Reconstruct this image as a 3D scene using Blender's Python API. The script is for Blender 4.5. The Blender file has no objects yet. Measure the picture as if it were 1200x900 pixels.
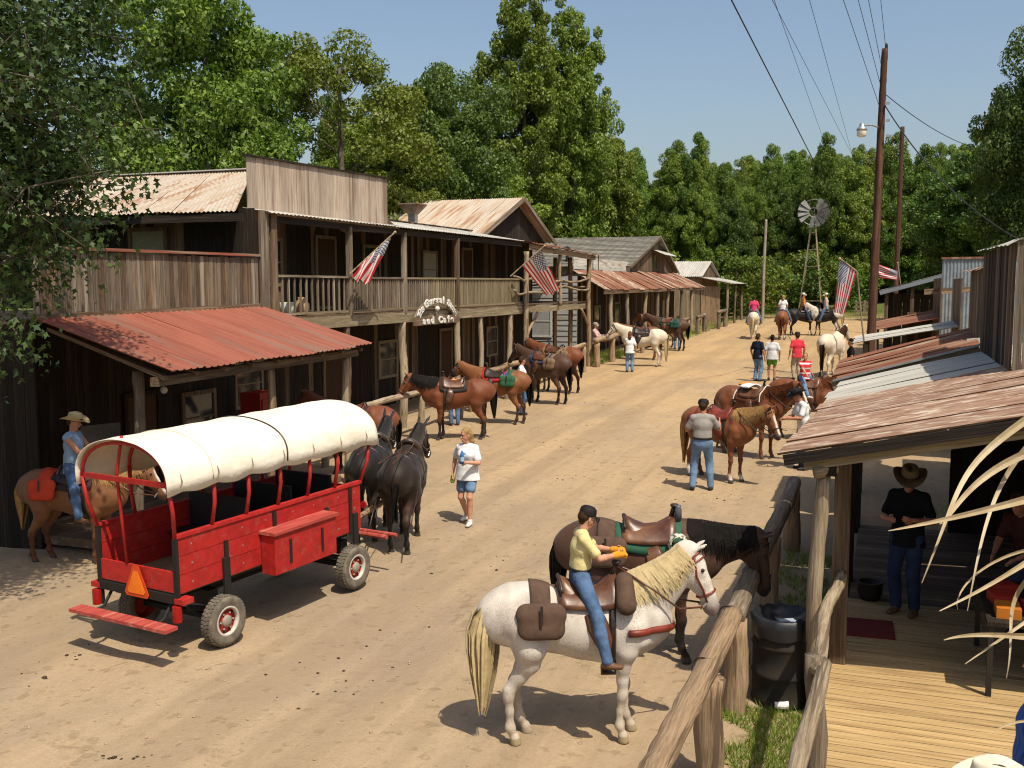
import bpy, math, random
import numpy as np
from mathutils import Matrix, Vector, Quaternion
from mathutils.bvhtree import BVHTree

random.seed(7); RNG = np.random.default_rng(7)
scene = bpy.context.scene
R = math.radians

# ------------------------------------------------------------------ camera
CAM_H = 4.46                      # eye height over the street below the camera
YAW = math.atan(445 / 1200.0)     # street runs along +Y, the camera looks left of it
PITCH = math.atan(117 / 1200.0)
cam_data = bpy.data.cameras.new("camera")
cam_data.sensor_width = 36.0
cam_data.lens = 36.0
cam_data.clip_start = 0.05
cam_data.clip_end = 3000
cam = bpy.data.objects.new("camera", cam_data)
cam.location = (0, 0, CAM_H)
cam.rotation_euler = (R(90) - PITCH, 0, YAW)
scene.collection.objects.link(cam)
scene.camera = cam

# ------------------------------------------------------------------ light
SUN_EL = 60.0
SUN_AZ = math.atan2(-0.646, 0.762)      # horizontal direction towards the sun (x, y)
sd = np.array([math.cos(R(SUN_EL)) * math.cos(SUN_AZ), math.cos(R(SUN_EL)) * math.sin(SUN_AZ), math.sin(R(SUN_EL))])
world = bpy.data.worlds.new("World")
scene.world = world
world.use_nodes = True
nt = world.node_tree
nt.nodes.clear()
sky = nt.nodes.new("ShaderNodeTexSky")
sky.sky_type = 'NISHITA'
sky.sun_disc = False
sky.sun_elevation = R(SUN_EL)
sky.sun_rotation = math.atan2(sd[0], sd[1])
sky.air_density = 1.15
sky.dust_density = 3.4
sky.ozone_density = 1.0
sky.altitude = 200
bg = nt.nodes.new("ShaderNodeBackground")
bg.inputs[1].default_value = 0.128
wo = nt.nodes.new("ShaderNodeOutputWorld")
nt.links.new(sky.outputs[0], bg.inputs[0])
nt.links.new(bg.outputs[0], wo.inputs[0])
sun_data = bpy.data.lights.new("sun", 'SUN')
sun_data.energy = 5.0
sun_data.angle = R(0.53)
sun_data.color = (1.0, 0.91, 0.75)
sun = bpy.data.objects.new("sun", sun_data)
sun.location = (20, -20, 40)
sun.rotation_euler = Vector(sd).to_track_quat('Z', 'Y').to_euler()
scene.collection.objects.link(sun)

scene.view_settings.view_transform = 'Standard'
scene.view_settings.look = 'None'
scene.view_settings.exposure = 0.10
scene.view_settings.gamma = 1.0
scene.view_settings.use_curve_mapping = False
scene.cycles.use_denoising = True
scene.cycles.max_bounces = 6
scene.cycles.diffuse_bounces = 2
scene.cycles.filter_width = 1.15
scene.cycles.transparent_max_bounces = 8

# ------------------------------------------------------------------ measuring helpers
F = 1200.0
_fw = np.array([-math.sin(YAW) * math.cos(PITCH), math.cos(YAW) * math.cos(PITCH), -math.sin(PITCH)])
_rt = np.array([math.cos(YAW), math.sin(YAW), 0.0])
_up = np.cross(_rt, _fw)
_C = np.array([0, 0, CAM_H])
SLOPE = 0.021                     # the street climbs gently away from the camera

def G(x, y):
    """ground height"""
    y0 = np.clip(y, -30, 84)
    far = np.clip(np.asarray(y, float) - 84, 0, 400)
    left = np.clip(-np.asarray(x, float) - 26, 0, 200)
    return SLOPE * y0 + 0.05 * far + 0.03 * left

def _ray(u, v):
    return _fw + _rt * (u - 600) / F + _up * (450 - v) / F

def on_ground(u, v, h=0.0):
    d = _ray(u, v); t = (h - CAM_H) / (d[2] - SLOPE * d[1]); return _C + d * t

def on_x(u, v, x):
    d = _ray(u, v); return _C + d * (x / d[0])

def on_y(u, v, y):
    d = _ray(u, v); return _C + d * (y / d[1])

def at_depth(u, v, dist):
    d = _ray(u, v); return _C + d * dist

# ------------------------------------------------------------------ object helpers
COL = scene.collection
WM = {}                            # world matrix of everything that may be a parent

def link(o, parent=None, world=None):
    world = world if world is not None else Matrix()
    if parent is not None:
        o.parent = parent
        o.matrix_parent_inverse = WM[parent.name].inverted()
    o.matrix_basis = world
    COL.objects.link(o)
    WM[o.name] = world.copy()
    return o

def tag(o, label=None, cat=None, group=None, kind=None):
    if label: o["label"] = label
    if cat: o["category"] = cat
    if group: o["group"] = group
    if kind: o["kind"] = kind
    return o

def thing(name, label, cat, loc=(0, 0, 0), rotz=0.0, group=None, mat=None):
    o = bpy.data.objects.new(name, None)
    o.empty_display_size = 0.3
    m = mat if mat is not None else Matrix.Translation(Vector(loc)) @ Matrix.Rotation(rotz, 4, 'Z')
    link(o, None, m)
    return tag(o, label, cat, group)

def mesh_of(name, V, Fc, smooth=False):
    me = bpy.data.meshes.new(name)
    if isinstance(V, np.ndarray): V = V.tolist()
    if isinstance(Fc, np.ndarray): Fc = Fc.tolist()
    me.from_pydata(V, [], Fc)
    if smooth: me.polygons.foreach_set("use_smooth", [True] * len(me.polygons))
    me.update()
    return me

def quads_mesh(name, V, Q):
    """fast mesh from (n,3) verts and (m,k) faces"""
    me = bpy.data.meshes.new(name)
    n, m, k = len(V), len(Q), Q.shape[1]
    me.vertices.add(n); me.vertices.foreach_set("co", np.ascontiguousarray(V, np.float32).ravel())
    me.loops.add(m * k); me.loops.foreach_set("vertex_index", np.ascontiguousarray(Q, np.int32).ravel())
    me.polygons.add(m)
    me.polygons.foreach_set("loop_start", np.arange(0, m * k, k, dtype=np.int32))
    me.polygons.foreach_set("loop_total", np.full(m, k, np.int32))
    me.update(calc_edges=True)
    return me

def put(name, me, mat, parent=None, world=None, label=None):
    o = bpy.data.objects.new(name, me)
    if mat is not None:
        if len(me.materials) == 0: me.materials.append(mat)
        elif me.materials[0] != mat:
            o.material_slots[0].link = 'OBJECT'; o.material_slots[0].material = mat
    link(o, parent, world)
    if label: o["label"] = label
    return o

def frame(o, x, y, z):
    m = Matrix.Identity(4)
    for i, a in enumerate((x, y, z)):
        for j in range(3): m[j][i] = a[j]
    for j in range(3): m[j][3] = o[j]
    return m

def nrm(v):
    v = np.asarray(v, float); return v / (np.linalg.norm(v) + 1e-12)

class MB:
    """collects simple shapes into one mesh"""
    def __init__(s): s.V = []; s.F = []
    def add(s, V, Fc):
        b = len(s.V); s.V += [tuple(map(float, p)) for p in V]; s.F += [tuple(i + b for i in f) for f in Fc]; return s
    def box(s, c, size, rot=None):
        hx, hy, hz = [a / 2 for a in size]
        P = [Vector((sx * hx, sy * hy, sz * hz)) for sz in (-1, 1) for sy in (-1, 1) for sx in (-1, 1)]
        if rot is not None: P = [rot @ p for p in P]
        return s.add([p + Vector(c) for p in P], [(0, 2, 3, 1), (4, 5, 7, 6), (0, 1, 5, 4), (2, 6, 7, 3), (0, 4, 6, 2), (1, 3, 7, 5)])
    def bar(s, p0, p1, w, t, n=(0, 0, 1)):
        """rectangular bar p0->p1, thickness t along n"""
        p0 = np.array(p0, float); p1 = np.array(p1, float); d = nrm(p1 - p0); n = np.array(n, float)
        n = n - d * (n @ d)
        n = nrm(n) if np.linalg.norm(n) > 1e-6 else nrm(np.cross(d, (0.3, 1, 0.2)))
        b = np.cross(d, n) * w / 2; n = n * t / 2
        return s.add([p0 - b - n, p0 + b - n, p0 + b + n, p0 - b + n, p1 - b - n, p1 + b - n, p1 + b + n, p1 - b + n],
                     [(0, 3, 2, 1), (4, 5, 6, 7), (0, 1, 5, 4), (1, 2, 6, 5), (2, 3, 7, 6), (3, 0, 4, 7)])
    def tube(s, pts, rad, n=8, cap=True, flat=None, ratio=1.0):
        pts = [np.array(p, float) for p in pts]
        if np.isscalar(rad): rad = [rad] * len(pts)
        V = []; prev = None
        for i, p in enumerate(pts):
            d = nrm(pts[min(i + 1, len(pts) - 1)] - pts[max(i - 1, 0)])
            if prev is None:
                a = np.array(flat, float) if flat is not None else (np.array([0, 0, 1.0]) if abs(d[2]) < .9 else np.array([1.0, 0, 0]))
            else: a = prev
            a = a - d * (a @ d); a = nrm(a); b = np.cross(d, a); prev = a
            for k in range(n):
                t = 2 * math.pi * k / n
                V.append(p + (a * math.cos(t) * ratio + b * math.sin(t)) * rad[i])
        Fc = [(i * n + k, i * n + (k + 1) % n, (i + 1) * n + (k + 1) % n, (i + 1) * n + k) for i in range(len(pts) - 1) for k in range(n)]
        if cap: Fc += [tuple(reversed(range(n))), tuple((len(pts) - 1) * n + k for k in range(n))]
        return s.add(V, Fc)
    def lathe(s, prof, n=20, c=(0, 0, 0), axis='z', cap=False):
        V = []
        for r, h in prof:
            for k in range(n):
                t = 2 * math.pi * k / n; x, y = r * math.cos(t), r * math.sin(t)
                p = (x, y, h) if axis == 'z' else ((x, h, y) if axis == 'y' else (h, x, y))
                V.append((p[0] + c[0], p[1] + c[1], p[2] + c[2]))
        m = len(prof)
        Fc = [(i * n + k, i * n + (k + 1) % n, (i + 1) * n + (k + 1) % n, (i + 1) * n + k) for i in range(m - 1) for k in range(n)]
        if axis == 'y': Fc = [tuple(reversed(f)) for f in Fc]
        if cap: Fc += [tuple(reversed(range(n))), tuple((m - 1) * n + k for k in range(n))]
        return s.add(V, Fc)
    def grid(s, fn, nu, nv, thick=None):
        """fn(u,v)->point; thick=vector fn or None"""
        V = [fn(i / nu, j / nv) for i in range(nu + 1) for j in range(nv + 1)]
        w = nv + 1
        Fc = [(i * w + j, (i + 1) * w + j, (i + 1) * w + j + 1, i * w + j + 1) for i in range(nu) for j in range(nv)]
        return s.add(V, Fc)
    def build(s, name, mat, parent=None, world=None, smooth=False, label=None):
        return put(name, mesh_of(name, s.V, s.F, smooth), mat, parent, world, label)

_bc = {}
def board_mesh(w, t, l):
    k = (round(w, 3), round(t, 3), round(l, 2))
    if k not in _bc:
        mb = MB().box((0, 0, k[2] / 2), k)
        me = mesh_of("board", mb.V, mb.F)
        _bc[k] = me
    return _bc[k]

def board(name, parent, p0, p1, w, t, n, mat, label=None):
    """one plank with its length along local Z, its face along n"""
    p0 = np.array(p0, float); p1 = np.array(p1, float); d = p1 - p0; l = np.linalg.norm(d); d = d / l
    n = np.array(n, float); n = nrm(n - d * (n @ d)); x = np.cross(n, d)
    return put(name, board_mesh(w, t, l), mat, parent, frame(p0, x, n, d), label)

_lc = {}
def log(name, parent, p0, p1, r, mat, bend=0.0, seed=0, r1=None, label=None, n=9):
    """a peeled log with a slightly crooked axis, length along local Z"""
    p0 = np.array(p0, float); p1 = np.array(p1, float); d = p1 - p0; l = np.linalg.norm(d); d = d / l
    key = (round(r, 3), round(l, 2), bend, seed, r1, n)
    if key not in _lc:
        rr = random.Random(seed); m = max(6, int(l / .16))
        ph1, ph2 = rr.uniform(0, 6), rr.uniform(0, 6)
        pts = []; rad = []
        for i in range(m + 1):
            t = i / m; e = math.sin(math.pi * t)
            pts.append((bend * e * math.sin(3.1 * t + ph1), bend * e * math.sin(4.3 * t + ph2), l * t))
            q = r + ((r1 if r1 else r) - r) * t
            rad.append(q * (1 + rr.uniform(-.07, .07)))
        mb = MB().tube(pts, rad, n)
        for ki in range(rr.randint(2, 5)):                      # knots and flats
            c0 = rr.randrange(len(mb.V)); cv = np.array(mb.V[c0])
            for vi, v_ in enumerate(mb.V):
                dd = np.linalg.norm(np.array(v_) - cv)
                if dd < .16: ax = np.array(pts[min(m, vi // n)]); q_ = np.array(v_) - ax; mb.V[vi] = tuple(ax + q_ * (1 + .13 * (1 - dd / .16)))
        mb.V = [tuple(np.array(pts[min(m, vi // n)]) + (np.array(v_) - np.array(pts[min(m, vi // n)])) * (1 + .05 * math.sin(vi % n * 2.3 + ph1) + rr.uniform(-.025, .025))) for vi, v_ in enumerate(mb.V)]
        _lc[key] = mesh_of("log", mb.V, mb.F, True)
    a = np.array([0, 0, 1.0]) if abs(d[2]) < .9 else np.array([1.0, 0, 0])
    a = nrm(a - d * (a @ d)); b = np.cross(d, a)
    return put(name, _lc[key], mat, parent, frame(p0, a, b, d), label)

# ------------------------------------------------------------------ materials
def _n(nt, t, x=0, **kw):
    n = nt.nodes.new(t)
    for k, v in kw.items(): setattr(n, k, v)
    return n

def math_node(nt, op, a, b=None):
    n = nt.nodes.new("ShaderNodeMath"); n.operation = op
    for i, q in enumerate((a, b)):
        if q is None: continue
        if isinstance(q, (int, float)): n.inputs[i].default_value = q
        else: nt.links.new(q, n.inputs[i])
    return n.outputs[0]

def mix_col(nt, f, a, b, blend='MIX'):
    n = nt.nodes.new("ShaderNodeMix"); n.data_type = 'RGBA'; n.blend_type = blend
    for i, q in ((0, f), (6, a), (7, b)):
        if isinstance(q, (int, float)): n.inputs[i].default_value = q
        elif isinstance(q, (tuple, list)): n.inputs[i].default_value = (*q[:3], 1)
        else: nt.links.new(q, n.inputs[i])
    return n.outputs[2]

def noise(nt, vec, scale, detail=4, rough=.55, lo=.35, hi=.65):
    n = nt.nodes.new("ShaderNodeTexNoise"); n.inputs['Scale'].default_value = scale
    n.inputs['Detail'].default_value = detail; n.inputs['Roughness'].default_value = rough
    nt.links.new(vec, n.inputs['Vector'])
    m = nt.nodes.new("ShaderNodeMapRange"); m.inputs[1].default_value = lo; m.inputs[2].default_value = hi
    m.interpolation_type = 'SMOOTHSTEP'
    nt.links.new(n.outputs[0], m.inputs[0])
    return m.outputs[0], n.outputs[0]

def coords(nt, scale=(1, 1, 1), rand=True, kind='Object'):
    tc = nt.nodes.new("ShaderNodeTexCoord"); mp = nt.nodes.new("ShaderNodeMapping")
    mp.inputs['Scale'].default_value = scale
    nt.links.new(tc.outputs[kind], mp.inputs['Vector'])
    if rand:
        oi = nt.nodes.new("ShaderNodeObjectInfo"); cb = nt.nodes.new("ShaderNodeCombineXYZ")
        for i, k in enumerate((91.7, 57.3, 33.1)):
            nt.links.new(math_node(nt, 'MULTIPLY', oi.outputs['Random'], k), cb.inputs[i])
        nt.links.new(cb.outputs[0], mp.inputs['Location'])
    return mp.outputs[0]

_mats = {}
def M(name, c1, c2=None, c3=None, scale=(1, 1, 1), ns=3.0, ns2=1.0, rough=.85, bump=0.0, bs=None, rnd=0.0, metal=0.0, spec=.3,
      lo=.35, hi=.65, lo2=.5, hi2=.68, dist=.02, sheen=0.0, coat=0.0):
    """noise of c1/c2 with stains of c3, a per-object brightness spread and fine bump"""
    if name in _mats: return _mats[name]
    m = bpy.data.materials.new(name); m.use_nodes = True; nt = m.node_tree
    b = nt.nodes["Principled BSDF"]
    b.inputs['Roughness'].default_value = rough; b.inputs['Metallic'].default_value = metal
    b.inputs['Specular IOR Level'].default_value = spec
    if sheen: b.inputs['Sheen Weight'].default_value = sheen
    if coat: b.inputs['Coat Weight'].default_value = coat; b.inputs['Coat Roughness'].default_value = .15
    c2 = c2 or tuple(x * .75 for x in c1)
    vec = coords(nt, scale)
    f, raw = noise(nt, vec, ns, 5, .6, lo, hi)
    col = mix_col(nt, f, c1, c2)
    if c3:
        f2, _ = noise(nt, vec, ns2, 3, .6, lo2, hi2)
        col = mix_col(nt, f2, col, c3)
    if rnd:
        oi = nt.nodes.new("ShaderNodeObjectInfo")
        mr = nt.nodes.new("ShaderNodeMapRange"); mr.inputs[3].default_value = 1 - rnd; mr.inputs[4].default_value = 1 + rnd
        nt.links.new(oi.outputs['Random'], mr.inputs[0])
        hs = nt.nodes.new("ShaderNodeHueSaturation"); nt.links.new(mr.outputs[0], hs.inputs['Value'])
        nt.links.new(col, hs.inputs['Color']); col = hs.outputs[0]
    nt.links.new(col, b.inputs['Base Color'])
    if bump:
        if bs: _, raw = noise(nt, coords(nt, scale), bs, 4)
        bp = nt.nodes.new("ShaderNodeBump"); bp.inputs['Strength'].default_value = bump; bp.inputs['Distance'].default_value = dist
        nt.links.new(raw, bp.inputs['Height']); nt.links.new(bp.outputs[0], b.inputs['Normal'])
    _mats[name] = m
    return m

GR = (22, 22, 1.1)     # wood grain runs along local Z
W_GREY = M("wood_grey_weathered", (.205, .158, .11), (.105, .078, .052), (.28, .23, .175), GR, 2.2, .5, bump=.5, rnd=.28)
W_BROWN = M("wood_brown_weathered", (.155, .10, .06), (.08, .05, .03), (.21, .15, .095), GR, 2.2, .5, bump=.5, rnd=.3)
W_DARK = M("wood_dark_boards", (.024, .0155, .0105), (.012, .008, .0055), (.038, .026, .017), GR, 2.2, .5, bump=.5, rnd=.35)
W_LIGHT = M("wood_pale_peeled", (.36, .285, .19), (.22, .165, .105), (.13, .092, .06), (20, 20, 1.0), 2.6, .55, bump=.8, rnd=.15, lo2=.54, hi2=.62)
W_LOG = M("wood_log_tan", (.34, .235, .14), (.22, .145, .085), (.12, .08, .05), (20, 20, 1.0), 2.6, .55, bump=.8, rnd=.12, lo2=.55, hi2=.62)
W_DECK = M("wood_deck_yellow", (.47, .325, .155), (.35, .23, .10), (.28, .18, .08), GR, 2.2, .6, bump=.35, rnd=.14)
W_OLIVE = M("wood_trim_olive", (.24, .19, .115), (.16, .12, .07), (.30, .25, .17), GR, 2.2, .5, bump=.4, rnd=.15)
W_FRONT = M("wood_front_silver", (.44, .355, .28), (.33, .25, .19), (.22, .155, .11), (9, 9, .8), 2.4, .5, bump=.4, rnd=.16)
W_PAINT = M("wood_old_white_paint", (.62, .60, .54), (.5, .47, .40), (.27, .21, .15), (8, 8, 1), 2.4, .7, bump=.3, rnd=.1)
RS = (1.6, .25, 1.6)   # rust streaks run down the slope, local Y
RUST = M("roof_rust_streaked", (.22, .090, .048), (.145, .056, .032), (.32, .215, .145), RS, 2.6, 1.1, rough=.75, bump=.2, rnd=.14)
RUST2 = M("roof_rust_pale", (.42, .375, .315), (.37, .29, .21), (.29, .165, .095), (3.2, .25, 3.2), 2.2, 1.3, rough=.75, bump=.2, rnd=.05, lo2=.5, hi2=.64)
RUST3 = M("roof_brown_weathered", (.30, .195, .135), (.19, .10, .065), (.44, .36, .28), (5, 1.1, 5), 2.6, 2.2, rough=.85, bump=.5, rnd=.09, lo2=.5, hi2=.66)
GALV = M("roof_galvanised", (.44, .42, .375), (.35, .335, .30), (.32, .24, .17), RS, 2.2, .9, rough=.75, metal=0, bump=.15, rnd=.06, lo2=.62, hi2=.8)
RED_ROOF = M("roof_red_painted", (.255, .080, .049), (.21, .062, .039), (.19, .10, .07), (2, .3, 2), 2.4, 1.0, rough=.6, bump=.12, rnd=.07)
SHINGLE = M("roof_shingle_grey", (.20, .185, .155), (.14, .13, .11), (.26, .24, .20), (1, 1, 1), 9, 1.2, bump=.5)
BLUEMET = M("metal_blue_grey", (.23, .26, .29), (.17, .195, .22), (.24, .17, .12), (1.5, 1.5, .3), 2, 1, rough=.5, metal=.2, rnd=.06, lo2=.6, hi2=.78)
POLE = M("pole_creosote", (.085, .036, .021), (.048, .022, .014), (.125, .06, .034), (14, 14, .5), 2, .7, bump=.3)
POLE_GREY = M("pole_grey", (.34, .29, .23), (.24, .2, .155), None, (14, 14, .5), 2, .7, bump=.3)
BLACK = M("black_iron", (.015, .014, .013), (.025, .02, .017), rough=.5, ns=8)
DARKVOID = M("dark_interior", (.02, .016, .013), (.012, .01, .008), ns=3)
GLASS = M("window_glass_dark", (.03, .035, .04), (.02, .022, .025), rough=.08, spec=.6)
WIRE = M("cable_black", (.02, .02, .022), (.03, .03, .03), rough=.5)
STEEL = M("galvanised_steel", (.45, .45, .44), (.36, .36, .35), rough=.4, metal=.7, ns=6)
# ------------------------------------------------------------------ ground
def vnoise(x, y, seed=0):
    x = np.asarray(x, float); y = np.asarray(y, float)
    xi = np.floor(x).astype(np.int64); yi = np.floor(y).astype(np.int64); fx = x - xi; fy = y - yi
    fx = fx * fx * (3 - 2 * fx); fy = fy * fy * (3 - 2 * fy)
    def h(a, b):
        n = (a * 374761393 + b * 668265263 + seed * 982451653) & 0x7fffffff
        n = ((n ^ (n >> 13)) * 1274126177) & 0x7fffffff
        return ((n ^ (n >> 16)) & 0xffff) / 65535.0
    return (h(xi, yi) * (1 - fx) + h(xi + 1, yi) * fx) * (1 - fy) + (h(xi, yi + 1) * (1 - fx) + h(xi + 1, yi + 1) * fx) * fy

def ground_z(x, y):
    """street surface with ruts and hoof churn, for placing feet and tufts"""
    z = G(x, y)
    near = np.clip((70 - np.asarray(y, float)) / 40, 0, 1)
    z = z + near * ((vnoise(x * .5, y * .35, 1) - .5) * .05 + (vnoise(x * 2.3, y * 2.0, 2) - .5) * .022 + (vnoise(x * 6, y * 6, 3) - .5) * .013)
    rut = np.sin((np.asarray(x, float) + .25 * np.sin(np.asarray(y, float) * .09)) * 2.4)
    return z + near * (.010 * rut + .012 * np.sin((np.asarray(x, float) + .9 * np.sin(np.asarray(y, float) * .05)) * 4.1))

xs = np.concatenate([np.linspace(-320, -40, 15), np.linspace(-34, -15, 16), np.arange(-14, 3.2, .14), np.linspace(4, 40, 16), np.linspace(60, 320, 12)])
ys = np.concatenate([np.linspace(-60, 4, 14), np.arange(5, 34, .14), np.arange(34, 90, .5), np.linspace(92, 500, 36)])
gx_, gy_ = np.meshgrid(xs, ys, indexing='ij')
gzv = ground_z(gx_, gy_)
Vg = np.stack([gx_, gy_, gzv], -1).reshape(-1, 3)
ny = len(ys)
ii, jj = np.meshgrid(np.arange(len(xs) - 1), np.arange(ny - 1), indexing='ij')
Qg = np.stack([ii * ny + jj, (ii + 1) * ny + jj, (ii + 1) * ny + jj + 1, ii * ny + jj + 1], -1).reshape(-1, 4)
gm = bpy.data.materials.new("ground_dirt"); gm.use_nodes = True; nt = gm.node_tree
b = nt.nodes["Principled BSDF"]; b.inputs['Roughness'].default_value = .95; b.inputs['Specular IOR Level'].default_value = .1
vec = coords(nt, (1, 1, 1), False)
vst = coords(nt, (1, .3, 1), False)
f1, _ = noise(nt, vec, .22, 4, .6, .38, .62)
f2, _ = noise(nt, vst, 1.1, 5, .65, .4, .66)
f3, r3 = noise(nt, vec, 9, 6, .7, .45, .75)
f4, _ = noise(nt, vec, 2.6, 6, .72, .56, .70)
f5, r5 = noise(nt, vec, 42, 3, .6, .3, .7)
col = mix_col(nt, f1, (.43, .308, .180), (.335, .255, .168))
col = mix_col(nt, math_node(nt, 'MULTIPLY', f2, .6), col, (.48, .345, .195))
col = mix_col(nt, math_node(nt, 'MULTIPLY', f4, .55), col, (.20, .138, .074))
col = mix_col(nt, math_node(nt, 'MULTIPLY', f3, .35), col, (.24, .165, .088))
col = mix_col(nt, math_node(nt, 'MULTIPLY', f5, .30), col, (.25, .17, .095))
vtr = coords(nt, (1.5, .035, 1), False); f7, _ = noise(nt, vtr, 1.0, 4, .6, .42, .62)
col = mix_col(nt, math_node(nt, 'MULTIPLY', f7, .5), col, (.27, .195, .115))
f6, r6 = noise(nt, vec, 5.5, 3, .5, .60, .68)
col = mix_col(nt, math_node(nt, 'MULTIPLY', f6, .5), col, (.235, .165, .09))
sxy = nt.nodes.new("ShaderNodeSeparateXYZ"); tcy = nt.nodes.new("ShaderNodeTexCoord"); nt.links.new(tcy.outputs['Object'], sxy.inputs[0])
mry = nt.nodes.new("ShaderNodeMapRange"); mry.inputs[1].default_value = 12; mry.inputs[2].default_value = 48; nt.links.new(sxy.outputs[1], mry.inputs[0])
col = mix_col(nt, 1.0, col, mix_col(nt, mry.outputs[0], (.90, .92, .99), (1.05, .99, .88)), 'MULTIPLY')   # paler clay soil nearby, redder soil up the street
# grassy verges away from the worn street
sx = nt.nodes.new("ShaderNodeSeparateXYZ"); tcg = nt.nodes.new("ShaderNodeTexCoord"); nt.links.new(tcg.outputs['Object'], sx.inputs[0])
def mr(out, a, c):
    n = nt.nodes.new("ShaderNodeMapRange"); n.inputs[1].default_value = a; n.inputs[2].default_value = c; nt.links.new(out, n.inputs[0]); return n.outputs[0]
e1 = mr(sx.outputs[0], -17, -20); e2 = mr(sx.outputs[0], 5, 9); e3 = mr(sx.outputs[1], 84, 92)
ge = math_node(nt, 'MAXIMUM', math_node(nt, 'MAXIMUM', e1, e2), e3)
col = mix_col(nt, ge, col, mix_col(nt, f3, (.09, .115, .03), (.13, .12, .045)))
nt.links.new(col, b.inputs['Base Color'])
bp = nt.nodes.new("ShaderNodeBump"); bp.inputs['Strength'].default_value = .55; bp.inputs['Distance'].default_value = .03
hsum = math_node(nt, 'SUBTRACT', math_node(nt, 'ADD', r3, math_node(nt, 'MULTIPLY', r5, .5)), math_node(nt, 'MULTIPLY', f6, .4))
nt.links.new(hsum, bp.inputs['Height']); nt.links.new(bp.outputs[0], b.inputs['Normal'])
gme = quads_mesh("ground", Vg, Qg); gme.polygons.foreach_set("use_smooth", np.ones(len(Qg), bool))
tag(put("ground", gme, gm), "tan dirt street churned by hooves and wheels", kind="structure")

# ------------------------------------------------------------------ foliage
def leaf_mat(name, c1, c2, c3, tr=.35):
    m = bpy.data.materials.new(name); m.use_nodes = True; nt = m.node_tree; nt.nodes.clear()
    out = nt.nodes.new("ShaderNodeOutputMaterial"); ge = nt.nodes.new("ShaderNodeNewGeometry")
    rp = nt.nodes.new("ShaderNodeValToRGB"); e = rp.color_ramp.elements
    e[0].position = 0; e[0].color = (*c1, 1); e[1].position = 1; e[1].color = (*c3, 1)
    k = e.new(.55); k.color = (*c2, 1)
    oi = nt.nodes.new("ShaderNodeObjectInfo")
    nt.links.new(ge.outputs['Random Per Island'], rp.inputs[0])
    hs = nt.nodes.new("ShaderNodeHueSaturation"); nt.links.new(rp.outputs[0], hs.inputs['Color'])
    mrn = nt.nodes.new("ShaderNodeMapRange"); mrn.inputs[3].default_value = .78; mrn.inputs[4].default_value = 1.2
    nt.links.new(oi.outputs['Random'], mrn.inputs[0]); nt.links.new(mrn.outputs[0], hs.inputs['Value'])
    mh = nt.nodes.new("ShaderNodeMapRange"); mh.inputs[3].default_value = .485; mh.inputs[4].default_value = .512
    rr = math_node(nt, 'FRACT', math_node(nt, 'MULTIPLY', oi.outputs['Random'], 7.31))
    nt.links.new(rr, mh.inputs[0]); nt.links.new(mh.outputs[0], hs.inputs['Hue'])
    d = nt.nodes.new("ShaderNodeBsdfPrincipled"); d.inputs['Roughness'].default_value = .5; d.inputs['Specular IOR Level'].default_value = .35
    t = nt.nodes.new("ShaderNodeBsdfTranslucent"); mx = nt.nodes.new("ShaderNodeMixShader"); mx.inputs[0].default_value = tr
    nt.links.new(hs.outputs[0], d.inputs['Base Color']); nt.links.new(mix_col(nt, 1.0, hs.outputs[0], (1.0, 1.15, .5), 'MULTIPLY'), t.inputs[0])
    nt.links.new(d.outputs[0], mx.inputs[1]); nt.links.new(t.outputs[0], mx.inputs[2]); nt.links.new(mx.outputs[0], out.inputs[0])
    return m
LEAF = leaf_mat("leaves_green", (.070, .127, .016), (.115, .19, .027), (.205, .28, .045))
LEAF_Y = leaf_mat("leaves_yellow_green", (.105, .155, .018), (.172, .228, .031), (.28, .32, .058))
LEAF_D = leaf_mat("leaves_dark_green", (.055, .10, .018), (.088, .148, .028), (.15, .21, .04), .3)
NEEDLE = leaf_mat("needles_pine", (.028, .052, .018), (.042, .072, .024), (.07, .10, .032), .15)
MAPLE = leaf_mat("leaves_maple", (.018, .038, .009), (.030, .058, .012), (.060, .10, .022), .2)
BARK = M("bark", (.13, .10, .075), (.075, .056, .04), (.19, .16, .125), (6, 6, 1), 3, 1, bump=.6)

def leaves(rng, C, N, size, lo=.6, hi=1.35, up=.35, asp=.55):
    """diamond leaves at centres C with rough normals N"""
    n = len(C)
    nn = N + rng.normal(0, .75, (n, 3)) + np.array([0, 0, up]); nn /= np.linalg.norm(nn, axis=1)[:, None] + 1e-9
    t = rng.normal(0, 1, (n, 3)); t -= nn * (t * nn).sum(1)[:, None]; t /= np.linalg.norm(t, axis=1)[:, None] + 1e-9
    bb = np.cross(nn, t); s = (size * rng.uniform(lo, hi, n))[:, None]
    droop = nn * s * .18
    V = np.stack([C - t * s, C - bb * s * asp + droop, C + t * s, C + bb * s * asp + droop], 1).reshape(-1, 3)
    Q = np.arange(n * 4).reshape(-1, 4)
    return V, Q

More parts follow.
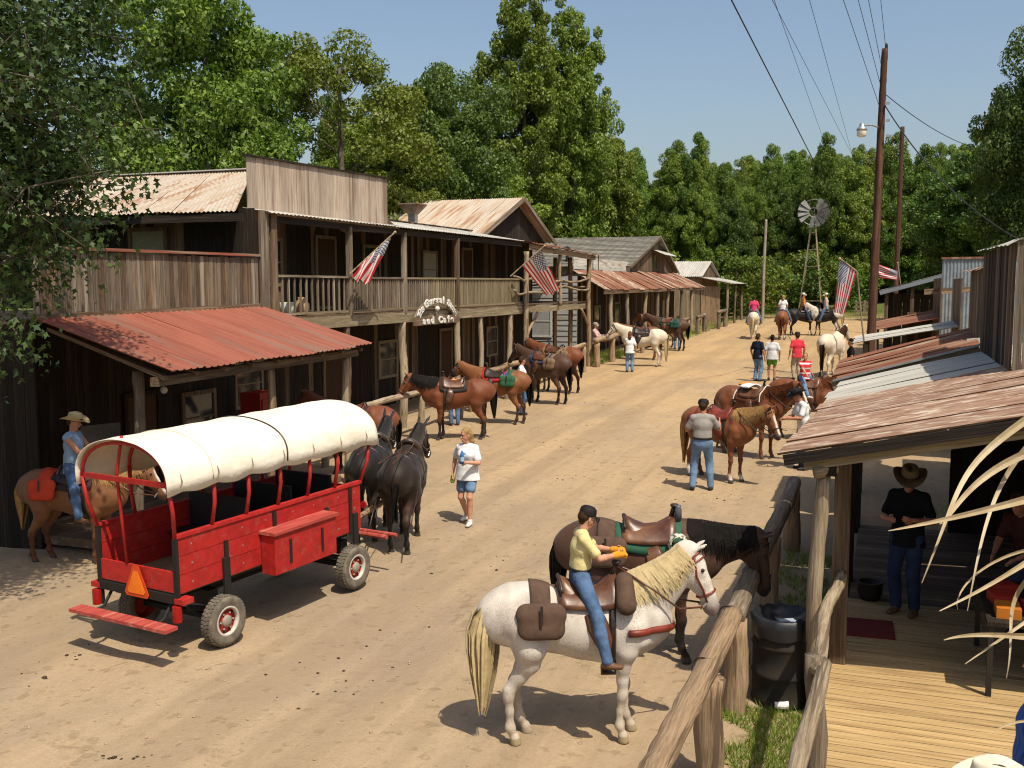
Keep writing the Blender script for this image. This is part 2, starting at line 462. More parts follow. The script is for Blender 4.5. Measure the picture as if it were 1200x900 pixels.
def crown_mesh(name, seed, h, rad, base, nclump=80, per=120, leaf=.26, taper=0.0, cr=(.55, 1.15), lean=0.0, hollow=.55):
    rng = np.random.default_rng(seed)
    hc = (h - base) / 2; zc = base + hc
    P = []
    while len(P) < nclump:
        v = rng.normal(0, 1, 3); v /= np.linalg.norm(v)
        r = rng.uniform(hollow, 1.0) ** .8
        bump = .58 + .62 * vnoise(v[0] * 2.8 + 5 + seed, v[1] * 2.8 + v[2] * 3.1 + 9, seed) + rng.uniform(-.05, .12)
        zz = v[2] * r * bump
        w = 1 - taper * max(0, zz) ** 1.1
        P.append((v[0] * r * rad * bump * w, v[1] * r * rad * bump * w, zc + zz * hc))
    P = np.array(P)
    V = []; Nn = []
    for c in P:
        q = rng.uniform(*cr); m = int(per * q)
        v = rng.normal(0, 1, (m, 3)); v /= np.linalg.norm(v, axis=1)[:, None]
        v *= (rng.uniform(.25, 1, m) ** .5)[:, None]
        V.append(c + v * np.array([q, q, q * .72])); Nn.append(v)
    Cc = np.concatenate(V); Nn = np.concatenate(Nn)
    Vv, Q = leaves(rng, Cc, Nn, leaf)
    return quads_mesh(name, Vv, Q), P

def trunk_mesh(name, seed, h, r, P, nb=14, fork=.35):
    rr = random.Random(seed); mb = MB(); top = h * .86
    pts = [(rr.uniform(-.1, .1) * i * h * .012, rr.uniform(-.1, .1) * i * h * .012, top * i / 8) for i in range(9)]
    pts[0] = (0, 0, -.4)
    mb.tube(pts, [r * (1.25 if i == 0 else 1) * (1 - .9 * i / 8) + .02 for i in range(9)], 9)
    idx = rr.sample(range(len(P)), min(nb, len(P)))
    for i in idx:
        p = P[i]; z0 = max(h * .15, min(top * .95, p[2] - np.hypot(p[0], p[1]) * rr.uniform(.5, .9)))
        k = z0 / top * 8; a = np.array(pts[int(k)]); c = np.array(pts[min(8, int(k) + 1)]); s = a + (c - a) * (k - int(k))
        mid = (s + p) / 2 + np.array([0, 0, -.08 * np.linalg.norm(p - s)])
        r0 = max(.03, r * (1 - .9 * z0 / top) * .55)
        mb.tube([s, mid, p], [r0, r0 * .6, .015], 6, cap=False)
    return mesh_of(name, mb.V, mb.F, True)

def pine_mesh(name, seed, h, rad, base):
    rng = np.random.default_rng(seed); C = []; N = []; mb = MB()
    mb.tube([(0, 0, -.4), (0, 0, h * .5), (0, 0, h)], [.28, .17, .02], 8)
    z = base
    while z < h - .4:
        f = 1 - (z - base) / (h - base); L = rad * (f ** .75) * rng.uniform(.8, 1.1) + .3
        for k in range(int(rng.integers(5, 8))):
            a = rng.uniform(0, 2 * math.pi); l = L * rng.uniform(.6, 1.05)
            e = np.array([math.cos(a), math.sin(a), 0.0]); p1 = np.array([0, 0, z]) + e * l + np.array([0, 0, -.12 * l])
            mb.tube([(0, 0, z), p1], [.05, .012], 4, cap=False)
            m = int(34 * l) + 12; t = rng.uniform(.25, 1.05, m)
            side = np.cross(e, (0, 0, 1)); w = (rng.uniform(-1, 1, m) * .45 * (1.15 - t) * l * .5 + rng.normal(0, .08, m))
            c = np.array([0, 0, z]) + e * (l * t)[:, None] + side * w[:, None] + np.array([0, 0, 1.0]) * (-.12 * l * t + rng.normal(0, .08, m))[:, None]
            C.append(c); N.append(np.tile([0, 0, 1.0], (m, 1)))
        z += rng.uniform(.45, .75)
    V, Q = leaves(rng, np.concatenate(C), np.concatenate(N), .26, asp=.32)
    return quads_mesh(name, V, Q), mesh_of(name + "_trunk", mb.V, mb.F, True)

def tree(name, label, x, y, crown, trunk, mat, s=1.0, rz=0.0, sz=None, group=None, cat="tree", z=None, trunkmat=None):
    zz = float(G(x, y)) if z is None else z
    m = Matrix.Translation((x, y, zz)) @ Matrix.Rotation(rz, 4, 'Z') @ Matrix.Diagonal((s, s, sz or s, 1))
    t = thing(name, label, cat, group=group, mat=m)
    put("crown" if cat == "tree" else "foliage", crown, mat, t, m)
    if trunk: put("trunk" if cat == "tree" else "stem", trunk, trunkmat or BARK, t, m)
    return t

cA, PA = crown_mesh("crown_round", 11, 15, 5.2, 2.2, 210, 330, .125)
tA = trunk_mesh("trunk_round", 11, 15, .3, PA)
cB, PB = crown_mesh("crown_tall", 12, 18, 4.4, 3, 210, 330, .125, taper=.45)
tB = trunk_mesh("trunk_tall", 12, 18, .32, PB)
cC, PC = crown_mesh("crown_poplar", 13, 22, 4.3, .8, 330, 290, .125, taper=.32, cr=(.45, .95), hollow=.3)
tC = trunk_mesh("trunk_poplar", 13, 22, .34, PC)
cD, PD = crown_mesh("crown_loose", 14, 14, 4.6, 3.2, 76, 320, .14, cr=(.6, 1.15), hollow=.7)
tD = trunk_mesh("trunk_loose", 14, 14, .26, PD, 22)
cA2, PA2 = crown_mesh("crown_round_near", 17, 15, 5.2, 2.2, 210, 560, .095)
tA2 = trunk_mesh("trunk_round_near", 17, 15, .3, PA2, 30)
cD2, PD2 = crown_mesh("crown_loose_near", 23, 14, 4.6, 3.2, 110, 560, .09, cr=(.5, 1.05), hollow=.6)
tD2 = trunk_mesh("trunk_loose_near", 18, 14, .26, PD2, 34)
cS, PS = crown_mesh("crown_shrub", 15, 3.6, 2.2, .1, 46, 220, .10, cr=(.35, .65))
tS = trunk_mesh("trunk_shrub", 15, 3.6, .08, PS, 20)
pA, ptA = pine_mesh("pine", 16, 16, 3.4, 2.0)

def ang(u, dist):
    """ground x,y at picture column u and distance along the view axis"""
    p = at_depth(u, 333, dist); return float(p[0]), float(p[1])

def named_tree(name, label, u, dist, top_v, crown, trunk, hmesh, mat, wid=1.0, rz=0.0, group="trees behind the buildings", cat="tree", trunkmat=None):
    x, y = ang(u, dist); z0 = float(G(x, y))
    ztop = CAM_H + (333 - top_v) / F * dist
    sz = (ztop - z0) / hmesh
    return tree(name, label, x, y, crown, trunk, mat, sz * wid, rz, sz, group, cat, z0, trunkmat)

named_tree("broadleaf_tree", "tall full green tree behind the rusty roof left of the false front", 245, 34, -60, cA2, tA2, 15.2, LEAF, .82, .5)
named_tree("broadleaf_tree", "olive green tree rising straight above the false front", 402, 44, 24, cD2, tD2, 14.2, LEAF_Y, .95, 1.3)
named_tree("broadleaf_tree", "darker tree between the false front and the tall twin trees", 505, 50, 62, cA2, tA2, 15.2, LEAF_D, .8, 2.6)
named_tree("poplar_tree", "left one of the tall twin trees, reaching the top of the picture", 614, 84, -62, cC, tC, 22.4, LEAF_Y, .74, .3)
named_tree("poplar_tree", "right one of the tall twin trees, slightly shorter and yellower", 670, 88, -30, cC, tC, 22.4, LEAF_Y, .66, 2.1)
named_tree("broadleaf_tree", "bright yellow-green tree at the right foot of the twin trees", 686, 100, 112, cA, tA, 15.4, LEAF_Y, .75, 4.0)
named_tree("broadleaf_tree", "low green tree behind the rusty gable roof", 560, 72, 172, cA, tA, 15.4, LEAF_Y, 1.1, 5.1)
named_tree("broadleaf_tree", "olive tree with forked pale trunk behind the vent pipe", 455, 52, 136, cD2, tD2, 14.2, LEAF_Y, 1.1, 3.6)
named_tree("pine_tree", "dark layered pine behind the grey shingle gable", 752, 112, 205, pA, ptA, 16, NEEDLE, 1.15, .7)
named_tree("pine_tree", "second dark pine just right of the layered pine", 800, 116, 210, pA, ptA, 16, NEEDLE, 1.0, 2.3)
named_tree("broadleaf_tree", "tall tree at the right edge reaching above the sagging cable", 1232, 48, 8, cA2, tA2, 15.2, LEAF_D, .66, 1.0, "trees on the right")
named_tree("broadleaf_tree", "spreading tree behind the blue-grey metal gable on the right", 1140, 72, 160, cA, tA, 15.4, LEAF_D, .95, 2.0, "trees on the right")
named_tree("broadleaf_tree", "small tree directly right of the thin rear utility pole", 1092, 104, 186, cA, tA, 15.4, LEAF, .75, 3.3, "trees on the right")
named_tree("shrub", "big leafy shrub at the street end beside the far metal porch", 862, 82, 292, cS, tS, 3.7, LEAF, 1.1, .4, "shrubs at the street end", "shrub")
named_tree("shrub", "rounded shrub behind the rider in pink", 884, 86, 302, cS, tS, 3.7, LEAF_Y, 1.0, 1.4, "shrubs at the street end", "shrub")
named_tree("shrub", "dark shrub behind the rider in orange", 925, 88, 300, cS, tS, 3.7, LEAF_D, 1.1, 2.4, "shrubs at the street end", "shrub")
named_tree("shrub", "tall shrub at the foot of the windmill tower", 950, 90, 286, cS, tS, 3.7, LEAF_Y, .8, 3.4, "shrubs at the street end", "shrub")
named_tree("shrub", "shrub behind the hanging flag on the right", 990, 88, 305, cS, tS, 3.7, LEAF, 1.2, 4.4, "shrubs at the street end", "shrub")
named_tree("shrub", "pale young shrub left of the far metal roof", 806, 80, 296, cS, tS, 3.7, LEAF_Y, .7, 5.4, "shrubs at the street end", "shrub")

# the wood behind everything, one mass: instances scattered on points
pts = []; rng = np.random.default_rng(5)
def scatter(u0, u1, d0, d1, n):
    for _ in range(n):
        x, y = ang(rng.uniform(u0, u1), rng.uniform(d0, d1)); pts.append((x, y, float(G(x, y))))
scatter(690, 1180, 104, 122, 130); scatter(660, 1200, 122, 150, 210); scatter(780, 1090, 94, 104, 40)
scatter(1080, 1300, 84, 120, 34); scatter(1150, 1320, 60, 84, 12); scatter(-60, 560, 58, 76, 34); scatter(-60, 760, 100, 130, 80)
wme = bpy.data.meshes.new("woodland"); wme.from_pydata(pts, [], [])
wood = bpy.data.objects.new("woodland", wme); link(wood)
tag(wood, "dense green wood closing off the street and the valley behind", "woodland", kind="stuff")
srcs = []
for i, (c, t, mt) in enumerate(((cA, tA, LEAF), (cB, tB, LEAF), (cA, tA, LEAF_D), (cB, tB, LEAF_Y))):
    mm = c.copy(); mm.materials.clear(); mm.materials.append(mt)
    so = bpy.data.objects.new("woodland_source", mm); srcs.append(so)
ng = bpy.data.node_groups.new("wood_scatter", 'GeometryNodeTree')
ng.interface.new_socket("Geometry", in_out='INPUT', socket_type='NodeSocketGeometry')
ng.interface.new_socket("Geometry", in_out='OUTPUT', socket_type='NodeSocketGeometry')
gi = ng.nodes.new("NodeGroupInput"); go = ng.nodes.new("NodeGroupOutput")
m2p = ng.nodes.new("GeometryNodeMeshToPoints"); iop = ng.nodes.new("GeometryNodeInstanceOnPoints"); jn = ng.nodes.new("GeometryNodeJoinGeometry")
for so in srcs:
    oi = ng.nodes.new("GeometryNodeObjectInfo"); oi.inputs['Object'].default_value = so; oi.inputs['As Instance'].default_value = True
    ng.links.new(oi.outputs['Geometry'], jn.inputs[0])
rv = ng.nodes.new("FunctionNodeRandomValue"); rv.data_type = 'FLOAT_VECTOR'
rv.inputs[0].default_value = (0, 0, 0); rv.inputs[1].default_value = (0, 0, 6.28)
rs = ng.nodes.new("FunctionNodeRandomValue"); rs.data_type = 'FLOAT'
fl = [i for i in rs.inputs if i.type == 'VALUE']; fl[0].default_value = .40; fl[1].default_value = .60
rz_ = ng.nodes.new("FunctionNodeRandomValue"); rz_.data_type = 'FLOAT'; fz = [i for i in rz_.inputs if i.type == 'VALUE']; fz[0].default_value = .70; fz[1].default_value = .84; rz_.inputs['Seed'].default_value = 9
cx3 = ng.nodes.new("ShaderNodeCombineXYZ")
ng.links.new(gi.outputs[0], m2p.inputs[0]); ng.links.new(m2p.outputs[0], iop.inputs['Points']); ng.links.new(jn.outputs[0], iop.inputs['Instance'])
iop.inputs['Pick Instance'].default_value = True
ng.links.new(rv.outputs[0], iop.inputs['Rotation'])
so_ = [o for o in rs.outputs if o.type == 'VALUE'][0]; ng.links.new(so_, cx3.inputs[0]); ng.links.new(so_, cx3.inputs[1]); ng.links.new([o for o in rz_.outputs if o.type == 'VALUE'][0], cx3.inputs[2])
ng.links.new(cx3.outputs[0], iop.inputs['Scale'])
ng.links.new(iop.outputs[0], go.inputs[0])
md = wood.modifiers.new("scatter", 'NODES'); md.node_group = ng

# the shading tree on the left, its boughs hanging into the view
rng = np.random.default_rng(21)
TX, TY = -13.2, 8.6
clumps = []; mb = MB()
tz = float(G(TX, TY))
mb.tube([(TX, TY, tz - .3), (TX + .1, TY, tz + 3), (TX + .2, TY + .1, tz + 8), (TX, TY, tz + 12)], [.34, .27, .17, .06], 10)
def bough(p0, p1, n, r0=.06):
    p0 = np.array(p0, float); p1 = np.array(p1, float)
    mid = (p0 + p1) / 2 + np.array([0, 0, .35]); mb.tube([p0, mid, p1], [r0, r0 * .6, .012], 6, cap=False)
    for k in range(n):
        t = rng.uniform(.3, 1.08); c = (p0 * (1 - t) ** 2 + 2 * mid * t * (1 - t) + p1 * t * t) + rng.normal(0, .38, 3)
        clumps.append(c)
        mb.tube([(p0 * (1 - t) ** 2 + 2 * mid * t * (1 - t) + p1 * t * t), c], [.012, .004], 4, cap=False)
# boughs towards picture columns, given as (u, v, depth)
for (u, v, d, n) in ((60, 90, 13.2, 46), (20, 150, 12.5, 44), (95, 160, 13.2, 40), (110, 40, 13.6, 40), (45, 230, 13, 40), (100, 215, 13.4, 30), (128, 205, 13.6, 9),
                     (15, 300, 12.4, 34), (55, 262, 13.2, 26), (108, 268, 13.5, 11), (82, 25, 13.4, 36), (15, 40, 12.6, 44), (125, 95, 13.7, 26), (8, 380, 12.2, 22), (40, 190, 12.8, 36),
                     (30, 95, 11.5, 40), (75, 130, 12.0, 36), (10, 220, 11.8, 34), (60, -30, 12.5, 40), (120, -20, 13, 36), (-40, 120, 11.8, 40), (-40, 260, 11.8, 34), (-30, 20, 12, 40), (138, 148, 13.8, 9)):
    p = at_depth(u, v, d); bough((TX + .15, TY + .05, min(10.5, max(4.5, p[2] - .6))), p, n)
# high canopy above the frame that keeps the lower boughs in shade
for k in range(46):
    a = rng.uniform(0, 6.28); r = rng.uniform(.5, 4.4); z = rng.uniform(8.2, 12.2)
    bough((TX, TY, tz + 7.5), (TX + .9 + r * math.cos(a), TY - .3 + r * math.sin(a), z), 11, .05)
C = []; N = []
for c in clumps:
    m = 44; v = rng.normal(0, 1, (m, 3)); C.append(c + v * np.array([.24, .24, .2])); N.append(v * .4)
C = np.concatenate(C); N = np.concatenate(N); N[:, 2] += .4
# palmate leaves: a five-pointed outline
n = len(C)
nn = N + rng.normal(0, .6, (n, 3)); nn /= np.linalg.norm(nn, axis=1)[:, None]
t = rng.normal(0, 1, (n, 3)); t[:, 2] -= .8; t -= nn * (t * nn).sum(1)[:, None]; t /= np.linalg.norm(t, axis=1)[:, None]
bb = np.cross(nn, t); s = rng.uniform(.042, .082, n)[:, None]
pat = [(-.55, 0), (-.15, .28), (.25, .75), (.22, .30), (1.0, 0), (.22, -.30), (.25, -.75), (-.15, -.28)]
V = np.stack([C + t * s * a + bb * s * c for a, c in pat], 1).reshape(-1, 3)
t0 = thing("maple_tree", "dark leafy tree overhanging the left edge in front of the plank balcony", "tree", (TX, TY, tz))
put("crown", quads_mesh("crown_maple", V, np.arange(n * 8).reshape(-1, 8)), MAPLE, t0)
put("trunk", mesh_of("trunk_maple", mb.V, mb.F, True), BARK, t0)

# grass on the unworn spots
def grass_patch(rng, x0, x1, y0, y1, n, h=.12, mask=None):
    x = rng.uniform(x0, x1, n); y = rng.uniform(y0, y1, n)
    k = vnoise(x * 2.2, y * 2.2, 8) > .42
    x, y = x[k], y[k]; z = ground_z(x, y); n = len(x)
    a = rng.uniform(0, 6.28, n); hh = h * rng.uniform(.4, 1.3, n); w = rng.uniform(.004, .009, n); le = rng.normal(0, .5, (n, 2)) * hh[:, None]
    p = np.stack([x, y, z], 1); s = np.stack([np.cos(a), np.sin(a), np.zeros(n)], 1) * w[:, None]
    top = p + np.stack([le[:, 0], le[:, 1], hh], 1)
    return np.stack([p - s, p + s, top], 1).reshape(-1, 3)
rng = np.random.default_rng(3)
GV = np.concatenate([grass_patch(rng, -1.45, -.62, 7.4, 10.2, 5200, .10), grass_patch(rng, -1.4, -.7, 11, 16, 2600, .10),
                     grass_patch(rng, -14, -12.0, 43, 50, 7000, .28), grass_patch(rng, -13, -11.2, 60, 80, 5000, .3),
                     grass_patch(rng, -12, 4, 84, 92, 9000, .4), grass_patch(rng, .3, 4.5, 12, 20, 3000, .12)])
tag(put("grass", quads_mesh("grass", GV, np.arange(len(GV)).reshape(-1, 3)), LEAF_Y), "tufts of grass left along the rails and the street end", "grass", kind="stuff")

# droppings and loose stones on the street
def lumps(rng, spots, r0, r1):
    base = np.array([[0, 0, 1], [1, 0, .25], [.31, .95, .25], [-.81, .59, .25], [-.81, -.59, .25], [.31, -.95, .25], [0, 0, -.4]]) * np.array([1, 1, .7])
    Fb = np.array([[0, 1, 2], [0, 2, 3], [0, 3, 4], [0, 4, 5], [0, 5, 1], [6, 2, 1], [6, 3, 2], [6, 4, 3], [6, 5, 4], [6, 1, 5]])
    V = []; Q = []
    for i, (x, y) in enumerate(spots):
        r = rng.uniform(r0, r1); a = rng.uniform(0, 6.28); c, s = math.cos(a), math.sin(a)
        q = base * r * rng.uniform(.7, 1.3, (7, 1)); q = q @ np.array([[c, s, 0], [-s, c, 0], [0, 0, 1]])
        V.append(q + np.array([x, y, float(ground_z(x, y)) + r * .1])); Q.append(Fb + i * 7)
    return np.concatenate(V), np.concatenate(Q)
spots = []
for (u, v, k, sp) in ((130, 888, 8, .07), (165, 886, 6, .05), (40, 784, 8, .2), (60, 777, 7, .2), (88, 768, 4, .05), (380, 785, 10, .3), (365, 815, 6, .15), (330, 800, 6, .3), (815, 585, 12, .25), (850, 580, 10, .3),
                      (640, 500, 14, .5), (655, 528, 12, .5), (700, 555, 12, .5), (640, 560, 6, .3), (730, 690, 6, .3), (905, 540, 10, .3), (450, 740, 5, .3), (560, 660, 8, .4), (700, 470, 10, .6), (770, 440, 10, .8)):
    c = on_ground(u, v)
    for _ in range(k): spots.append((c[0] + rng.normal(0, sp), c[1] + rng.normal(0, sp * 1.3)))
spots = [p for i, p in enumerate(spots) if i % 3 != 1]
Vd, Qd = lumps(rng, spots, .008, .028)
tag(put("droppings", quads_mesh("droppings", Vd, Qd), M("dung", (.075, .05, .026), (.04, .027, .015), ns=14, bump=.4)), "dark crumbs of dung strewn over the dirt street", "dung", kind="stuff")
st = [(rng.uniform(-10, -.8), 6 + 26 * rng.uniform() ** 1.6) for _ in range(900)]
Vd, Qd = lumps(rng, st, .006, .018)
tag(put("gravel", quads_mesh("gravel", Vd, Qd), M("stones", (.42, .34, .24), (.3, .22, .15), ns=10)), "loose small stones on the dirt street", "gravel", kind="stuff")
# ------------------------------------------------------------------ building helpers
def sheets(parent, A, B, Cc, D, mats, n, ribs=8, amp=.012, name="roof_sheet", seed=0, warp=.012, over=.06, flat=False):
    """corrugated sheets side by side; A->B eave, D->C top edge"""
    A, B, Cc, D = [np.array(p, float) for p in (A, B, Cc, D)]
    rr = random.Random(seed + n * 31)
    nv = np.cross(B - A, D - A); nv = nrm(nv)
    if nv[2] < 0: nv = -nv
    for i in range(n):
        s0 = i / n; s1 = (i + 1) / n + (over / np.linalg.norm(B - A) if i < n - 1 else 0)
        a = A + (B - A) * s0; b_ = A + (B - A) * s1; c = D + (Cc - D) * s1; d = D + (Cc - D) * s0
        slide = rr.uniform(-.05, .05)
        a = a + nrm(a - d) * slide; b_ = b_ + nrm(b_ - c) * slide
        X = nrm(b_ - a); Y = nrm(d - a); Y = nrm(Y - X * (X @ Y)); Z = np.cross(X, Y)
        if Z @ nv < 0: Z = -Z; X = -X; a, b_, c, d = b_, a, d, c
        LB = np.linalg.norm(B - A); pitch = LB / n / ribs; fl_rev = np.linalg.norm(a - (A + (B - A) * s0)) > np.linalg.norm(b_ - (A + (B - A) * s0))
        m = max(2, ribs * 6); rows = 3; V = []
        lift = (i % 2) * .003
        wp = [rr.uniform(-warp, warp) for _ in range((rows + 1) * 3)]
        for r_ in range(rows + 1):
            for k in range(m + 1):
                t = k / m; p = (a + (b_ - a) * t) * (1 - r_ / rows) + (d + (c - d) * t) * (r_ / rows)
                gs = (s0 + (s1 - s0) * ((1 - t) if fl_rev else t)) * LB; cph = math.cos(2 * math.pi * gs / pitch)
                h = amp * cph if not flat else amp * 1.6 * max(0, cph) ** 3
                w = wp[r_ * 3] * (1 - t) + wp[r_ * 3 + 1] * t
                q = p + Z * (h + lift + w) - a
                V.append((q @ X, q @ Y, q @ Z))
        Fc = [(r_ * (m + 1) + k, r_ * (m + 1) + k + 1, (r_ + 1) * (m + 1) + k + 1, (r_ + 1) * (m + 1) + k) for r_ in range(rows) for k in range(m)]
        put(name, mesh_of(name, V, Fc, not flat), rr.choice(mats), parent, frame(a, X, Y, Z))

def plank_wall(parent, p0, p1, z0, z1, bw, n, mat, t=.025, gap=.006, name="plank", seed=0, top=None, jit=.0, bottom_jit=.0, lean=0.0, mats=None):
    """vertical boards from p0 to p1 (x, y); top(s) may give another top height"""
    rr = random.Random(seed + int(abs(p0[0] * 7 + p0[1] * 13)))
    p0 = np.array(p0, float); p1 = np.array(p1, float); L = np.linalg.norm(p1 - p0); d = (p1 - p0) / L
    k = max(1, round(L / bw)); w = L / k
    for i in range(k):
        s = (i + .5) * w; q = p0 + d * s
        zt = (top(s / L) if top else z1) + rr.uniform(-jit, jit)
        zb = z0 + rr.uniform(-bottom_jit, bottom_jit)
        off = rr.uniform(0, .008)
        a = (q[0] + n[0] * off, q[1] + n[1] * off, zb); b_ = (q[0] + n[0] * off + d[0] * rr.uniform(-lean, lean), q[1] + n[1] * off + d[1] * rr.uniform(-lean, lean), zt)
        ww = round((w - gap) * rr.choice((1, .985, .965)), 3)
        board(name, parent, a, b_, ww, t, (n[0], n[1], 0), rr.choice(mats) if mats else mat)

def framed(name, parent, c, w, h, n, matf, matp, fw=.09, pname="panel", d=.05, bars=0):
    """a door or window standing proud of the wall: frame mesh with its pane as sub-part; c = bottom centre, n = outward (x,y)"""
    n = np.array([n[0], n[1], 0.0]); s = np.array([-n[1], n[0], 0.0]); c = np.array(c, float); up = np.array([0, 0, 1.0])
    mb = MB(); o = c + n * d / 2
    mb.bar(o - s * (w / 2 - fw / 2), o - s * (w / 2 - fw / 2) + up * h, fw, d, n); mb.bar(o + s * (w / 2 - fw / 2), o + s * (w / 2 - fw / 2) + up * h, fw, d, n)
    mb.bar(o - s * (w / 2 - fw) + up * (h - fw / 2), o + s * (w / 2 - fw) + up * (h - fw / 2), fw, d - .004, n); mb.bar(o - s * (w / 2 - fw) + up * fw / 2, o + s * (w / 2 - fw) + up * fw / 2, fw, d - .004, n)
    for k in range(bars):
        z = h * (k + 1) / (bars + 1); mb.bar(o - s * (w / 2 - fw) + up * z, o + s * (w / 2 - fw) + up * z, .04, d - .02, n)
    f = mb.build(name, matf, parent)
    m2 = MB().bar(c + n * .012 - s * (w / 2 - fw) + up * h / 2, c + n * .012 + s * (w / 2 - fw) + up * h / 2, h - 2 * fw, .015, n)
    m2.build(pname, matp, f)
    return f

CLOTH = {}
def plain(name, c, rough=.85, v=.85, ns=8, bump=0, spec=.2, **k):
    return M(name, c, tuple(x * v for x in c), ns=ns, rough=rough, bump=bump, spec=spec, **k)
PALE = plain("pale_panel", (.42, .37, .28)); CURTAIN = plain("old_curtain", (.25, .24, .16))
REDTRIM = M("red_cap_rail", (.30, .085, .05), (.2, .06, .035), (.24, .17, .12), GR, 2, .6, bump=.3)

# ------------------------------------------------------------------ left row: building with the plank balcony and red porch roof
XF = -12.5
bA = thing("plank_balcony_house", "dark wooden house with grey plank balcony and red metal porch roof", "building", (-14, 15, .3))
fl = lambda y: float(G(0, y))
plank_wall(bA, (XF, 12.35), (XF, 18.38), 3.99, 5.00, .128, (1, 0), W_GREY, gap=.012, jit=.015, bottom_jit=.03, lean=.012, seed=1, mats=[W_GREY, W_GREY, W_BROWN])
board("cap_rail", bA, (XF, 12.25, 5.03), (XF, 18.45, 5.06), .16, .05, (0, 0, 1), REDTRIM)
board("sill_board", bA, (XF + .02, 12.3, 3.93), (XF + .02, 18.45, 4.0), .12, .05, (1, 0, 0), W_BROWN)
plank_wall(bA, (-20, 12.33), (XF, 12.33), .2, 3.9, .22, (0, -1), W_DARK, seed=3)
for i in range(19):
    y = 12.5 + i * .32
    board("floor_board", bA, (-17.5, y, 3.88), (XF - .03, y, 3.88), .31, .05, (0, 0, 1), W_DARK)
sheets(bA, (-10.0, 12.42, 3.16), (-10.0, 18.78, 3.22), (-12.53, 18.42, 4.0), (-12.53, 12.3, 3.94), [RED_ROOF], 8, 5, .017, seed=2, warp=.004, flat=True)
# lower walls in the shade of the porch
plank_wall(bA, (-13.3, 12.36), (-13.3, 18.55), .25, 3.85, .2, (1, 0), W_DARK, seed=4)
framed("door", bA, (-13.27, 15.6, .35), 1.0, 2.1, (1, 0), W_DARK, plain("door_brown", (.075, .04, .022)))
framed("window", bA, (-13.27, 17.3, 1.2), 1.1, 1.1, (1, 0), W_BROWN, GLASS, bars=1)
board("porch_beam", bA, (-10.35, 12.45, 3.0), (-10.35, 18.65, 3.06), .14, .12, (1, 0, 0), W_BROWN)
for i in range(9):
    y = 12.55 + i * .76; zz = 3.16 + .06 * i / 8
    board("rafter", bA, (-10.2, y, zz - .1), (-12.4, y, zz + .6), .06, .1, (0, 1, 0), W_BROWN)
log("porch_post", bA, (-11.0, 12.83, .2), (-10.95, 12.83, 3.12), .085, W_GREY, .04, 5)
log("porch_post", bA, (-10.4, 15.6, .25), (-10.4, 15.6, 3.0), .075, W_BROWN, .03, 6)
log("porch_post", bA, (-10.4, 18.3, .3), (-10.4, 18.35, 3.0), .075, W_LIGHT, .04, 7)
board("porch_floor", bA, (-11.9, 12.4, .42), (-11.9, 18.4, .45), 2.6, .14, (0, 0, 1), W_BROWN)

# ------------------------------------------------------------------ left row: store with the false front and long balcony
bB = thing("general_store", "two-storey weathered store with silvery false front and long railed balcony", "building", (-15, 27, .5))
# gable roof whose slope faces the camera, and the wall below it
sheets(bB, (-12.42, 17.55, 5.92), (-24, 17.55, 5.92), (-24, 22.0, 7.26), (-15.0, 22.0, 7.28), [RUST2], 15, 7, .014, seed=5)
sheets(bB, (-13.1, 26.4, 5.95), (-24, 26.4, 5.95), (-24, 22.0, 7.25), (-13.1, 22.0, 7.27), [RUST2], 8, 7, .014, seed=6)
board("ridge_cap", bB, (-14.8, 22.0, 7.31), (-24, 22.0, 7.29), .3, .03, (0, 0, 1), GALV)
board("eave_board", bB, (-12.3, 17.62, 5.80), (-24, 17.62, 5.80), .16, .04, (0, 1, 0), W_DARK)
plank_wall(bB, (-24, 18.5), (-12.62, 18.5), 3.9, 6.05, .2, (0, -1), W_DARK, seed=7, mats=[W_DARK, W_DARK, W_DARK, W_BROWN])
framed("window", bB, (-15.35, 18.47, 4.75), 1.05, .95, (0, -1), W_BROWN, CURTAIN, pname="blind")
board("corner_board", bB, (XF + .06, 18.55, 3.95), (XF + .06, 18.55, 6.0), .3, .06, (1, 0, 0), W_GREY)
board("corner_board", bB, (XF + .05, 18.92, 3.7), (XF + .05, 18.92, 5.95), .22, .05, (1, 0, 0), W_BROWN)
# false front
XFF = -13.0
plank_wall(bB, (XFF, 18.8), (XFF, 25.25), 5.85, 7.2, .32, (1, 0), W_FRONT, t=.03, gap=.004, seed=8, top=lambda s: 7.17 + .13 * s, jit=.004)
board("cap_board", bB, (XFF, 18.76, 7.19), (XFF, 25.3, 7.32), .14, .04, (0, 0, 1), W_DARK)
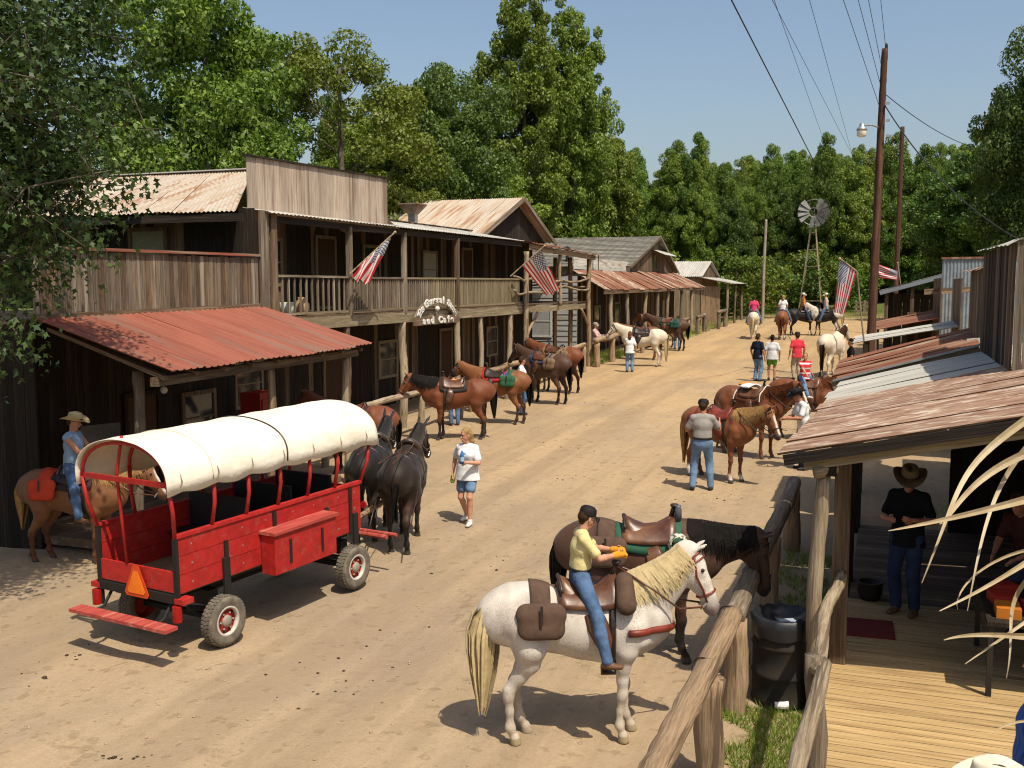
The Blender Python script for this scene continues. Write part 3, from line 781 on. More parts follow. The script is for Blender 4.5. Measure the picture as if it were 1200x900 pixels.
# balcony
board("floor_beam", bB, (XF, 18.55, 3.57), (XF, 34.6, 3.54), .27, .12, (1, 0, 0), W_OLIVE)
board("floor_beam", bB, (XF, 34.63, 3.54), (XF, 43.0, 3.52), .22, .12, (1, 0, 0), W_OLIVE)
for i in range(61):
    y = 18.75 + i * .4
    board("floor_board", bB, (-15.0, y, 3.70), (XF + .05, y, 3.70), .39, .05, (0, 0, 1), W_BROWN)
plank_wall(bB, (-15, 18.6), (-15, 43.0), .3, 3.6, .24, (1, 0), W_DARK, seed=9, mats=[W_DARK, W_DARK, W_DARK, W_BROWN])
plank_wall(bB, (-15, 18.6), (-15, 43.0), 3.74, 6.5, .24, (1, 0), W_DARK, seed=10, top=lambda s: 6.08 if s < .32 else 6.5, mats=[W_DARK, W_DARK, W_DARK, W_BROWN])
for (y, w, h, z, kind) in ((20.6, 1.0, 2.05, 3.76, 'd'), (22.6, 1.0, 1.25, 4.4, 'w'), (25.3, 1.1, 2.05, 3.76, 'd'), (28.0, 1.1, 1.25, 4.4, 'w'), (32.2, 1.2, 1.3, 4.3, 'p'), (35.5, 1.0, 2.05, 3.76, 'd'),
                        (21.5, 1.2, 1.2, 1.4, 'w'), (25.6, 1.1, 2.1, .62, 'd'), (29.0, 1.3, 1.2, 1.5, 'w'), (33.5, 1.1, 2.1, .8, 'd'), (38, 1.2, 1.2, 1.6, 'w')):
    if kind == 'd': framed("door", bB, (-14.97, y, z), w, h, (1, 0), W_OLIVE, plain("door_brown", (.075, .04, .022)))
    elif kind == 'w': framed("window", bB, (-14.97, y, z), w, h, (1, 0), W_OLIVE, GLASS, pname="pane", bars=1)
    else: framed("window", bB, (-14.97, y, z), w, h, (1, 0), W_OLIVE, PALE, pname="paper_sheet", bars=1)
# porch roof with its thin bright edge
sheets(bB, (-12.32, 18.55, 5.96), (-12.32, 25.38, 5.97), (-13.05, 25.38, 6.08), (-13.05, 18.55, 6.08), [GALV], 7, 6, .010, seed=11, warp=.004)
sheets(bB, (-12.32, 25.4, 5.97), (-12.32, 34.6, 5.98), (-15.1, 34.6, 6.45), (-15.1, 25.4, 6.45), [GALV], 9, 6, .010, seed=111, warp=.004)
board("fascia_board", bB, (-12.45, 18.6, 5.84), (-12.45, 34.6, 5.86), .15, .03, (1, 0, 0), W_DARK)
sheets(bB, (-12.05, 34.62, 5.9), (-12.05, 43.4, 5.72), (-15.1, 43.4, 6.3), (-15.1, 34.62, 6.4), [RUST], 8, 6, .016, seed=12, warp=.03)
board("fascia_board", bB, (-12.2, 34.7, 5.78), (-12.2, 43.3, 5.6), .2, .04, (1, 0, 0), W_LOG)
def YX(u, x=XF): return float(on_x(u, 333, x)[1])
for k, u in enumerate((409, 473, 535)):
    board("balcony_post", bB, (XF + .02, YX(u), 3.68), (XF + .02, YX(u), 5.85), .13, .12, (1, 0, 0), W_GREY if k < 2 else W_BROWN)
for k, u in enumerate((404, 470, 535, 562, 597)):
    y = YX(u, XF - .05)
    log("porch_post", bB, (XF - .05, y, fl(y) - .1), (XF - .05, y, 3.44), (.10, .115, .095, .085, .1)[k], W_LIGHT if k in (1, 2, 3, 4) else W_BROWN, (.03, .12, .02, .05, .03)[k], 20 + k, label="crooked peeled log post" if k == 1 else None)
board("hand_rail", bB, (XF, 18.9, 4.64), (XF, YX(409) - .08, 4.63), .09, .05, (0, 0, 1), W_GREY)
board("hand_rail", bB, (XF, YX(409) + .08, 4.62), (XF, YX(473) - .07, 4.62), .09, .05, (0, 0, 1), W_GREY)
board("hand_rail", bB, (XF, YX(473) + .07, 4.62), (XF, YX(535) - .07, 4.63), .09, .05, (0, 0, 1), W_OLIVE)
board("hand_rail", bB, (XF, YX(535) + .07, 4.63), (XF, 34.5, 4.64), .09, .05, (0, 0, 1), W_OLIVE)
for a, c in ((18.9, YX(409) - .1), (YX(409) + .1, YX(473) - .08), (YX(473) + .08, YX(535) - .08), (YX(535) + .08, 34.5)):
    board("bottom_rail", bB, (XF, a, 3.80), (XF, c, 3.80), .07, .05, (0, 0, 1), W_OLIVE)
y = 19.05
while y < 34.45:
    near = y < YX(409)
    if min(abs(y - YX(u)) for u in (409, 473, 535)) > .09:
        board("baluster", bB, (XF, y, 3.83), (XF, y + random.uniform(-.01, .01), 4.60), .05 if near else .055, .035, (1, 0, 0), W_GREY if y < 27 else W_OLIVE)
    y += .245 if near else .128
# the rustic end of the balcony
ps = {}
for k, (u, x) in enumerate(((617, -12.3), (684, -12.3), (651, -13.9), (668, -13.1))):
    y = YX(617, -12.3) if k == 0 else 42.75
    if k >= 2: x = float(on_y(u, 333, 42.75)[0])
    ps[k] = (x, y)
    log("corner_post", bB, (x, y, fl(y) - .1), (x, y, 5.62), .10, W_LOG if k else W_LIGHT, .035, 40 + k)
log("corner_post", bB, (-12.32, 38.7, 3.6), (-12.32, 38.7, 5.7), .07, W_LIGHT, .04, 47)
for k, (z0, z1) in enumerate(((4.15, 4.35), (4.62, 4.6))):
    log("rustic_rail", bB, (-12.3, ps[0][1], z0), (-12.3, 38.7, z1), .04, W_LIGHT, .10, 50 + k)
    log("rustic_rail", bB, (-12.3, 38.7, z1), (-12.3, 42.7, z0 + .1), .04, W_LIGHT, .12, 60 + k)
    log("rustic_rail", bB, (-12.3, 42.75, z0 + .2), (-15, 42.75, z0 + .25), .04, W_LIGHT, .1, 70 + k)
    log("rustic_rail", bB, (-12.35, YX(597), z0 + .1), (-12.3, ps[0][1], z0), .035, W_LIGHT, .1, 75 + k)
log("brace", bB, (-12.3, ps[0][1] + .05, 2.6), (-12.3, ps[0][1] + 1.2, 3.42), .05, W_LOG, .02, 80)
log("brace", bB, (-12.3, 42.6, 2.7), (-12.3, 41.6, 3.42), .05, W_LOG, .02, 81)

# arched sign over the store porch
sgn = thing("arched_sign", "arched wooden sign with white letters over the store porch", "sign", (-12.36, YX(510), 3.4))
XS = -12.36; y0, y1 = YX(483, XS), YX(537, XS); yc = (y0 + y1) / 2; rad_ = (y1 - y0) / 2 * .98; zb = 3.33
def arch_ring(r0, r1, x, nseg=28, ez=.47):
    mb = MB(); V = []
    for i in range(nseg + 1):
        a = math.pi * i / nseg
        for r_ in (r0, r1):
            for dx in (0, .03): V.append((x + dx, yc - r_ * math.cos(a), zb + r_ * math.sin(a) * ez))
    Fc = []
    for i in range(nseg):
        p = i * 4; q = p + 4
        Fc += [(p + 1, q + 1, q + 3, p + 3), (p, p + 2, q + 2, q), (p + 2, p + 3, q + 3, q + 2), (p, q, q + 1, p + 1)]
    Fc += [(0, 1, 3, 2), (nseg * 4, nseg * 4 + 2, nseg * 4 + 3, nseg * 4 + 1)]
    return mb.add(V, Fc)
arch_ring(rad_ * .78, rad_, XS).build("arch_board", W_GREY, sgn)
board("bottom_board", sgn, (XS + .035, y0 + .02, zb + .10), (XS + .035, y1 - .02, zb + .10), .24, .03, (1, 0, 0), W_BROWN)
WHITE_P = plain("sign_white_paint", (.72, .70, .64), .6)
def letter(ch, parent, size, loc, ang_, mat, name="letter", ext=.012):
    cu = bpy.data.curves.new("letter", 'FONT'); cu.body = ch; cu.size = size; cu.extrude = ext; cu.align_x = 'CENTER'; cu.align_y = 'CENTER'; cu.offset = .012
    ob = bpy.data.objects.new("letter_tmp", cu); me = bpy.data.meshes.new_from_object(ob); bpy.data.objects.remove(ob)
    # text plane: reading direction along +Y, up along Z, facing +X
    m = frame(loc, (0, 1, 0), (0, 0, 1), (1, 0, 0)) @ Matrix.Rotation(ang_, 4, 'Z') @ Matrix.Diagonal((1.45, 1, 1, 1))
    return put(name, me, mat, parent, m)
word = "The General Store"
for i, ch in enumerate(word):
    if ch == ' ': continue
    a = math.pi * (1 - (.10 + .80 * i / (len(word) - 1))); r_ = rad_ * .83
    letter(ch, sgn, .27, (XS + .045, yc + r_ * math.cos(a), zb + .10 + r_ * math.sin(a) * .45), (a - math.pi / 2) * .62, WHITE_P)
word = "and Cafe"
for i, ch in enumerate(word):
    if ch == ' ': continue
    letter(ch, sgn, .26, (XS + .065, y0 + .62 + (y1 - y0 - 1.24) * i / (len(word) - 1), zb + .10), 0, WHITE_P)
MB().lathe([(0, .13), (.06, .1), (.08, .05), (.06, 0), (0, -.02)], 10, (XS + .02, yc, zb + .38)).build("centre_ornament", WHITE_P, sgn)

# ------------------------------------------------------------------ rusty gable roof behind the balcony
bC = thing("rusty_gable_house", "house with pale rusty tin gable roof behind the long balcony", "building", (-16, 40, .8))
gX = -14.4
sheets(bC, (gX, 35.6, 6.25), (-22, 35.6, 6.25), (-22, 40.2, 8.0), (gX, 40.2, 8.0), [RUST2], 11, 7, .016, seed=13)
sheets(bC, (gX, 44.5, 6.3), (-22, 44.5, 6.3), (-22, 40.2, 7.99), (gX, 40.2, 7.99), [RUST2], 6, 7, .016, seed=14)
plank_wall(bC, (gX - .35, 36.0), (gX - .35, 44.2), 6.0, 7, .25, (1, 0), W_DARK, seed=15, top=lambda s: 6.2 + 1.65 * (1 - abs(2 * s - 1)))
plank_wall(bC, (-21.9, 35.9), (-15, 35.9), .8, 6.3, .3, (0, -1), W_DARK, seed=150)
for sg, yy in ((1, 44.55), (-1, 35.55)):
    board("barge_board", bC, (gX + .04, 40.2, 7.96), (gX + .04, yy, 6.22), .18, .04, (1, 0, 0), W_GREY)
# vent on that roof
vt = thing("roof_vent", "square tin vent pipe standing on the rusty gable roof", "vent", (-16.5, 36.6, 6.5))
vp = on_y(484, 262, 36.4)
vmb = MB().box((vp[0], 36.4, vp[2]), (.28, .28, .9)); vmb.build("pipe", STEEL, vt)
MB().add([(vp[0] + a * s, 36.4 + c * s, vp[2] + h) for s, h in ((.16, .36), (.42, .72), (.42, .76)) for a, c in ((-1, -1), (1, -1), (1, 1), (-1, 1))],
         [(0, 1, 5, 4), (1, 2, 6, 5), (2, 3, 7, 6), (3, 0, 4, 7), (4, 5, 9, 8), (5, 6, 10, 9), (6, 7, 11, 10), (7, 4, 8, 11), (8, 9, 10, 11)]).build("hood", M("vent_rust", (.30, .26, .22), (.2, .12, .08), ns=3), vt)

# ------------------------------------------------------------------ grey side house under the corner, then the long rusty porch house
bG = thing("grey_clapboard_house", "pale grey house side seen through the balcony corner posts", "building", (-16, 45, .9))
GREYP = M("paint_pale_grey", (.33, .33, .32), (.27, .27, .26), (.22, .2, .17), (8, 8, 1), 2, .6, bump=.2, rnd=.06)
for i in range(15):
    z = 1.2 + i * .25
    board("clapboard", bG, (-20, 45.3, z), (-13.6, 45.3, z), .26, .025, (0, -1, .12), GREYP)
framed("window", bG, (-16.0, 45.27, 2.0), 2.4, 1.5, (0, -1), plain("window_white_frame", (.5, .49, .45)), plain("window_grey_blind", (.30, .30, .29)), bars=1)
board("stoop", bG, (-17.5, 44.6, 1.35), (-13.0, 44.6, 1.35), .9, .5, (0, 0, 1), W_LOG)
stair_y = 43.9
for k in range(3): board("step", bG, (-16.6, stair_y - k * .3, 1.1 - k * .16 + .06), (-15.6, stair_y - k * .3, 1.1 - k * .16 + .06), .3, .06, (0, 0, 1), W_BROWN)
MB().tube([(-15.55, 43.0, 1.0), (-15.55, 43.0, 2.0), (-16.9, 43.6, 2.5), (-16.9, 43.6, 1.2)], .04, 6).build("hand_rail", BLACK, bG)

bD = thing("long_porch_house", "house with grey shingle gable and long rusty porch roof", "building", (-15, 57, 1.2))
XD = -14.0
plank_wall(bD, (XD, 46), (XD, 69.5), 1.0, 5.15, .3, (1, 0), W_DARK, seed=16, mats=[W_DARK, W_BROWN, W_DARK])
sheets(bD, (-11.95, 44.0, 4.2), (-11.95, 58.5, 4.22), (-14.0, 58.5, 5.15), (-14.0, 45.6, 5.12), [RUST, RUST, RUST, RUST3], 13, 6, .02, seed=17, warp=.035)
sheets(bD, (-11.95, 58.53, 4.24), (-11.95, 69.8, 4.28), (-14.0, 69.8, 5.2), (-14.0, 58.53, 5.17), [RUST, RUST, RUST3], 10, 6, .02, seed=18, warp=.035)
board("fascia_board", bD, (-12.0, 44.1, 4.1), (-12.0, 69.7, 4.18), .16, .05, (1, 0, 0), W_BROWN)
for k, u in enumerate((716, 735, 757, 770, 783, 799, 811)):
    y = YX(u, -12.15); log("porch_post", bD, (-12.15, y, fl(y) - .1), (-12.15, y, 4.15), .10, W_GREY if k % 2 else W_LIGHT, .05, 90 + k)
for k in range(4):
    z = 5.24 + k * .145
    board("white_board", bD, (-14.12, 46.4, z), (-14.12, 57.4, z - .02), .14, .03, (1, 0, 0), W_PAINT)
for y in (48.6, 49.6, 50.6): board("batten", bD, (-14.09, y, 5.16), (-14.09, y, 5.95), .06, .03, (1, 0, 0), W_DARK)
# shingle gable
def shingles(parent, A, B, Cc, D, rows, cols, mat, seed):
    """overlapping shingle courses, each course one strip of tabs"""
    A, B, Cc, D = [np.array(p, float) for p in (A, B, Cc, D)]; rr = random.Random(seed)
    nv = nrm(np.cross(B - A, D - A)); nv = nv if nv[2] > 0 else -nv
    for r_ in range(rows):
        t0, t1 = r_ / rows, min(1, (r_ + 1.3) / rows); mb = MB()
        for c in range(cols):
            s0, s1 = c / cols, (c + .96) / cols; e = rr.uniform(0, .01)
            P = [A + (B - A) * s + (D + (Cc - D) * s - A - (B - A) * s) * t for s, t in ((s0, t0), (s1, t0), (s1, t1), (s0, t1))]
            P[0] = P[0] + nv * (.03 + e); P[1] = P[1] + nv * (.03 + e)
            mb.add([p for p in P] + [p - nv * .012 for p in P[:2]], [(0, 1, 2, 3), (4, 5, 1, 0)])
        mb.build("shingle_course", mat, parent)
dX = -14.15
shingles(bD, (dX + .3, 56.4, 5.45), (-24, 56.4, 5.45), (-24, 64.2, 7.45), (dX + .3, 64.2, 7.45), 22, 24, SHINGLE, 3)
shingles(bD, (dX + .3, 70.2, 5.2), (-24, 70.2, 5.2), (-24, 64.2, 7.44), (dX + .3, 64.2, 7.44), 10, 20, SHINGLE, 4)
plank_wall(bD, (dX, 57.0), (dX, 69.8), 5.1, 6, .4, (1, 0), W_BROWN, seed=19, top=lambda s: 5.45 + 1.85 * (s / .57 if s < .57 else (1 - s) / .43))
board("barge_board", bD, (dX + .34, 64.2, 7.42), (dX + .34, 56.3, 5.40), .16, .04, (1, 0, 0), W_GREY)
board("barge_board", bD, (dX + .34, 64.2, 7.42), (dX + .34, 70.3, 5.15), .16, .04, (1, 0, 0), W_GREY)
framed("window", bD, (dX + .02, 64.0, 5.3), 1.1, 1.0, (1, 0), W_GREY, GLASS, pname="pane")
sheets(bD, (dX + .9, 62.9, 6.25), (dX + .9, 66.5, 6.25), (dX + .05, 66.5, 6.6), (dX + .05, 62.9, 6.6), [GALV], 3, 6, .015, seed=20, name="awning_sheet")
plank_wall(bD, (-23.8, 56.9), (dX, 56.9), 1.2, 5.5, .4, (0, -1), W_GREY, seed=22)
for y in (50, 54, 60.5, 66): framed("door" if y in (54, 66) else "window", bD, (XD + .02, y, 1.4 if y in (54, 66) else 2.2), 1.1, 2.1 if y in (54, 66) else 1.2, (1, 0), W_GREY, GLASS)
fp = on_y(666, 296, 56.2)
sp = thing("stove_pipe", "short dark stove pipe against the grey shingle roof", "pipe", (fp[0], 57.8, 5.8))
pz = 5.45 + (57.6 - 56.4) / 7.8 * 2
MB().tube([(fp[0] - .5, 57.6, pz - .1), (fp[0] - .5, 57.6, pz + .75)], .1, 8).lathe([(.17, pz + .72), (.17, pz + .82), (0, pz + .92)], 8, (fp[0] - .5, 57.6, 0)).build("flue", BLACK, sp)

bE = thing("tin_roof_shed", "small far house with bright tin roof and porch at the street end", "building", (-13, 76, 1.5))
sheets(bE, (-12.6, 72.6, 5.0), (-19, 72.6, 5.0), (-19, 76.5, 6.15), (-12.6, 76.5, 6.15), [GALV], 8, 6, .02, seed=23)
sheets(bE, (-12.6, 80.4, 5.0), (-19, 80.4, 5.0), (-19, 76.5, 6.14), (-12.6, 76.5, 6.14), [GALV], 6, 6, .02, seed=24)
sheets(bE, (-10.6, 72.4, 4.5), (-10.6, 80.6, 4.5), (-13.0, 80.6, 4.98), (-13.0, 72.4, 4.98), [GALV], 8, 6, .02, seed=25)
plank_wall(bE, (-12.8, 72.9), (-12.8, 80.1), 1.4, 5, .35, (1, 0), W_BROWN, seed=26, top=lambda s: 5.0 + 1.0 * (1 - abs(2 * s - 1)))
plank_wall(bE, (-18.8, 72.85), (-12.8, 72.85), 1.4, 5.0, .35, (0, -1), W_OLIVE, seed=27)
plank_wall(bE, (-12.75, 72.85), (-11.4, 72.85), 1.4, 4.3, .3, (0, -1), W_LOG, seed=28)
for k, y in enumerate((72.7, 76.5, 80.3)): log("porch_post", bE, (-10.9, y, fl(y) - .1), (-10.9, y, 4.48), .09, W_GREY, .04, 110 + k)

# ------------------------------------------------------------------ hitching rails along the left side
def hitch(label, x, ys, h, r, mat, seed, x1=None, group="hitching rails"):
    x1 = x if x1 is None else x1
    t = thing("hitching_rail", label, "hitching rail", (x, ys[0], fl(ys[0])), group=group)
    f = lambda y: x + (x1 - x) * (y - ys[0]) / (ys[-1] - ys[0])
    for i, y in enumerate(ys): log("post", t, (f(y), y, float(G(0, y)) - .2), (f(y), y, fl(y) + h), r * 1.15, mat, .02, seed + i)
    for i in range(len(ys) - 1):
        a, c = ys[i], ys[i + 1]
        log("rail", t, (f(a), a - .15, fl(a) + h + r * .8), (f(c), c + .15, fl(c) + h + r * .8), r, mat, .04, seed + 20 + i)
    return t
hitch("rough hitching rail in front of the store behind the mules", -11.7, [19.6, 22.0, 24.6, 27.2], 1.05, .075, W_LIGHT, 200)
hitch("hitching rail under the store balcony where saddled horses stand", -11.9, [28.6, 31.6, 34.6, 37.6, 40.6], 1.05, .09, W_LOG, 230)
hitch("thick hitching rail by the balcony corner where the white horse stands", -11.9, [42.6, 45.2, 48], 1.05, .12, W_LOG, 260)
hitch("hitching rail beside the long rusty porch", -11.6, [50, 54, 58, 62], 1.0, .1, W_LOG, 290)
hitch("short low hitching rail in front of the far tin roofed porch", -11.4, [64.2, 66.6], 1.0, .11, W_GREY, 320)
hitch("farthest hitching rail at the street end on the left", -10.9, [69.2, 72], 1.05, .11, W_GREY, 350)

# things standing on the shaded porches
vm = thing("vending_machine", "red drinks machine standing in the shade under the red porch roof", "vending machine", (-12.6, 18.0, .5))
vy = YX(311, -12.7)
REDM = plain("machine_red", (.30, .024, .018), .5); 
MB().box((-12.95, vy, 1.32), (.5, .62, 1.6)).build("cabinet", REDM, vm)
MB().box((-12.685, vy, 1.5), (.03, .5, .95)).build("front_panel", plain("machine_panel", (.25, .02, .018), .3), vm)
MB().lathe([(0, .0), (.16, 0), (.16, .02), (0, .02)], 20, (-12.67, vy, 1.6), 'x').build("round_emblem", plain("machine_white", (.6, .58, .55), .4), vm)
MB().box((-12.665, vy, .95), (.03, .34, .15)).build("delivery_flap", BLACK, vm)
rb = thing("red_barrel", "round red bin standing on the store porch beside a post", "bin", (-12.6, YX(383, -12.6), .5))
MB().lathe([(0, 0), (.26, 0), (.31, .3), (.31, .62), (.33, .64), (.24, .82), (.08, .92), (0, .93)], 16, (-12.6, YX(383, -12.6), .62)).build("body", plain("bin_red", (.36, .05, .03), .5), rb, smooth=True)
pb = thing("plywood_sheet", "pale plywood sheet leaning under the red porch roof behind the rider", "board", (-12.9, 14, .4))
a = on_x(86, 540, -12.3); c = on_x(141, 522, -12.3); d = on_x(141, 495, -12.7); e = on_x(90, 500, -12.7)
MB().add([a, c, d, e] + [p + np.array([-.02, 0, 0]) for p in (a, c, d, e)], [(0, 1, 2, 3), (7, 6, 5, 4), (0, 4, 5, 1), (1, 5, 6, 2), (2, 6, 7, 3), (3, 7, 4, 0)]).build("sheet", plain("plywood", (.17, .145, .10)), pb)
lp = thing("porch_lamp", "small bright round lamp hanging under the red porch roof", "lamp", (-12.6, 15, 2.2))
lq = on_x(192, 457, -12.4)
MB().lathe([(0, -.07), (.05, -.05), (.07, 0), (.05, .05), (0, .07)], 10, tuple(lq)).build("globe", plain("lamp_glass", (.8, .76, .65), .2), lp, smooth=True)
MB().tube([lq + np.array([0, 0, .06]), (lq[0], lq[1], 3.75)], .008, 5).build("cord", WIRE, lp)
# tubs and clutter on the balcony
bk = thing("paint_bucket", "pale bucket standing on the balcony behind the first railing", "bucket", (-12.9, YX(336, -12.9), 3.73))
MB().lathe([(0, 0), (.14, 0), (.17, .32), (.16, .32), (.13, .03), (0, .03)], 14, (-12.9, YX(336, -12.9), 3.73)).build("pail", plain("bucket_pale", (.45, .48, .40), .5), bk, smooth=True)
jg = thing("clay_jug", "round tan jug on the balcony floor beside the pale bucket", "jug", (-12.85, YX(353, -12.85), 3.73))
MB().lathe([(0, 0), (.12, 0), (.19, .14), (.18, .28), (.08, .38), (.09, .43), (.06, .43), (.05, .37), (0, .3)], 14, (-12.85, YX(353, -12.85), 3.73)).build("body", plain("clay", (.36, .25, .14), .7), jg, smooth=True)
# farm cart at the far left
ct = thing("farm_cart", "dark farm cart with spoked wheel half hidden at the left edge", "cart", (-13.2, 11.3, .25))
cw = on_ground(6, 605); cx_, cy_ = float(cw[0]), float(cw[1])
def spoked(c, r, axis_dir, parent, mat):
    c = np.array(c, float); ax = nrm(np.array(axis_dir, float)); u_ = np.array([0, 0, 1.0]); v_ = np.cross(ax, u_)
    mb = MB(); pts = [c + (u_ * math.cos(t) + v_ * math.sin(t)) * r for t in np.linspace(0, 2 * math.pi, 21)]
    mb.tube(pts, .035, 6, cap=False)
    for k in range(8):
        t = k * math.pi / 4; mb.tube([c, c + (u_ * math.cos(t) + v_ * math.sin(t)) * r], .02, 5)
    mb.tube([c - ax * .1, c + ax * .1], .07, 8)
    return mb.build("wheel", mat, parent)
CG = plain("cart_iron_grey", (.13, .12, .10), .5)
spoked((cx_, cy_, .55), .34, (.35, -.94, 0), ct, CG); spoked((cx_ - 1.0, cy_ - .9, .55), .34, (.35, -.94, 0), ct, CG)
MB().box((cx_ - .5, cy_ + .2, .95), (1.6, .9, .4), Matrix.Rotation(R(20), 3, 'Z')).build("box", W_DARK, ct)
MB().tube([(cx_ + .2, cy_ + .3, .8), (cx_ + 1.0, cy_ + .75, .4)], .04, 6).build("shaft", W_DARK, ct)
# ------------------------------------------------------------------ right row: open porches with tin roofs
def roof_edge(cor, far, near_right, n, mats, parent, seed, ribs=7, thick_mat=None, warp=.02, xr=None):
    """cor: near eave corner (u,v); far: far eave corner (u,v) both over x=-0.9; near_right: (u,v) further up the near edge"""
    A = on_x(*cor, -.9); Bp = on_x(*far, -.9); r_ = on_y(*near_right, A[1])
    sl = (r_[2] - A[2]) / (r_[0] - A[0]); X1 = xr or r_[0]
    D = np.array([X1, A[1], A[2] + sl * (X1 - A[0])]); Cc = np.array([X1, Bp[1], Bp[2] + sl * (X1 - A[0])])
    return A, Bp, Cc, D, sl
dk = thing("boardwalk_porch", "open porch with yellow plank deck under a brown rusty tin roof", "porch", (0, 10, .2))
DZ = .50
A = np.array([-.93, 10.0, 2.77]); sl = (3.55 - 2.77) / (1.11 + .92)
sl = .262
def R1(x, y):
    x = x + (.018 * (y - 10) if x < -.8 else 0); q = .215 + .045 * min(1, max(0, (y - 10) / 4.25)); return (x, y, 2.85 + q * (x + .93) - .006 * (y - 10))
def R1n(x): return R1(x, 10.0)
sheets(dk, R1(-.95, 10.0), R1(-.95, 14.25), R1(2.6, 14.25), R1n(2.6), [RUST3], 6, 9, .014, seed=31, warp=.010)
sheets(dk, R1(-.92, 14.28), R1(-.92, 17.7), R1(2.6, 17.7), R1(2.6, 14.28), [GALV], 4, 9, .012, seed=32, warp=.008)
def low(p, d): return (p[0], p[1], p[2] - d)
board("fascia_board", dk, low(R1n(-.93), .07), low(R1n(2.6), .07), .10, .04, (0, -1, 0), W_DARK)
board("lintel_board", dk, low(R1(-.75, 10.12), .165), low(R1(2.6, 10.12), .165), .10, .05, (0, -1, 0), W_OLIVE)
for y in (11.4, 12.9, 14.4, 16, 17.5): board("rafter", dk, low(R1(-.88, y), .09), low(R1(2.4, y), .09), .05, .1, (0, 1, 0), W_BROWN)
board("eave_beam", dk, low(R1(-.5, 10.1), .24), low(R1(-.5, 17.6), .24), .14, .1, (1, 0, 0), W_DARK)
yy = 3.2; k = 0
while yy < 13.3:
    board("deck_plank", dk, (-.52 + random.uniform(-.015, .015), yy, DZ - .02), (3.2, yy, DZ - .02 + random.uniform(-.004, .004)), .127, .04, (0, 0, 1), W_DECK); yy += .142
while yy < 17.6: board("shade_floor_plank", dk, (-.4, yy, DZ - .03), (2.9, yy, DZ - .03), .19, .04, (0, 0, 1), W_BROWN); yy += .197  # floor added over bare ground; darker boards put the porch shade into the colour
board("deck_skirt", dk, (-.47, 3.2, .3), (-.47, 13.2, .36), .26, .04, (1, 0, 0), W_DARK)
log("porch_post", dk, (-.60, 10.25, .1), (-.57, 10.2, 2.62), .07, W_LIGHT, .04, 401, label="pale peeled log post")
log("post_knot", dk, (-.66, 10.12, 2.66), (-.45, 10.2, 2.72), .06, W_LIGHT, .01, 402)
board("square_post", dk, (-.42, 11.0, DZ), (-.42, 11.0, 2.72), .16, .16, (1, 0, 0), W_BROWN)
board("square_post", dk, (-.45, 14.2, .2), (-.45, 14.2, 2.75), .14, .14, (1, 0, 0), W_DARK)
board("square_post", dk, (-.45, 17.5, .3), (-.45, 17.5, 2.8), .14, .14, (1, 0, 0), W_DARK)
log("hand_rail", dk, (-.44, 3.6, 1.40), (-.42, 8.35, 1.42), .06, W_LIGHT, .05, 403)
log("hand_rail", dk, (-.47, 8.2, 1.42), (-.40, 10.95, 1.46), .058, W_LIGHT, .05, 404)
log("rail_post", dk, (-.5, 8.3, .1), (-.5, 8.3, 1.5), .075, W_GREY, .05, 405)
log("rail_post", dk, (-.5, 5.2, .1), (-.5, 5.2, 1.45), .075, W_GREY, .05, 406)
board("back_wall_post", dk, (1.9, 13.3, DZ), (1.9, 13.3, 3.7), .14, .14, (1, 0, 0), W_GREY)
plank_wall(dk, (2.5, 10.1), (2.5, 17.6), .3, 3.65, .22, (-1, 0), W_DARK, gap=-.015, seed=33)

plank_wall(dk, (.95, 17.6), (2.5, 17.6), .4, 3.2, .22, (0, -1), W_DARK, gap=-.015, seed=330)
# unseen gallery at the viewpoint, added to keep sky light off the porch
for i in range(10): board("added_gallery_plank", dk, (-.3, -3.9 + i * .68, 2.8), (4.6, -3.9 + i * .68, 2.8), .67, .05, (0, 0, 1), W_DECK)
plank_wall(dk, (2.7, -4.0), (2.7, .6), .3, 5.9, .3, (-1, 0), W_BROWN, seed=331)
sheets(dk, (-.7, -4.2, 5.75), (-.7, .5, 5.75), (4.8, .5, 6.6), (4.8, -4.2, 6.6), [RUST], 6, 8, .014, seed=332)
for y in (-3.8, .3): board("added_gallery_post", dk, (2.4, y, .3), (2.4, y, 5.9), .14, .14, (1, 0, 0), W_BROWN)
# first false front with boxed sides
f1 = thing("false_front_house", "dark boarded false front rising above the nearest tin roof", "building", (1.5, 16, .4))
plank_wall(f1, (1.35, 13.6), (1.35, 18.0), 2.9, 4.95, .22, (-1, 0), W_BROWN, seed=34, mats=[W_BROWN, W_DARK])
plank_wall(f1, (1.36, 13.55), (1.56, 13.55), 2.9, 4.98, .1, (0, -1), W_GREY, seed=35)
sheets(f1, (1.28, 13.5, 4.93), (1.28, 18.1, 5.0), (1.62, 18.1, 5.10), (1.62, 13.5, 5.06), [GALV], 3, 3, .008, seed=36, name="cap_sheet")
plank_wall(f1, (1.58, 13.62), (5.5, 13.62), 2.8, 4.2, .25, (0, -1), W_GREY, seed=37)
board("signboard", f1, (1.64, 13.4, 3.5), (3.4, 13.4, 3.45), .35, .03, (0, -1, 0), W_PAINT)
board("trim_board", f1, (1.62, 13.38, 3.2), (3.4, 13.38, 3.16), .06, .04, (0, -1, 0), plain("trim_teal", (.05, .28, .26)))

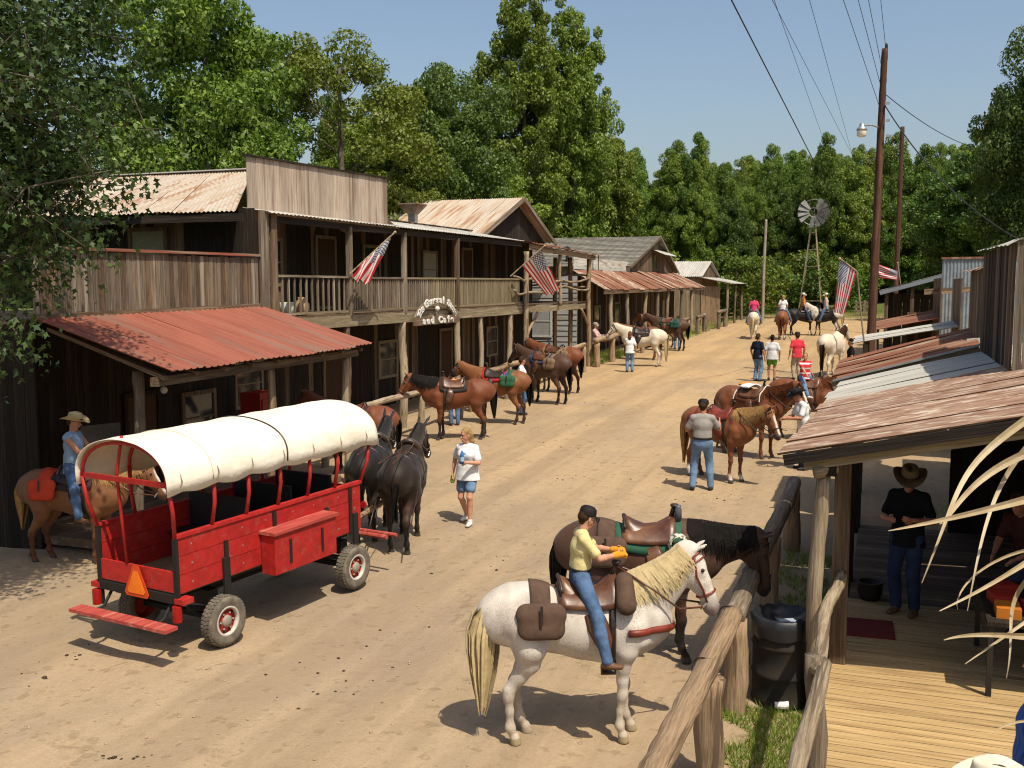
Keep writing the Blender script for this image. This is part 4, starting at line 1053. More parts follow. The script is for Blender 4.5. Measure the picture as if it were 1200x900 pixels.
rB = thing("rust_porch_house", "open porch with red-brown rusty roof second along the right side", "building", (0, 20, .4))
A2, B2, C2, D2, s2 = roof_edge((976, 446), (986, 422), (1169, 399), 0, None, None, 0, xr=1.34)
sheets(rB, A2, B2, C2, D2, [RUST, RUST, RUST3], 6, 7, .013, seed=38, warp=.02)
board("fascia_board", rB, (A2[0], A2[1] + .03, A2[2] - .11), (D2[0], D2[1] + .03, D2[2] - .11), .2, .03, (0, -1, 0), W_OLIVE)
board("edge_trim", rB, (A2[0], A2[1] - .01, A2[2] + .0), (D2[0], D2[1] - .01, D2[2] + .0), .035, .02, (0, -1, 0), STEEL)
for y in (A2[1] + .3, B2[1] - .2): board("porch_post", rB, (-.5, y, fl(y) - .1), (-.5, y, A2[2] - .02), .12, .12, (1, 0, 0), W_DARK)
board("shade_slab", rB, (1.3, 20.8, 2.72), (5.0, 20.8, 2.76), 5.8, .05, (0, 0, 1), W_DARK)  # added slabs, here and next, to keep sun off the ground behind the porch
board("shade_slab", rB, (1.3, 26.0, 2.8), (5.0, 26.0, 2.8), 3.6, .05, (0, 0, 1), W_DARK)
plank_wall(rB, (1.45, 18.95), (1.45, 22.4), 2.9, 4.72, .28, (-1, 0), W_BROWN, seed=39, mats=[W_BROWN, W_GREY])
plank_wall(rB, (1.46, 18.9), (1.72, 18.9), 2.6, 4.72, .13, (0, -1), W_GREY, seed=40)
sheets(rB, (1.35, 18.7, 4.7), (1.35, 22.6, 4.72), (1.8, 22.6, 4.85), (1.8, 18.7, 4.85), [RUST3], 3, 3, .008, seed=41, name="cap_sheet")
board("white_board", rB, (1.5, 18.8, 3.0), (1.5, 18.8, 4.3), .18, .03, (0, -1, 0), W_PAINT)
board("white_board", rB, (1.2, 18.78, 3.42), (1.46, 18.78, 3.45), .25, .03, (0, -1, 0), W_PAINT)

rC = thing("grey_porch_stall", "low stall with flat grey tin roof third along the right side", "building", (0, 30, .6))
A3, B3, C3, D3, s3 = roof_edge((999, 402), (1003, 394), (1125, 383), 0, None, None, 0, xr=1.5)
sheets(rC, A3, B3, C3, D3, [GALV], 5, 7, .012, seed=42, warp=.01)
plank_wall(rC, (1.5, A3[1] - .5), (1.5, B3[1] + 1), .7, 4.6, .3, (-1, 0), W_BROWN, seed=43, mats=[W_BROWN, W_GREY])
plank_wall(rC, (-.3, B3[1] + .5), (1.45, B3[1] + .5), .6, 2.6, .3, (0, -1), W_DARK, seed=44)
for y in (A3[1] + .2, B3[1] - .2): board("porch_post", rC, (-.6, y, fl(y) - .1), (-.6, y, A3[2] - .03), .12, .12, (1, 0, 0), W_BROWN)
board("counter", rC, (-.5, A3[1] + .8, 1.6), (-.5, B3[1] - .3, 1.62), .4, .06, (0, 0, 1), W_LOG)

rD = thing("far_rust_porch", "small red-rust porch roof beside the big utility pole", "building", (0, 37, .8))
A4, B4, C4, D4, s4 = roof_edge((1016, 389), (1021, 378), (1095, 374), 0, None, None, 0, xr=1.7)
sheets(rD, A4, B4, C4, D4, [RUST], 6, 7, .014, seed=45, warp=.02)
plank_wall(rD, (1.7, A4[1]), (1.7, B4[1]), .8, 4.7, .35, (-1, 0), W_GREY, seed=46, mats=[W_BROWN, W_GREY])
for y in (A4[1] + .2, B4[1] - .2): board("porch_post", rD, (-.6, y, fl(y) - .1), (-.6, y, A4[2] - .03), .12, .12, (1, 0, 0), W_BROWN)

# sheet-metal house further up, facing the camera
rE = thing("sheet_metal_house", "blue-grey sheet-metal gable standing behind the false fronts", "building", (4, 45, 1))
yE = 46.0; xe0 = float(on_y(1104, 320, yE)[0]); zt = float(on_y(1150, 303, yE)[2])
for i in range(7):
    x = xe0 + i * .8
    sheets(rE, (x, yE, 1.2), (x + .8, yE, 1.2), (x + .8, yE - .005, zt + random.uniform(-.03, .03)), (x, yE - .005, zt), [BLUEMET], 1, 6, .015, seed=47 + i, name="wall_sheet")
board("corner_trim", rE, (xe0 + .8 * 3, yE - .06, 2.5), (xe0 + .8 * 3, yE - .06, zt), .14, .03, (0, -1, 0), W_PAINT)
board("top_trim", rE, (xe0 - .05, yE - .05, zt + .03), (xe0 + 5.7, yE - .05, zt + .05), .08, .04, (0, -1, 0), RUST)
board("long_rail", rE, (float(on_y(1083, 342, 44)[0]), 44, float(on_y(1083, 342, 44)[2])), (float(on_y(1215, 335, 44)[0]), 44, float(on_y(1215, 335, 44)[2])), .22, .06, (0, -1, 0), W_LOG)
rF = thing("far_shed", "far shed with blue-grey sloping roof right of the big utility pole", "building", (1, 52, 1.1))
pa = on_y(1031, 341, 50); pc = on_y(1106, 321, 50)
sheets(rF, pa, (pa[0], 55, pa[2]), (pc[0], 55, pc[2]), pc, [BLUEMET, GALV], 6, 6, .015, seed=60)
board("fascia_board", rF, (pa[0], 50.0, pa[2] - .1), (pc[0], 50.0, pc[2] - .1), .18, .04, (0, -1, 0), BLUEMET)
for x in (pa[0] + .3, pa[0] + 1.4, pc[0] - .1): board("post", rF, (x, 50.3, 1.0), (x, 50.3, pa[2] - .12 + (x - pa[0]) * (pc[2] - pa[2]) / (pc[0] - pa[0])), .16, .16, (0, -1, 0), W_BROWN)
plank_wall(rF, (pa[0] + .2, 54.8), (pc[0], 54.8), 1.0, 4.0, .4, (0, -1), W_DARK, seed=61)
plank_wall(rF, (pa[0] + 1.2, 49.9), (pc[0] + .5, 49.9), 1.0, 3.2, .35, (0, -1), W_BROWN, seed=62)

# thick log hitching rail in front of the porch
hr = thing("log_rail", "thick round log rail on posts in the right foreground", "hitching rail", (-1.4, 10, .2), group="hitching rails")
log("rail", hr, (-1.42, 5.6, 1.13), (-1.38, 9.95, 1.22), .102, W_LOG, .015, 420, n=14)
log("rail", hr, (-1.36, 10.0, 1.21), (-1.37, 16.6, 1.32), .105, W_GREY, .03, 421, n=12)
for i, y in enumerate((8.55, 10.05, 13.3, 16.2)): log("post", hr, (-1.36, y, fl(y) - .2), (-1.36, y, fl(y) + .93), .12, W_LOG, .02, 430 + i, n=12)
for y in (8.5, 9.9):
    z = 1.13 + (y - 5.6) / 4.35 * .09
    MB().tube([(-1.40 + .108 * math.cos(t), y + .02 * math.sin(3 * t), z + .108 * math.sin(t)) for t in np.linspace(0, 2 * math.pi, 17)], .007, 5, cap=False).build("wire_band", BLACK, hr)

# rubbish drum with bag
dr = thing("rubbish_drum", "black metal rubbish drum with a bag liner beside the log rail", "bin", (-.95, 10.5, .22))
DRX, DRY = -.95, 10.5; dz = float(G(0, DRY))
MB().lathe([(0, .0), (.29, 0), (.3, .02), (.29, .05), (.29, .28), (.305, .30), (.29, .32), (.29, .58), (.305, .60), (.29, .62), (.29, .86), (.305, .88), (.28, .88), (.27, .3), (0, .25)], 28, (DRX, DRY, dz)).build("drum", M("drum_black", (.02, .02, .019), (.035, .028, .02), (.07, .035, .02), ns=4, rough=.75, spec=.15, lo2=.6, hi2=.75), dr, smooth=True)
rr = random.Random(4)
prof = []
mb = MB(); V = []; nseg = 36; rings = [(.315, .70), (.325, .80), (.32, .89), (.28, .91), (.25, .84), (.18, .78), (0.02, .76)]
for r_, h in rings:
    for k_ in range(nseg):
        a = 2 * math.pi * k_ / nseg; q = r_ * (1 + rr.uniform(-.025, .03)); V.append((DRX + q * math.cos(a), DRY + q * math.sin(a), dz + h + rr.uniform(-.015, .015)))
mb.add(V, [(i * nseg + k_, i * nseg + (k_ + 1) % nseg, (i + 1) * nseg + (k_ + 1) % nseg, (i + 1) * nseg + k_) for i in range(len(rings) - 1) for k_ in range(nseg)])
mb.build("bag_liner", plain("bag_plastic_black", (.016, .017, .02), .4, spec=.4), dr, smooth=True)
MB().box((DRX + .05, DRY + .02, dz + .81), (.16, .10, .03), Matrix.Rotation(.5, 3, 'Z')).build("crumpled_paper", plain("paper_blue_white", (.35, .42, .48)), dr)
cp = thing("paper_cup", "white paper cup lying in the grass beside the rubbish drum", "cup", tuple(on_ground(915, 832)))
p = on_ground(915, 832); MB().tube([(p[0] - .06, p[1] - .01, p[2] + .045), (p[0] + .07, p[1] + .02, p[2] + .05)], [.032, .045], 12).build("cup_body", plain("cup_white", (.75, .73, .70)), cp)
# table with goods, mat and pot on the deck
mt = thing("door_mat", "dark red mat lying on the shaded deck", "mat", (-.12, 12.2, DZ))
MB().box((-.12, 12.2, DZ + .012), (.52, .62, .02), Matrix.Rotation(.05, 3, 'Z')).build("mat_body", plain("mat_red", (.15, .02, .018)), mt)
pt = thing("iron_pot", "small dark pot standing on the shaded deck behind the square post", "pot", (-.1, 13.0, DZ))
MB().lathe([(0, 0), (.11, 0), (.15, .1), (.15, .22), (.165, .24), (.14, .24), (.13, .05), (0, .04)], 16, (-.15, 13.4, DZ - .01)).build("pot_body", BLACK, pt, smooth=True)
tb = thing("goods_table", "dark table with orange and red goods at the right edge of the porch", "table", (1.4, 10.6, DZ))
TBX, TBY = 1.45, 11.3
MB().box((TBX, TBY, DZ + .73), (1.0, 1.6, .04)).build("table_top", W_DARK, tb)
for sx_ in (-.46, .46):
    for sy_ in (-.74, .74): MB().box((TBX + sx_, TBY + sy_, DZ + .355), (.05, .05, .71)).build("leg", BLACK, tb)
for i, (dx, dy, c_, w, l) in enumerate(((-.3, -.5, "orange", .22, .3), (-.05, -.35, "red", .2, .25), (-.32, -.1, "red", .2, .3), (.1, .1, "orange", .25, .2), (-.25, .3, "red", .2, .2))):
    colr = dict(orange=(.5, .16, .02), red=(.4, .03, .02))[c_]
    where = ("at the near left corner", "second from the near edge", "at the middle of the left edge", "in the middle", "towards the far end")[i]
    o = thing("goods_box", f"{c_} box {where} of the porch table", "box", (TBX + dx, TBY + dy, DZ + .75), group="goods on the porch table")
    MB().box((TBX + dx, TBY + dy, DZ + .75 + .05), (w, l, .1), Matrix.Rotation(.1 * i, 3, 'Z')).build("carton", plain("goods_" + c_, colr, .5), o)

# dried maize leaves hanging into the view close to the camera
cs = thing("maize_stalk", "dried pale maize leaves reaching in from the right edge", "plant", tuple(at_depth(1255, 900, 2.4)))
HUSK = M("maize_husk", (.40, .315, .19), (.30, .225, .13), (.47, .39, .26), (3, 3, 3), 3, 1, rough=.7, bump=.2)
def blade(pts, w, d0, d1):
    n_ = 18; px_ = np.array(pts, float); t_ = np.linspace(0, 1, len(px_)); q = np.linspace(0, 1, n_ + 1)
    # smooth curve through the points
    co = [np.polyfit(t_, px_[:, i], min(3, len(px_) - 1)) for i in (0, 1)]
    P = [at_depth(np.polyval(co[0], s), np.polyval(co[1], s), d0 + (d1 - d0) * s + .05 * math.sin(5 * s)) for s in q]
    V = []
    for i, s in enumerate(q):
        d = nrm(P[min(i + 1, n_)] - P[max(i - 1, 0)]); view = nrm(P[i] - _C); b_ = nrm(np.cross(d, view) + .3 * math.sin(4 * s) * view)
        ww = .62 * w * (1 - s) ** .6 * (.75 + .25 * math.sin(3 * s + 1)) + .0008
        nrml = np.cross(b_, d)
        V += [P[i] - b_ * ww, P[i] + nrml * ww * .35, P[i] + b_ * ww]
    mb = MB(); Fc = []
    for i in range(n_): a_ = i * 3; Fc += [(a_, a_ + 1, a_ + 4, a_ + 3), (a_ + 1, a_ + 2, a_ + 5, a_ + 4)]
    mb.add(V, Fc).build("leaf", HUSK, cs, smooth=False)
for pts_, w, d0, d1 in ((((1235, 470), (1164, 520), (1137, 556), (1107, 607), (1081, 683)), .015, 2.4, 2.25), (((1240, 520), (1158, 556), (1119, 595), (1101, 614)), .016, 2.45, 2.3),
        (((1250, 572), (1200, 586), (1128, 604), (1041, 622)), .020, 2.4, 2.1), (((1225, 500), (1185, 550), (1164, 589), (1146, 652), (1134, 715)), .010, 2.5, 2.4),
        (((1245, 632), (1200, 661), (1155, 688), (1101, 716)), .013, 2.4, 2.2), (((1240, 640), (1190, 648), (1150, 668), (1128, 691), (1122, 714)), .006, 2.5, 2.45),
        (((1250, 748), (1200, 746), (1150, 744), (1106, 750)), .016, 2.35, 2.15), (((1225, 660), (1197, 690), (1183, 720), (1186, 752), (1179, 795)), .009, 2.5, 2.5),
        (((1240, 702), (1200, 730), (1131, 778)), .010, 2.45, 2.3), (((1250, 850), (1200, 845), (1165, 858)), .008, 2.3, 2.2)):
    blade(pts_, w, d0, d1)
mb = MB(); mb.tube([at_depth(1262, v, 2.42) for v in (380, 520, 660, 800, 940)], [.012, .014, .016, .017, .018], 8); mb.build("stalk", HUSK, cs)
# ------------------------------------------------------------------ continuous bodies: blended tapered limbs meshed as one surface
def surfnet(f, org, h):
    s = f < 0; nx, ny_, nz = f.shape
    c = [s[i:nx - 1 + i, j:ny_ - 1 + j, k:nz - 1 + k] for i in (0, 1) for j in (0, 1) for k in (0, 1)]
    cnt = sum(a.astype(np.int8) for a in c); act = (cnt > 0) & (cnt < 8)
    I = np.argwhere(act); idx = -np.ones(act.shape, np.int64); idx[act] = np.arange(len(I))
    acc = np.zeros((len(I), 3)); num = np.zeros(len(I))
    cor = [(i, j, k) for i in (0, 1) for j in (0, 1) for k in (0, 1)]
    for a in cor:
        for ax in range(3):
            if a[ax]: continue
            b_ = list(a); b_[ax] = 1
            fa = f[I[:, 0] + a[0], I[:, 1] + a[1], I[:, 2] + a[2]]; fb = f[I[:, 0] + b_[0], I[:, 1] + b_[1], I[:, 2] + b_[2]]
            m = (fa < 0) != (fb < 0); t = np.where(m, fa / np.where(m, fa - fb, 1), 0)
            p = np.tile(np.array(a, float), (len(I), 1)); p[:, ax] += t
            acc[m] += p[m]; num[m] += 1
    V = (I + acc / num[:, None]) * h + org
    Q = []
    for ax in range(3):
        sl0 = [slice(None)] * 3; sl1 = [slice(None)] * 3; sl0[ax] = slice(0, -1); sl1[ax] = slice(1, None)
        e = s[tuple(sl0)] != s[tuple(sl1)]; E_ = np.argwhere(e); o1, o2 = [(1, 2), (2, 0), (0, 1)][ax]
        ok = (E_[:, o1] > 0) & (E_[:, o2] > 0) & (E_[:, o1] < f.shape[o1] - 1) & (E_[:, o2] < f.shape[o2] - 1); E_ = E_[ok]
        def cell(d1, d2):
            q = E_.copy(); q[:, o1] -= d1; q[:, o2] -= d2; return idx[q[:, 0], q[:, 1], q[:, 2]]
        q = np.stack([cell(1, 1), cell(0, 1), cell(0, 0), cell(1, 0)], 1)
        fl_ = ~s[E_[:, 0], E_[:, 1], E_[:, 2]]; q[fl_] = q[fl_][:, ::-1]; Q.append(q)
    return V, np.concatenate(Q)

class Body:
    def __init__(s): s.p = []
    def seg(s, a, b_, r0, r1=None, k=.03, n=None, e0=1.0, e1=None):
        s.p.append((np.array(a, float), np.array(b_, float), r0, r0 if r1 is None else r1, k, None if n is None else nrm(n), e0, e0 if e1 is None else e1)); return s
    def chain(s, pts, rs, k=.03, n=None, es=None):
        for i in range(len(pts) - 1): s.seg(pts[i], pts[i + 1], rs[i], rs[i + 1], k, n, es[i] if es else 1.0, es[i + 1] if es else 1.0)
        return s
    def mesh(s, h):
        lo = np.min([np.minimum(a, b_) - max(r0 * max(1, e0), r1 * max(1, e1)) for a, b_, r0, r1, k, n, e0, e1 in s.p], 0) - 3 * h - .02
        hi = np.max([np.maximum(a, b_) + max(r0 * max(1, e0), r1 * max(1, e1)) for a, b_, r0, r1, k, n, e0, e1 in s.p], 0) + 3 * h + .02
        N = np.ceil((hi - lo) / h).astype(int) + 1
        f = np.full(N, .5, np.float32)
        for a, b_, r0, r1, k, n, e0, e1 in s.p:
            k = max(k, h * .5); mg = k + 3 * h
            R0 = max(r0 * max(1, e0), r1 * max(1, e1)) + mg
            i0 = np.maximum(0, np.floor((np.minimum(a, b_) - R0 - lo) / h).astype(int)); i1 = np.minimum(N, np.ceil((np.maximum(a, b_) + R0 - lo) / h).astype(int) + 1)
            ax = [np.arange(i0[i], i1[i]) * h + lo[i] for i in range(3)]
            X, Y, Z = np.meshgrid(*ax, indexing='ij', sparse=True)
            d = b_ - a; L = max(d @ d, 1e-9)
            t = np.clip(((X - a[0]) * d[0] + (Y - a[1]) * d[1] + (Z - a[2]) * d[2]) / L, 0, 1)
            qx = X - a[0] - t * d[0]; qy = Y - a[1] - t * d[1]; qz = Z - a[2] - t * d[2]
            r = r0 + (r1 - r0) * t
            if n is not None:
                e = e0 + (e1 - e0) * t; dn = (qx * n[0] + qy * n[1] + qz * n[2]); g = dn * (1 / e - 1)
                qx = qx + n[0] * g; qy = qy + n[1] * g; qz = qz + n[2] * g
                ln = np.sqrt(qx * qx + qy * qy + qz * qz); D = (ln - r) * np.minimum(1, e)
            else: D = np.sqrt(qx * qx + qy * qy + qz * qz) - r
            S_ = tuple(slice(i0[i], i1[i]) for i in range(3)); g = f[S_]
            hh = np.clip(.5 + .5 * (g - D) / k, 0, 1)
            f[S_] = g * (1 - hh) + D * hh - k * hh * (1 - hh)
        return surfnet(f, lo, h)

def smooth_mesh(name, V, Q, col=None):
    me = quads_mesh(name, V, Q); me.polygons.foreach_set("use_smooth", np.ones(len(Q), bool))
    if col is not None:
        at = me.color_attributes.new("coat", 'FLOAT_COLOR', 'POINT')
        at.data.foreach_set("color", np.concatenate([col, np.ones((len(col), 1))], 1).astype(np.float32).ravel())
    return me

def ss(a, b_, x): t = np.clip((x - a) / (b_ - a), 0, 1); return t * t * (3 - 2 * t)

def coat_material(name, dap=0.0, dapc=(.3, .3, .3), rough=.5, fine=0.0, finec=(.1, .05, .04)):
    if name in _mats: return _mats[name]
    m = bpy.data.materials.new(name); m.use_nodes = True; nt = m.node_tree; b = nt.nodes["Principled BSDF"]
    b.inputs['Roughness'].default_value = rough; b.inputs['Specular IOR Level'].default_value = .22; b.inputs['Sheen Weight'].default_value = .08
    vc = nt.nodes.new("ShaderNodeVertexColor"); vc.layer_name = "coat"; vec = coords(nt, (1, 1, 1))
    f, raw = noise(nt, vec, 6, 5, .6, .3, .7)
    col = mix_col(nt, math_node(nt, 'MULTIPLY', f, .35), vc.outputs[0], mix_col(nt, 1.0, vc.outputs[0], (.62, .58, .55), 'MULTIPLY'))
    if dap:
        f2, _ = noise(nt, vec, 3.0, 2, .5, .42, .6); col = mix_col(nt, math_node(nt, 'MULTIPLY', f2, dap), col, dapc)
    if fine:
        f3, _ = noise(nt, vec, 95, 2, .5, .53, .64); f5_, _ = noise(nt, vec, 4.5, 3, .6, .38, .62); col = mix_col(nt, math_node(nt, 'MULTIPLY', math_node(nt, 'MULTIPLY', f3, f5_), fine), col, finec)
    nt.links.new(col, b.inputs['Base Color'])
    f4, r4 = noise(nt, coords(nt, (30, 60, 60)), 3, 3)
    bp = nt.nodes.new("ShaderNodeBump"); bp.inputs['Strength'].default_value = .3; bp.inputs['Distance'].default_value = .015
    nt.links.new(r4, bp.inputs['Height']); nt.links.new(bp.outputs[0], b.inputs['Normal'])
    _mats[name] = m; return m
COAT = coat_material("coat_plain")
COAT_GREY = coat_material("coat_fleabitten", .4, (.36, .30, .26), .7, .6, (.24, .15, .10))

# torso sections of a horse: x, centre z, half height, half width
TOR = np.array([(-.80, 1.22, .10, .085), (-.74, 1.19, .22, .19), (-.62, 1.20, .295, .255), (-.44, 1.19, .315, .275), (-.20, 1.135, .285, .245), (.05, 1.10, .315, .270),
                (.28, 1.09, .345, .270), (.45, 1.13, .355, .235), (.60, 1.14, .280, .205), (.70, 1.12, .180, .15), (.745, 1.12, .07, .07)])
def tor(x): return [np.interp(x, TOR[:, 0], TOR[:, i]) for i in (1, 2, 3)]
def TP(x, a, off=0.0):
    z, hh, hw = tor(x); return np.array([x, (hw + off) * math.sin(a), z + (hh + off) * math.cos(a)])

def hair_mat(name, c, v=.6): return M(name, c, tuple(q * v for q in c), scale=(1, 1, 1), ns=14, rough=.75, spec=.08)
def horse(name, label, xy, heading, coat, mane, group=None, s=1.0, neck=38, head=50, yaw=0, legs=(0, 0, 0, 0), vox=.022, mat=None, ears=.14, tail=.75, lift=None, cat="horse", mane_side=-1, thin=1.0, tailbulk=1.0, roach=False):
    """coat: dict(base, legs, muzzle, socks(4 bools), blaze, patches); heading in degrees; legs: fore-left, fore-right, hind-left, hind-right swing"""
    x0, y0 = xy; W = Matrix.Translation((x0, y0, float(ground_z(x0, y0)))) @ Matrix.Rotation(R(heading), 4, 'Z') @ Matrix.Diagonal((s, s, s, 1))
    # follow the slope of the street lengthwise
    W = W @ Matrix.Rotation(-math.atan(SLOPE * math.sin(R(heading))), 4, 'Y')
    t = thing(name, label, cat, group=group, mat=W)
    B = Body(); yv = (0, 1, 0)
    for i in range(len(TOR) - 1):
        a, c = TOR[i], TOR[i + 1]; B.seg((a[0], 0, a[1]), (c[0], 0, c[1]), a[2], c[2], .05, yv, a[3] / a[2], c[3] / c[2])
    for sg in (1, -1):
        B.seg((.47, .15 * sg, 1.36), (.56, .175 * sg, 1.0), .09, .085, .05); B.seg((-.40, .17 * sg, 1.40), (-.42, .2 * sg, 1.33), .06, .06, .06); B.seg((-.55, .17 * sg, 1.2), (-.47, .19 * sg, 1.0), .13, .11, .06)
    # neck and head
    na, ha = R(neck), R(head); yw = R(yaw)
    nb = np.array([.44, 0, 1.24]); nl = .80
    def nd(t_): aa = na * (.72 + .45 * t_); w = yw * t_; return np.array([math.cos(aa) * math.cos(w), math.cos(aa) * math.sin(w), math.sin(aa)])
    NP = [nb]
    for i in range(8): NP.append(NP[-1] + nd((i + .5) / 8) * nl / 8)
    NP = np.array(NP); nr = np.interp(np.linspace(0, 1, 9), [0, .3, .7, 1], [.31, .235, .16, .118]) * thin; ne = np.interp(np.linspace(0, 1, 9), [0, .4, 1], [.55, .55, .68])
    side = np.array([-math.sin(yw), math.cos(yw), 0]); 
    for i in range(8): B.seg(NP[i], NP[i + 1], nr[i], nr[i + 1], .05, side if i > 3 else yv, ne[i], ne[i + 1])
    pole = NP[-1]; hd = np.array([math.cos(ha) * math.cos(yw * 1.15), math.cos(ha) * math.sin(yw * 1.15), -math.sin(ha)]); hs = np.array([-math.sin(yw * 1.15), math.cos(yw * 1.15), 0]); hu = np.cross(hd, hs)
    if hu[2] < 0: hu = -hu
    hp = lambda t_, u_=0.0, w_=0.0: pole + hd * t_ + hu * u_ + hs * w_
    HL = .60
    B.chain([hp(-.04, -.02), hp(.12, -.035), hp(.28, -.015), hp(.42, .0), hp(.53, -.005), hp(.585, -.02)], [.105, .135, .098, .072, .068, .048], .035, hs, [.72, .66, .70, .74, .82, .9])
    B.seg(hp(.17, -.10), hp(.06, -.09), .085, .075, .03, hs, .6); B.seg(hp(.50, -.06), hp(.56, -.06), .036, .030, .02)
    for sg in (1, -1):
        B.seg(hp(.16, .045, .055 * sg), hp(.21, .04, .058 * sg), .03, .026, .02); B.seg(hp(.54, .01, .045 * sg), hp(.565, 0, .042 * sg), .022, .018, .015)
        e0 = hp(-.03, .075, .055 * sg); e1 = e0 + hu * ears * .95 - hd * ears * .12 + hs * sg * ears * .18
        B.seg(e0, (e0 + e1) / 2, .032, .03, .015, hd, .5); B.seg((e0 + e1) / 2, e1, .03, .008, .01, hd, .5)
    # legs
    def sw(pts, dx, z1=1.0, dy=0.0, lf=0.0):
        out = []
        for (x, y, z) in pts:
            f = max(0, 1 - z / z1); out.append((x + dx * f, y + dy * f, z + lf * f))
        return out
    for li, sg in ((0, 1), (1, -1)):
        lf = (lift or {}).get(li, 0)
        B.chain(sw([(.50, .15 * sg, 1.12), (.44, .17 * sg, .90), (.42, .15 * sg, .74), (.425, .14 * sg, .60), (.435, .135 * sg, .475), (.43, .135 * sg, .44), (.42, .13 * sg, .30), (.42, .13 * sg, .17), (.425, .13 * sg, .15), (.45, .13 * sg, .085)], legs[li], 1.0, 0, lf),
                [.145, .108, .072, .053, .047, .044, .031, .037, .036, .031], .03)
        B.chain(sw([(.455, .13 * sg, .075), (.47, .13 * sg, .012)], legs[li], 1.0, 0, lf), [.046, .055], .012)
    for li, sg in ((2, 1), (3, -1)):
        lf = (lift or {}).get(li, 0)
        B.chain(sw([(-.52, .14 * sg, 1.15), (-.46, .17 * sg, .95), (-.47, .15 * sg, .80), (-.55, .135 * sg, .66), (-.645, .13 * sg, .52), (-.65, .13 * sg, .46), (-.635, .13 * sg, .32), (-.63, .13 * sg, .17), (-.625, .13 * sg, .15), (-.60, .13 * sg, .085)], legs[li], 1.0, 0, lf),
                [.20, .158, .112, .074, .052, .047, .034, .039, .037, .032], .04)
        B.chain(sw([(-.59, .13 * sg, .075), (-.575, .13 * sg, .012)], legs[li], 1.0, 0, lf), [.046, .055], .012)
    V, Q = B.mesh(vox); V[:, 2] = np.maximum(V[:, 2], 0.0 if not lift else -.01)
    # coat colours
    base = np.array(coat['base']); col = np.tile(base, (len(V), 1)); z = V[:, 2]
    isleg = (V[:, 0] < .72); low_ = 1 - ss(.40, .62, z)
    if 'under' in coat: col = col * (1 - (1 - ss(.75, 1.0, z))[:, None]) + np.array(coat['under']) * (1 - ss(.75, 1.0, z))[:, None]
    if 'legs' in coat: w = (low_ * isleg)[:, None]; col = col * (1 - w) + np.array(coat['legs']) * w
    for (px0, px1, pc) in coat.get('patches', ()):
        w = (ss(px0 - .03, px0 + .03, V[:, 0] + .12 * np.sin(V[:, 2] * 7 + V[:, 1] * 5)) * (1 - ss(px1 - .03, px1 + .03, V[:, 0] + .12 * np.sin(V[:, 2] * 6))) * ss(.3, .6, z))[:, None]; col = col * (1 - w) + np.array(pc) * w
    for li, h_ in enumerate(coat.get('socks', (0, 0, 0, 0))):
        if h_:
            m = (V[:, 0] > -.1) if li < 2 else (V[:, 0] < -.1); m = m & ((V[:, 1] > 0) if li % 2 == 0 else (V[:, 1] < 0)) & isleg
            w = ((1 - ss(h_ - .04, h_ + .04, z)) * m)[:, None]; col = col * (1 - w) + np.array((.55, .5, .43)) * w
    hoof = ((1 - ss(.06, .075, z)) * isleg)[:, None]; col = col * (1 - hoof) + np.array(coat.get('hoof', (.06, .05, .04))) * hoof
    rel = V - pole; ht = rel @ hd; hh_ = rel @ hu; hw_ = rel @ hs; inh = (ht > -.1) & (np.abs(hw_) < .16) & (np.abs(hh_) < .24) & (V[:, 0] > .6)
    if 'muzzle' in coat: w = (ss(.40, .56, ht) * inh)[:, None]; col = col * (1 - w) + np.array(coat['muzzle']) * w
    if coat.get('blaze'):
        w = (inh * ss(.0, .03, hh_) * (1 - ss(coat['blaze'], coat['blaze'] + .015, np.abs(hw_))) * ss(.1, .16, ht) * (1 - ss(.5, .58, ht)))[:, None]; col = col * (1 - w) + np.array((.6, .55, .48)) * w
    body = put("body", smooth_mesh("horse_body", V, Q, col), mat or COAT, t, W)
    bvh = BVHTree.FromPolygons(V.tolist(), Q.tolist())
    def snap(p, off=.012):
        l_, n_, _i, _d = bvh.find_nearest(Vector(p)); return np.array(l_) + np.array(n_) * off
    mb = MB()
    for sg in (1, -1):
        c = hp(.165, .055, .083 * sg); mb.lathe([(0, -.02), (.014, -.014), (.02, 0), (.014, .014), (0, .02)], 8, tuple(c))
    mb.build("eyes", BLACK, t, W, True)
    # mane: locks hanging from the crest on one side, forelock
    rr = random.Random(int(x0 * 100 + y0 * 10)); HM = mane
    mb = MB()
    for i in range(230):
        f = (i + rr.random()) / 230; k_ = .12 + f * .88; j = min(7, int(k_ * 8)); tt = k_ * 8 - j
        c = NP[j] * (1 - tt) + NP[j + 1] * tt; r_ = nr[j] * (1 - tt) + nr[j + 1] * tt; dirn = nrm(NP[j + 1] - NP[j]); w_ = yw * k_; sd_ = np.array([-math.sin(w_), math.cos(w_), 0]); upn = np.cross(dirn, sd_)
        if upn[2] < 0: upn = -upn
        top = c + upn * (r_ * 1.0 + .012); ln = (.06 if roach else (.17 + .13 * (1 - abs(2 * f - 1)))) * rr.uniform(.55, 1.2)
        sgn = mane_side if not roach else rr.choice((-1, 1)); wd = .007 * rr.uniform(.6, 1.6)
        hw_l = r_ * (ne[j]) + .035
        P0 = top + sd_ * rr.uniform(-.02, .02)
        P1 = top + upn * .012 + sd_ * sgn * (hw_l * .5) - upn * .02
        P2 = c + upn * (r_ * .97 - ln * .55) + sd_ * sgn * (hw_l * 1.02 + .012); P3 = c + upn * (r_ * .97 - ln) + sd_ * sgn * (hw_l * 1.06 + .014) - np.array([0, 0, .03]) + dirn * rr.uniform(-.03, .03)
